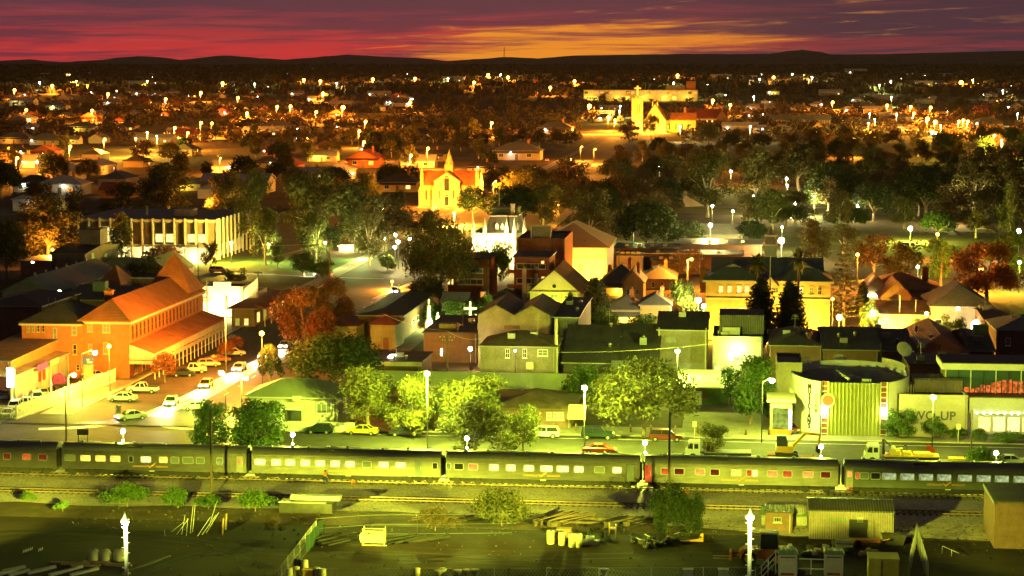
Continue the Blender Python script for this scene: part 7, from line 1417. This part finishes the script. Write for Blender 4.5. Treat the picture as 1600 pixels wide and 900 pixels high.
# ---------------------------------------------------------------- the two railway workers
def person(label, p, J, E, rad, pants, rz):
    t = thing('person', label, 'person', p, rz)
    def skin(nm, mat, keys, edges, rr_, root):
        me = bpy.data.meshes.new(nm); idx = {k: i for i, k in enumerate(keys)}; me.from_pydata([J[k] for k in keys], [(idx[a], idx[b]) for a, b in edges], []); me.materials.append(MATS[mat])
        o = link(nm, me, t); md = o.modifiers.new('skin', 'SKIN'); sv = me.skin_vertices[0].data
        for k in keys: sv[idx[k]].radius = (rr_[k], rr_[k]*.9)
        sv[idx[root]].use_root = True; s = o.modifiers.new('sub', 'SUBSURF'); s.levels = s.render_levels = 2; return o
    body = skin('body', 'skin', list(J), E, rad, 'pel')
    up = ['chest','neckb','shL','elL','shR','elR','waist']; gr = {k: rad[k]+.035 for k in rad}; gr['neckb'] = .075
    skin('shirt', 'hivis_orange', up, [('waist','chest'),('chest','neckb'),('chest','shL'),('shL','elL'),('chest','shR'),('shR','elR')], gr, 'chest')
    lo = ['pel','hipL','knL','anL','hipR','knR','anR','waist']; skin('trousers', pants, lo, [('pel','waist'),('pel','hipL'),('hipL','knL'),('knL','anL'),('pel','hipR'),('hipR','knR'),('knR','anR')], {k: rad[k]+.03 for k in rad}, 'pel')
    for k in ('anL','anR'): x, y, z = J[k]; MB().ball((x, y-.06, z-.02), (.06,.14,.06), 8, 5).build('boot', 'black_paint', t)
    x, y, z = J['head']; MB().ball((x, y+.01, z+.05), (.125,.135,.11), 10, 6).build('hair', 'hair_brown', t)
    for s in (-.04,.04): MB().ball((x+s, y-.105, z+.01), .014, 6, 4).build('eye', 'black_paint', t)
    MB().ext([(x-.02,z-.04),(x+.02,z-.04),(x,z+.01)], y-.135, y-.09).build('nose', 'skin', t)
    for k, hd in (('elL','haL'),('elR','haR')):
        a, c = Vector(J[k]), Vector(J[hd]); d = (c-a).normalized(); sd = d.orthogonal().normalized()
        for q in range(4): o = c+sd*(.03-.02*q); MB().tube(o, o+d*(.075-.008*abs(q-1.4))+Vector((0,-.015,-.01)), .009, .007, 5).build('finger', 'skin', t)
        o = c-d*.03+sd*.04; MB().tube(o, o+d*.05+sd*.025, .010, .008, 5).build('thumb', 'skin', t)
    return t
RAD = {'pel':.13,'waist':.125,'chest':.15,'neckb':.06,'neck':.05,'head':.105,'top':.07,'shL':.065,'elL':.042,'wrL':.030,'haL':.034,'shR':.065,'elR':.042,'wrR':.030,'haR':.034,'hipL':.09,'knL':.06,'anL':.042,'hipR':.09,'knR':.06,'anR':.042}
ED = [('pel','waist'),('waist','chest'),('chest','neckb'),('neckb','neck'),('neck','head'),('head','top'),('chest','shL'),('shL','elL'),('elL','wrL'),('wrL','haL'),('chest','shR'),('shR','elR'),('elR','wrR'),('wrR','haR'),('pel','hipL'),('hipL','knL'),('knL','anL'),('pel','hipR'),('hipR','knR'),('knR','anR')]
ST = {'pel':(0,0,.95),'waist':(0,.01,1.12),'chest':(0,.01,1.36),'neckb':(0,.0,1.50),'neck':(0,-.01,1.55),'head':(0,-.03,1.65),'top':(0,-.02,1.73),'shL':(-.19,.01,1.42),'elL':(-.25,.03,1.14),'wrL':(-.23,-.12,.92),'haL':(-.22,-.16,.86),'shR':(.19,.01,1.42),'elR':(.26,.02,1.14),'wrR':(.25,-.12,.93),'haR':(.24,-.16,.87),'hipL':(-.1,0,.88),'knL':(-.12,-.05,.50),'anL':(-.12,.02,.09),'hipR':(.1,0,.88),'knR':(.13,.03,.50),'anR':(.13,.12,.09)}
person('standing worker in orange shirt and dark blue trousers beside the dining carriage', at(508, 757), ST, ED, RAD, 'navy_cloth', 2.6)
CR = dict(ST); CR.update({'pel':(0,.12,.50),'waist':(0,.0,.62),'chest':(0,-.20,.78),'neckb':(0,-.29,.87),'neck':(0,-.33,.91),'head':(0,-.41,.98),'top':(0,-.42,1.06),'shL':(-.19,-.22,.82),'elL':(-.24,-.42,.64),'wrL':(-.18,-.62,.66),'haL':(-.16,-.68,.68),'shR':(.19,-.22,.82),'elR':(.24,-.42,.64),'wrR':(.18,-.62,.70),'haR':(.16,-.68,.73),'hipL':(-.1,.08,.45),'knL':(-.14,-.30,.50),'anL':(-.13,-.10,.09),'hipR':(.1,.08,.45),'knR':(.15,-.20,.22),'anR':(.14,.18,.10)})
person('crouching worker in orange shirt reaching under the dining carriage', at(551, 757), CR, ED, RAD, 'hivis_orange', pi-.6)
# ---------------------------------------------------------------- trees and shrubs that stand out one by one (x0,x1,top,foot in survey pixels)
for a in (
 ('fresh0',296,362,622,716,'leafy street tree left behind the golden carriage'), ('fresh0',352,452,620,716,'broad leafy street tree with dark trunk at the carriage gap'), ('gum0',682,798,632,724,'dark spreading tree behind the dining carriage end'), ('tuft0',784,848,632,712,'thin-trunked pale street tree beside the white station wagon'),
 ('gum1',1088,1142,664,712,'small airy tree behind the flatbed truck'),
 ('tuft0',530,622,570,676,'yellow-green billowing street tree beside the picket fence'), ('tuft1',606,690,580,680,'yellow-green billowing street tree behind the pale lamp pole'), ('tuft0',678,792,578,682,'tall yellow-green billowing tree in front of the gabled house'),
 ('round0',922,1090,566,684,'big round-headed tree with knobbly crown on the far footpath'), ('fresh1',880,940,564,640,'bright small tree in front of the long green roof'), ('fresh0',1130,1214,552,664,'bright green tree with dark trunk beside the driveway'),
 ('dark0',450,592,526,606,'wide black-green tree hiding the brick cottage'), ('russet0',434,520,446,548,'orange-lit bushy tree across from the veranda'), ('russet0',486,556,432,520,'reddish dark tree behind the orange-lit bushy tree'), ('dark1',404,440,540,606,'small dark tree at the left of the black-green tree'),
 ('round1',634,742,346,478,'big olive tree left of the brick flats'), ('weep1',736,806,370,460,'drooping olive tree before the flats'), ('dark1',640,694,434,480,'dark green bush tree below the big olive tree'),
 ('gum0',24,128,312,420,'pale-trunked gum left of the civic building'), ('gumb0',94,140,300,390,'brown gum between the pale gum and the civic building'), ('dark1',-20,42,345,440,'black tree at the frame edge beside the gum'), ('gum1',168,214,338,418,'thin weeping gum before the civic facade'), ('russet1',224,285,386,418,'low russet shrub before the civic ground floor'), ('fresh1',196,262,400,446,'bushy green tree on the hotel back roofs'),
 ('gum2',158,226,286,345,'gum tree behind the left end of the civic building'), ('gum0',222,300,262,345,'tall dark gum behind the civic roof'), ('gum1',318,392,270,350,'big dark gum behind the right end of the civic building'), ('gum2',362,430,268,392,'tall spreading gum right of the civic building'), ('gum0',428,540,272,398,'large gum on the park verge'), ('gum1',508,604,290,395,'leafy gum in the middle of the park verge'), ('gumb1',560,650,310,392,'brown-lit gum beside the blazing lamps'),
 ('gumb0',316,344,378,424,'small brown tree before the overlit kiosk'), ('fresh1',350,386,418,458,'small bright tree behind the white corner shop'), ('fresh0',450,500,394,432,'round green tree on the main street verge'), ('fresh1',486,522,400,434,'small green tree beside the crossarm pole'), ('gum2',420,448,380,418,'thin tree by the white park lamp'), ('dark1',470,530,352,400,'dark rounded tree among the park gums'), ('fresh0',590,622,398,424,'tuft of green plants at the corner path'),
 ('dark1',716,762,292,346,'dark round tree right of the orange church porch'), ('gumb0',640,700,330,372,'brown street tree below the orange church'), ('gumb1',758,800,300,350,'brown tree on the church corner'),
 ('weep1',688,745,462,508,'green drooping shrub in the grotto garden'), ('fresh1',738,778,456,506,'feathery green shrub behind the white cross'), ('fresh1',655,692,470,506,'small lit shrub at the statue'),
 ('cypress1',905,955,434,516,'dark broad conifer beside the pediment house'), ('fresh1',920,968,478,522,'leafy green bush in front of the dark conifer'), ('fresh1',980,1030,488,516,'low green bush before the orange cottage'), ('cypress1',884,898,456,492,'tiny clipped conifer before the pediment house'),
 ('round1',918,950,388,424,'olive round tree before the market hall'), ('gumb0',944,964,392,424,'small brown tree beside the market hall corner'), ('gumb1',1050,1098,390,438,'orange lamp-lit tree behind the wires'), ('weep1',1046,1088,430,500,'yellow-green drooping tree beside the station'), ('russet1',1108,1140,462,505,'russet shrub at the left corner of the station'), ('fresh1',1084,1112,478,512,'lit green shrub under the white globes'),
 ('cypress0',1160,1216,434,538,'dark pointed cypress in front of the station, left one'), ('cypress1',1208,1262,438,540,'rounder olive cypress in front of the station, right one'),
 ('cypress1',1335,1360,440,500,'small green conifer right of the norfolk pine'), ('fresh1',1342,1376,468,520,'green bush with a globe lamp beside the cream building'), ('fresh1',1468,1512,490,534,'bright green tree before the grey hall'), ('tuft0',1420,1456,490,520,'olive shrub between cream building and grey hall'), ('russet0',1490,1592,376,470,'large brown round tree with an orange lamp inside'), ('fresh0',1440,1500,370,448,'bright green tree with pale trunks behind the orange roof'), ('gumb0',1330,1400,368,440,'brown gum behind the orange roof'), ('fresh0',1540,1610,358,440,'green tree at the right frame edge'), ('gum1',1380,1444,378,440,'olive gum left of the bright green tree'),
 ('gum2',1240,1300,345,420,'leafy gum behind the station tower'), ('gum0',1286,1346,352,400,'leafy gum left of the norfolk pine'), ('fresh0',1388,1420,466,482,'low hedge tree by the orange gable'),
 ('gum0',1060,1150,236,340,'tall spreading park gum before the dark hill'), ('gum1',1000,1050,246,300,'pale lit gum beside the white park lamp'), ('dark0',960,1060,318,392,'dark spreading tree above the black-roofed store'), ('gum2',880,960,300,400,'dark gum above the market hall'), ('gum1',820,880,290,356,'gum on the slope above the tower block'), ('gumb1',850,930,250,318,'brown gum below the hill road'), ('gum0',930,1010,250,320,'gum left of the pale park gum'),
 ('gum1',548,606,322,416,'full gum at the park corner left of the side street'), ('gum0',470,520,330,418,'full gum standing before the crossarm pole'), ('gum3',596,640,300,372,'gum behind the blazing lamp cluster'), ('dark1',640,676,386,440,'dark round tree right of the blazing lamps'), ('gum2',390,440,330,414,'full gum right of the civic flood lamp'), ('gumb0',962,1004,190,217,'dark tree before the cathedral tower'), ('gumb1',1004,1030,178,216,'brown tree before the cathedral nave'), ('gum2',1150,1215,235,330,'tall gum at the edge of the park lawn'), ('dark0',1260,1350,262,336,'dark park tree over the pergola'), ('gum1',1208,1290,228,300,'leafy gum behind the park lamps'), ('gumb0',1376,1422,250,316,'gum with a pale forked trunk'), ('dark1',1400,1492,258,340,'broad dark tree in the park'), ('gum0',1480,1560,244,350,'tall gum with pale limbs at the right park edge'), ('gum2',1540,1620,230,350,'tall gum cut by the right frame edge'), ('gum1',1330,1384,232,300,'gum behind the pergola trees'),
 ('dark0',1196,1260,322,352,'low dark hedge tree by the lawn'), ('dark0',1290,1360,326,356,'low dark hedge tree at the lawn path'), ('dark1',1150,1200,345,385,'dark round tree at the pavilion'), ('dark1',1040,1100,345,392,'dark tree left of the pavilion'), ('gum2',1560,1600,290,380,'gum trunk group at the frame edge'), ('gumb1',1500,1550,330,372,'brown low tree by the lawn path'), ('dark1',1440,1490,330,372,'dark small tree under the tall gums')):
    nm = 'tree'; treepx(a[0], a[1], a[2], a[3], a[4], a[5], None, 'shrub' if a[5].split()[0] == 'low' or 'shrub' in a[5] or 'bush' in a[5].split() else 'tree', 'shrub' if 'shrub' in a[5] else 'tree')
for px, py, pt, lab in ((1183, 536, 394, 'tall palm with ragged crown left of the flagpole'), (1246, 537, 388, 'tall palm with ragged crown right of the flagpole')):
    p = at(px, py); h = (zat(pt, p.y)-p.z); tree('palm', p, 4.6, h, lab, None, 'palm_tree', 'palm')
p = at(1318, 512); tree('norfolk', p, 74/ppm(p), zat(372, p.y), 'tall orange-lit norfolk pine right of the sandstone station', None, 'pine_tree', 'pine tree')
for a in (('bush0',158,240,748,792,'large rounded bush on the gravel left of the bare pole'), ('bush1',252,304,758,794,'middle-sized bush between the large bush and the bare pole'), ('bush2',302,350,770,795,'small low bush at the foot of the bare pole'), ('bush0',364,434,760,800,'olive bush right of the bare pole'), ('bush1',30,60,766,784,'tiny scrub tuft at the far left of the gravel'), ('bush2',84,112,780,800,'small scrub tuft left of the large bush'), ('bushd',408,446,806,834,'dark scrub bush below the loading platform'),
          ('bushg',738,830,746,822,'big grey-green bush before the silver carriages'), ('weep0',1010,1075,756,832,'tall weeping pepper shrub under the bare pole'), ('weep0',1050,1110,764,832,'lower half of the weeping pepper clump, right of the pole'), ('fresh1',1380,1430,636,686,'shrub beside the right wall of the round club'), ('bush1',1432,1482,648,687,'rounded shrub under the dark wall lettering'), ('bush2',1480,1512,664,688,'low shrub right of the dark wall lettering'), ('bush0',1512,1548,666,690,'low shrub before the first lit shop window'), ('bush1',1545,1620,674,692,'green hedge below the lit shop windows'), ('bush0',1504,1566,694,736,'clipped round bush behind the grey carriage'),
          ('russet1',240,276,552,598,'round russet shrub at the hotel veranda corner'), ('russet1',340,366,534,562,'russet shrub before the hotel veranda middle'), ('russet1',356,380,526,548,'russet shrub at the far end of the hotel veranda'), ('bushd',640,720,790,830,'dry scrub left of the big grey-green bush')):
    treepx(*a, None, 'bush', 'bush')
t = thing('lawn_pergola', 'small white pergola frame on the park lawn', 'pergola', at(1272, 335)); 
for x in (0, 5, 10):
    MB().box(x-.3,0,0,x+.3,.4,4).build('post', 'cream_paint', t)
MB().box(-.8,-.1,4,10.8,.5,4.5).build('beam', 'cream_paint', t)
t = thing('sail_shade', 'pale triangular shade sail in the park below the pale gum', 'shade sail', at(1062, 328)); MB().poly([(0,0,6.5),(9,0,1.6),(2,5,1.0),(0,0.2,6.35),(9,.2,1.45),(2,5.1,.85)],[(0,2,1),(3,4,5),(0,1,4,3),(1,2,5,4),(2,0,3,5)]).build('sail', 'white_render', t); MB().tube((0,0,0),(0,0,6.6),.12,n=6).build('mast', 'grey_steel', t)
b = B('park_toilet', 'small pale cube-shaped park building beside the pale gum', 'park building', 1016, 1058, 312, 9, 291, 'white_render', 'cream_iron_roof', 'flat', None)
b = B('bus_shelter', 'small overlit white shelter on the park verge', 'shelter', 530, 555, 392, 4, 385, 'white_render', 'white_render', 'flat', None); light(b.t, (b.w/2,-2,2), LC['white'], 4000)
# overhead wires
def wire(label, pa, za, pb, zb, sag=.6):
    a = at(*pa)+Vector((0,0,za)); c = at(*pb)+Vector((0,0,zb)); t = thing('overhead_wire', label, 'wire', a, 0); m = MB(); prev = Vector((0,0,0))
    for k in range(1, 13):
        f = k/12; q = (c-a)*f-Vector((0,0,4*sag*f*(1-f))); m.tube(prev, q, .03, n=4, caps=False); prev = q
    m.build('cable', 'cream_paint', t)
wire('pale sagging cable from the crossarm pole to the dark hall', (699,598), 8.6, (600,560), 8.0); wire('pale cable from the crossarm pole to the twin-gabled store', (699,598), 8.6, (750,600), 7.5); wire('long level cable across the black workshops', (870,606), 5.8, (1113,606), 7.2, .4)
wire('pale cable over the orange low block to the station', (960,440), 7.2, (1195,440), 7.4, .5); wire('pale cable crossing the park verge from the crossarm pole', (515,436), 9.2, (420,440), 8.8, .3); wire('pale cable from crossarm pole over the park lawn', (515,436), 9.2, (400,446), 6.0, .3)
t = thing('radio_mast', 'thin lattice radio mast on the ridge against the orange sunset', 'mast', Vector(((788-800)/F*6500, 6500, zat(92, 6500)-6))); m = MB()
for s in (-1.6, 1.6): m.tube((s*1.5,0,0),(s*.4,0,44),.55,.4,n=5)
for k in range(9): m.tube((-2+k*.2,0,k*4.8),(2-k*.2,0,k*4.8+4.8),.3,n=4)
m.build('lattice', 'dark_steel', t)
for px, py, lab in ((1085, 664, 'white square sign on a thin post at the far kerb'), (1497, 668, 'small pale sign post before the shop shrubs')):
    p = at(px, py+24); h = zat(py-6, p.y); t = thing('road_sign', lab, 'sign', p); MB().tube((0,0,0),(0,0,h),.05,n=6).build('post', 'white_trim', t); MB().box(-.3,-.08,h-.8,.3,-.05,h).build('sign_plate', 'white_trim', t)
p = at(185, 650); t = thing('road_sign', 'pale square board on the verge of the wide side street', 'sign', p); MB().box(-.4,-.05,.4,.4,.05,1.6).build('sign_plate', 'cream_paint', t); MB().box(-.2,-.07,.7,.2,-.051,1.4).build('sign_mark', 'grey_steel', t)
p = at(121, 693); t = thing('road_sign', 'dark back of a wide sign on two posts beside the lampless pole', 'sign', p); MB().box(0,-.05,1.2,1.6,.05,2.0).build('sign_plate', 'dark_steel', t); MB().box(.1,.051,0,.2,.11,1.9).box(1.4,.051,0,1.5,.11,1.9).build('post', 'dark_steel', t)
p = at(608, 418); t = thing('road_sign', 'yellow diamond road sign at the corner path', 'sign', p); MB().tube((0,0,0),(0,0,3),.07,n=6).build('post', 'grey_steel', t); MB().ext([(0,2.2),(.7,2.9),(0,3.6),(-.7,2.9)],-.1,-.07).build('sign_plate', 'bright_yellow', t)
# ---------------------------------------------------------------- the rest of the town: houses and trees up to the ridge
rr = random.Random(77)
def proto_house(w, d, h, rh, rt, wall, roof, wins, porch=False):
    t = thing('house', 'x', 'house', (0,0,0), 0); wall_mb(rt, w, d, h, rh).build('wall', wall, t); roof_mb(rt, w, d, h, rh, .5).build('roof', roof, t)
    b = Bd(); b.t = t; b.w = w
    for u, pn in wins: window(b, u, h*.52, 1.7, 1.4, pn, 'white_trim', 'f', 2, 1)
    MB().box(w*.5-.5,-.05,0,w*.5+.5,.02,2.1).build('door', 'weathered_wood', t)
    if porch: MB().extx([(-2,h-.8),(-2,h-.65),(0,h-.1),(0,h-.25)], 0, w).build('porch_roof', roof, t)
    chimney(b, w*.72, d*.5, h+rh*.4, h+rh+1.0, .7)
    return t
PH_ = [proto_house(13,10,3.2,2.6,'hip','sandstone','dark_iron_roof',[(3,'dark_glass'),(10,'glow_warm')],True), proto_house(15,9,3.2,2.4,'gx','cream_board','grey_iron_roof',[(3.5,'glow_white'),(11,'dark_glass')]), proto_house(11,13,3.4,2.8,'gy','red_brick','red_iron_roof',[(2.6,'dark_glass'),(8.4,'glow_gold')],True),
       proto_house(17,11,3.3,2.8,'hip','cream_render','slate_roof',[(3,'dark_glass'),(13,'dark_glass')],True), proto_house(12,9,3.0,2.2,'hip','white_render','pale_iron_roof',[(3,'dark_glass'),(9,'glow_amber')]), proto_house(22,12,4.0,2.0,'gx','zinc_wall','pale_iron_roof',[(4,'dark_glass'),(18,'glow_white')])]
DESC = ['dark hipped sandstone house','boarded grey-gabled house','red-gabled brick house','large slate-roofed cream house','white pale-roofed cottage','long tin shed']
used = set()
def house(i, px, py, sc_=1.0, deg=0):
    p = at(px, py); src = PH_[i]
    o = src if i not in used else copy_tree(src); used.add(i)
    o.location = p; o.rotation_euler = (0,0,-PH+radians(deg)); o.scale = (sc_,)*3; o['category'] = 'house'; o['group'] = 'houses in the streets up to the ridge'
    pend(o, DESC[i], px, py); return o
FIX = [(2,543,262,1.5,0),(1,626,262,1.2,0),(0,590,300,1.3,0),(1,330,270,1.1,0),(0,398,262,1.0,0),(3,300,244,1.2,90),(1,480,252,1.1,0),(5,440,282,1.0,0),(0,650,252,1.2,0),(2,498,238,1.1,20),(4,560,240,1.0,0),(3,770,250,1.6,0),(0,730,270,1.0,0),(3,790,238,1.2,0),(4,60,305,1.5,0),(0,20,300,1.2,0),(4,20,330,1.4,0),(1,30,262,1.2,0),(3,70,172,1.4,0),(0,20,180,1.2,0),(2,40,185,1.1,0),(5,210,226,1.2,0),(4,245,225,1.2,0),(1,260,212,1.1,0),(1,90,225,1.0,0),(3,410,205,1.4,0),(0,520,205,1.3,0),(2,400,180,1.2,0),(3,600,165,1.5,0),(1,450,150,1.3,0),(1,500,150,1.2,0),(0,930,190,1.2,0),(5,925,182,1.0,0),(3,840,210,1.6,0),(5,1170,175,1.4,0),(2,1160,185,1.2,0),(4,1190,170,1.2,0),(5,1280,150,1.4,0),(4,1330,160,1.2,0),(5,1425,135,1.4,0),(3,1440,200,1.4,0),(3,1520,200,1.5,0),(2,1490,204,1.3,0),(0,1560,215,1.3,0),(0,1270,213,1.2,0),(5,1350,178,1.3,0),(5,1320,117,1.8,0),(5,1110,125,1.6,0),(5,690,129,1.6,0),(1,150,140,1.3,0),(3,180,146,1.4,0),(0,130,148,1.2,0),(1,290,135,1.3,0),(5,340,136,1.4,0),(4,120,131,1.3,0),(3,230,150,1.2,0),(0,370,160,1.2,0),(1,160,165,1.3,0),(4,140,183,1.3,0),(0,180,205,1.3,0),(3,105,206,1.3,0),(1,940,140,1.4,0),(5,860,140,1.2,0),(2,930,127,1.3,0),(0,1290,128,1.2,0),(1,1200,130,1.3,0)]
LIT = ('glow_warm','glow_white','glow_gold','glow_amber')
for f in FIX: house(*f)
BLK = [(600,222,800,330),(905,190,1000,240),(960,150,1100,225),(780,240,905,305),(1000,240,1600,345),(640,140,900,215),(905,128,1095,160),(0,310,640,340),(1200,180,1300,205)]
def blocked(x, y, b=BLK): return any(a <= x <= c and q <= y <= d for a, q, c, d in b)
pts = [(f[1], f[2]) for f in FIX]; n = 0
while n < 200:
    y = 118+(rr.random()**1.9)*190; x = rr.uniform(-10, 1610)
    if blocked(x, y) or (y > 215 and x > 800): continue
    if any(abs(x-a) < 18+(y-110)*.15 and abs(y-b_) < 2.5+(y-110)*.06 for a, b_ in pts): continue
    pts.append((x, y)); n += 1; house(rr.randrange(6), x, y, rr.uniform(.9, 1.4), rr.choice((0,0,90,-90,180,8)))
# lit windows and porch lights that show as sparks: each belongs to its house as a veranda lamp
HS = [o for o, d, px, py in PEND if o.get('category') == 'house']
GL = [MB().ball((0,0,0), .42, 8, 5).mesh('veranda_lamp', m_) for m_ in ('globe_soft','globe_white','bulb_orange')]
for i, o in enumerate(HS):
    for k in range(rr.choice((0,1,1,2))): l = link('veranda_lamp', GL[(i+k) % 2 if rr.random() < .85 else 2], o, (rr.uniform(1,10), -1.2, 2.6)); l.scale = (rr.uniform(.7,1.3),)*3
    if i % 6 == 0: light(o, (6, -3.2, 2.4), LC[rr.choice(('orange','yellow','white','orange'))], rr.uniform(900, 2600))
# trees between the houses
n = 0; tp = []
KEYS = ['far0','far1','far2','far3']; KD = ['gum tree with thin olive crown','round black-green tree','brown gum tree','bushy olive tree']
while n < 42:
    y = 122+(rr.random()**1.25)*205; x = rr.uniform(-10, 1610)
    if (975 < x < 1075 and 175 < y < 235) or (905 < x < 970 and 195 < y < 300) or (640 < x < 770 and 275 < y < 345) or (780 < x < 900 and 240 < y < 290): continue
    if 180 < x < 330 and 198 < y < 222 and rr.random() < .8: continue
    if 1100 < x < 1500 and 300 < y < 335: continue
    sp = 8+(y-110)*.10
    if any(abs(x-a) < sp and abs(y-b_) < sp*.5 for a, b_ in tp): continue
    tp.append((x, y)); n += 1; k = rr.choices((0,1,2,3), (4,3,3,2))[0]; p = at(x, y); h = rr.uniform(7, 13)
    t = tree(KEYS[k], p, h*rr.uniform(.85,1.2), h, 'x', 'trees in the streets up to the ridge'); pend(t, KD[k], x, y)
# bigger trees crowding the near edge of the streets and the park
n = 0; MK = ['gum0','gum1','gum2','gumb0','gumb1','dark1','dark0','round1']; MD = {'gu':'large olive gum','gumb':'large brown gum','da':'large black-green tree','ro':'large round olive tree'}; mp = []
while n < 146:
    x, y = (rr.uniform(-10, 650), rr.uniform(235, 335)) if n < 30 else (rr.uniform(800, 1610), 224+rr.random()**1.2*135)
    if (640 < x < 770) or (780 < x < 960 and y < 300) or (890 < x < 1100 and y < 250) or (1095 < x < 1260 and 290 < y < 345) or (100 < x < 380 and y > 318) or (1085 < x < 1170 and y > 345): continue
    if any(abs(x-a) < 22 and abs(y-b_) < 7 for a, b_ in mp): continue
    mp.append((x, y)); n += 1; kk = rr.choice(MK); p = at(x, y); h = rr.uniform(9, 14)
    t = tree(kk, p, h*rr.uniform(.95,1.3), h, 'x', 'large trees crowding the park and near streets'); pend(t, MD['gumb' if kk.startswith('gumb') else kk[:2]], x, y)
for x, y in ((585,232),(612,246),(640,228),(575,215),(660,214),(690,222),(720,236),(748,248),(765,262),(780,228),(740,212),(800,236),(618,212),(705,205),(775,300),(796,318),(640,262)):
    kk = ('far0','far1','far2','far3')[int(x) % 4]; p = at(x, y); h = rr.uniform(8, 13); t = tree(kk, p, h*1.1, h, 'x', 'trees in the streets up to the ridge'); pend(t, KD[int(x) % 4], x, y)
# scrub-covered rise in the middle distance
for k in range(34):
    x, y = rr.uniform(640, 905), rr.uniform(150, 232); p = at(x, y); h = rr.uniform(6, 11); q = (k % 3 != 0)*2; t = tree(KEYS[q], p, h*1.1, h, 'x', 'trees on the scrub-covered rise'); pend(t, KD[q]+' on the rise', x, y)
# small dark garden trees between the far houses, past counting
v, f = [], []
for k in range(4200):
    py = 112+(rr.random()**1.1)*112; px = rr.uniform(-40, 1640)
    if (905 < px < 975 and py > 195) or (985 < px < 1060 and 190 < py < 226) or (190 < px < 330 and 198 < py < 220) or (780 < px < 900 and py > 238): continue
    p = at(px, py); s = rr.uniform(2.2, 4.8)
    for q in range(34):
        c = Vector((rr.gauss(0,.5), rr.gauss(0,.5), .75+rr.gauss(0,.42)))*s+p; e = Vector((rr.gauss(0,1), rr.gauss(0,1), rr.gauss(0,.8))).normalized(); g = e.orthogonal().normalized(); sz = s*rr.uniform(.22,.42)
        o = len(v); v += [tuple(c-e*sz), tuple(c+g*sz*.7), tuple(c+e*sz), tuple(c-g*sz*.7)]; f.append((o,o+1,o+2,o+3))
me = bpy.data.meshes.new('far_foliage'); me.from_pydata(v, [], f); me.materials.append(M('leaf_brown')); tag(link('far_foliage', me), kind='stuff')
# trees of the hill foot, one uncountable mass
w = MB(); v, f = [], []
for k in range(5200):
    y = rr.uniform(2700, 4300); x = rr.uniform(-.30, .30)*y; z = terr(x, y) if y < 3700 else terr(x, 3700)+(y-3700)*.02
    s = rr.uniform(4, 8); a = rr.uniform(0, 6.28); o = len(v)
    for q in range(3):
        c0, s0 = cos(a+q*2.1), sin(a+q*2.1); v += [(x+c0*s, y+s0*s, z-1), (x-c0*s, y-s0*s, z-1), (x-c0*s*.5, y-s0*s*.5, z+s*1.3), (x+c0*s*.6, y+s0*s*.6, z+s*1.1)]; f.append((o+4*q, o+4*q+1, o+4*q+2, o+4*q+3))
me = bpy.data.meshes.new('distant_woods'); me.from_pydata(v, [], f); me.materials.append(M('far_wood')); tag(link('distant_woods', me), kind='stuff')
# ground cover: dry grass tufts on the gravel apron and verges, one uncountable scatter
def tufts(name, n, area, size, mat):
    v, f = [], []
    for _ in range(n):
        p = area(); s = size*rr.uniform(.5, 1.4)
        for q in range(3):
            a = rr.uniform(0, 6.28); o = len(v); c0, s0 = cos(a)*s*.6, sin(a)*s*.6; v += [(p.x-c0, p.y-s0, p.z), (p.x+c0, p.y+s0, p.z), (p.x+c0*1.3, p.y+s0*1.3, p.z+s), (p.x-c0*1.2, p.y-s0*1.2, p.z+s*.8)]; f.append((o,o+1,o+2,o+3))
    me = bpy.data.meshes.new(name); me.from_pydata(v, [], f); me.materials.append(M(mat)); tag(link(name, me), kind='stuff')
tufts('apron_grass', 1500, lambda: G(rr.uniform(-75, 75), rr.gauss(218, 4.0), .03), .10, 'leaf_olive')
tufts('yard_grass', 500, lambda: G(rr.uniform(-60, 60), rr.uniform(185, 214), .02), .13, 'leaf_brown')
# thin air volume added to put a glow round every lamp
hz_ = bpy.data.materials.new('glow_haze_air'); hz_.use_nodes = True; nt = hz_.node_tree; nt.nodes.remove(nt.nodes['Principled BSDF'])
pv = nt.nodes.new('ShaderNodeVolumePrincipled'); pv.inputs['Color'].default_value = (.95,.93,.9,1); pv.inputs['Density'].default_value = HAZE; pv.inputs['Anisotropy'].default_value = .0
nt.links.new(pv.outputs[0], nt.nodes['Material Output'].inputs['Volume'])
MB().box(-5200, -120, -2, 5200, 9300, 260).build('glow_haze', hz_)
tag(bpy.data.objects['glow_haze'], kind='stuff')
finish_labels()
bpy.context.view_layer.update()
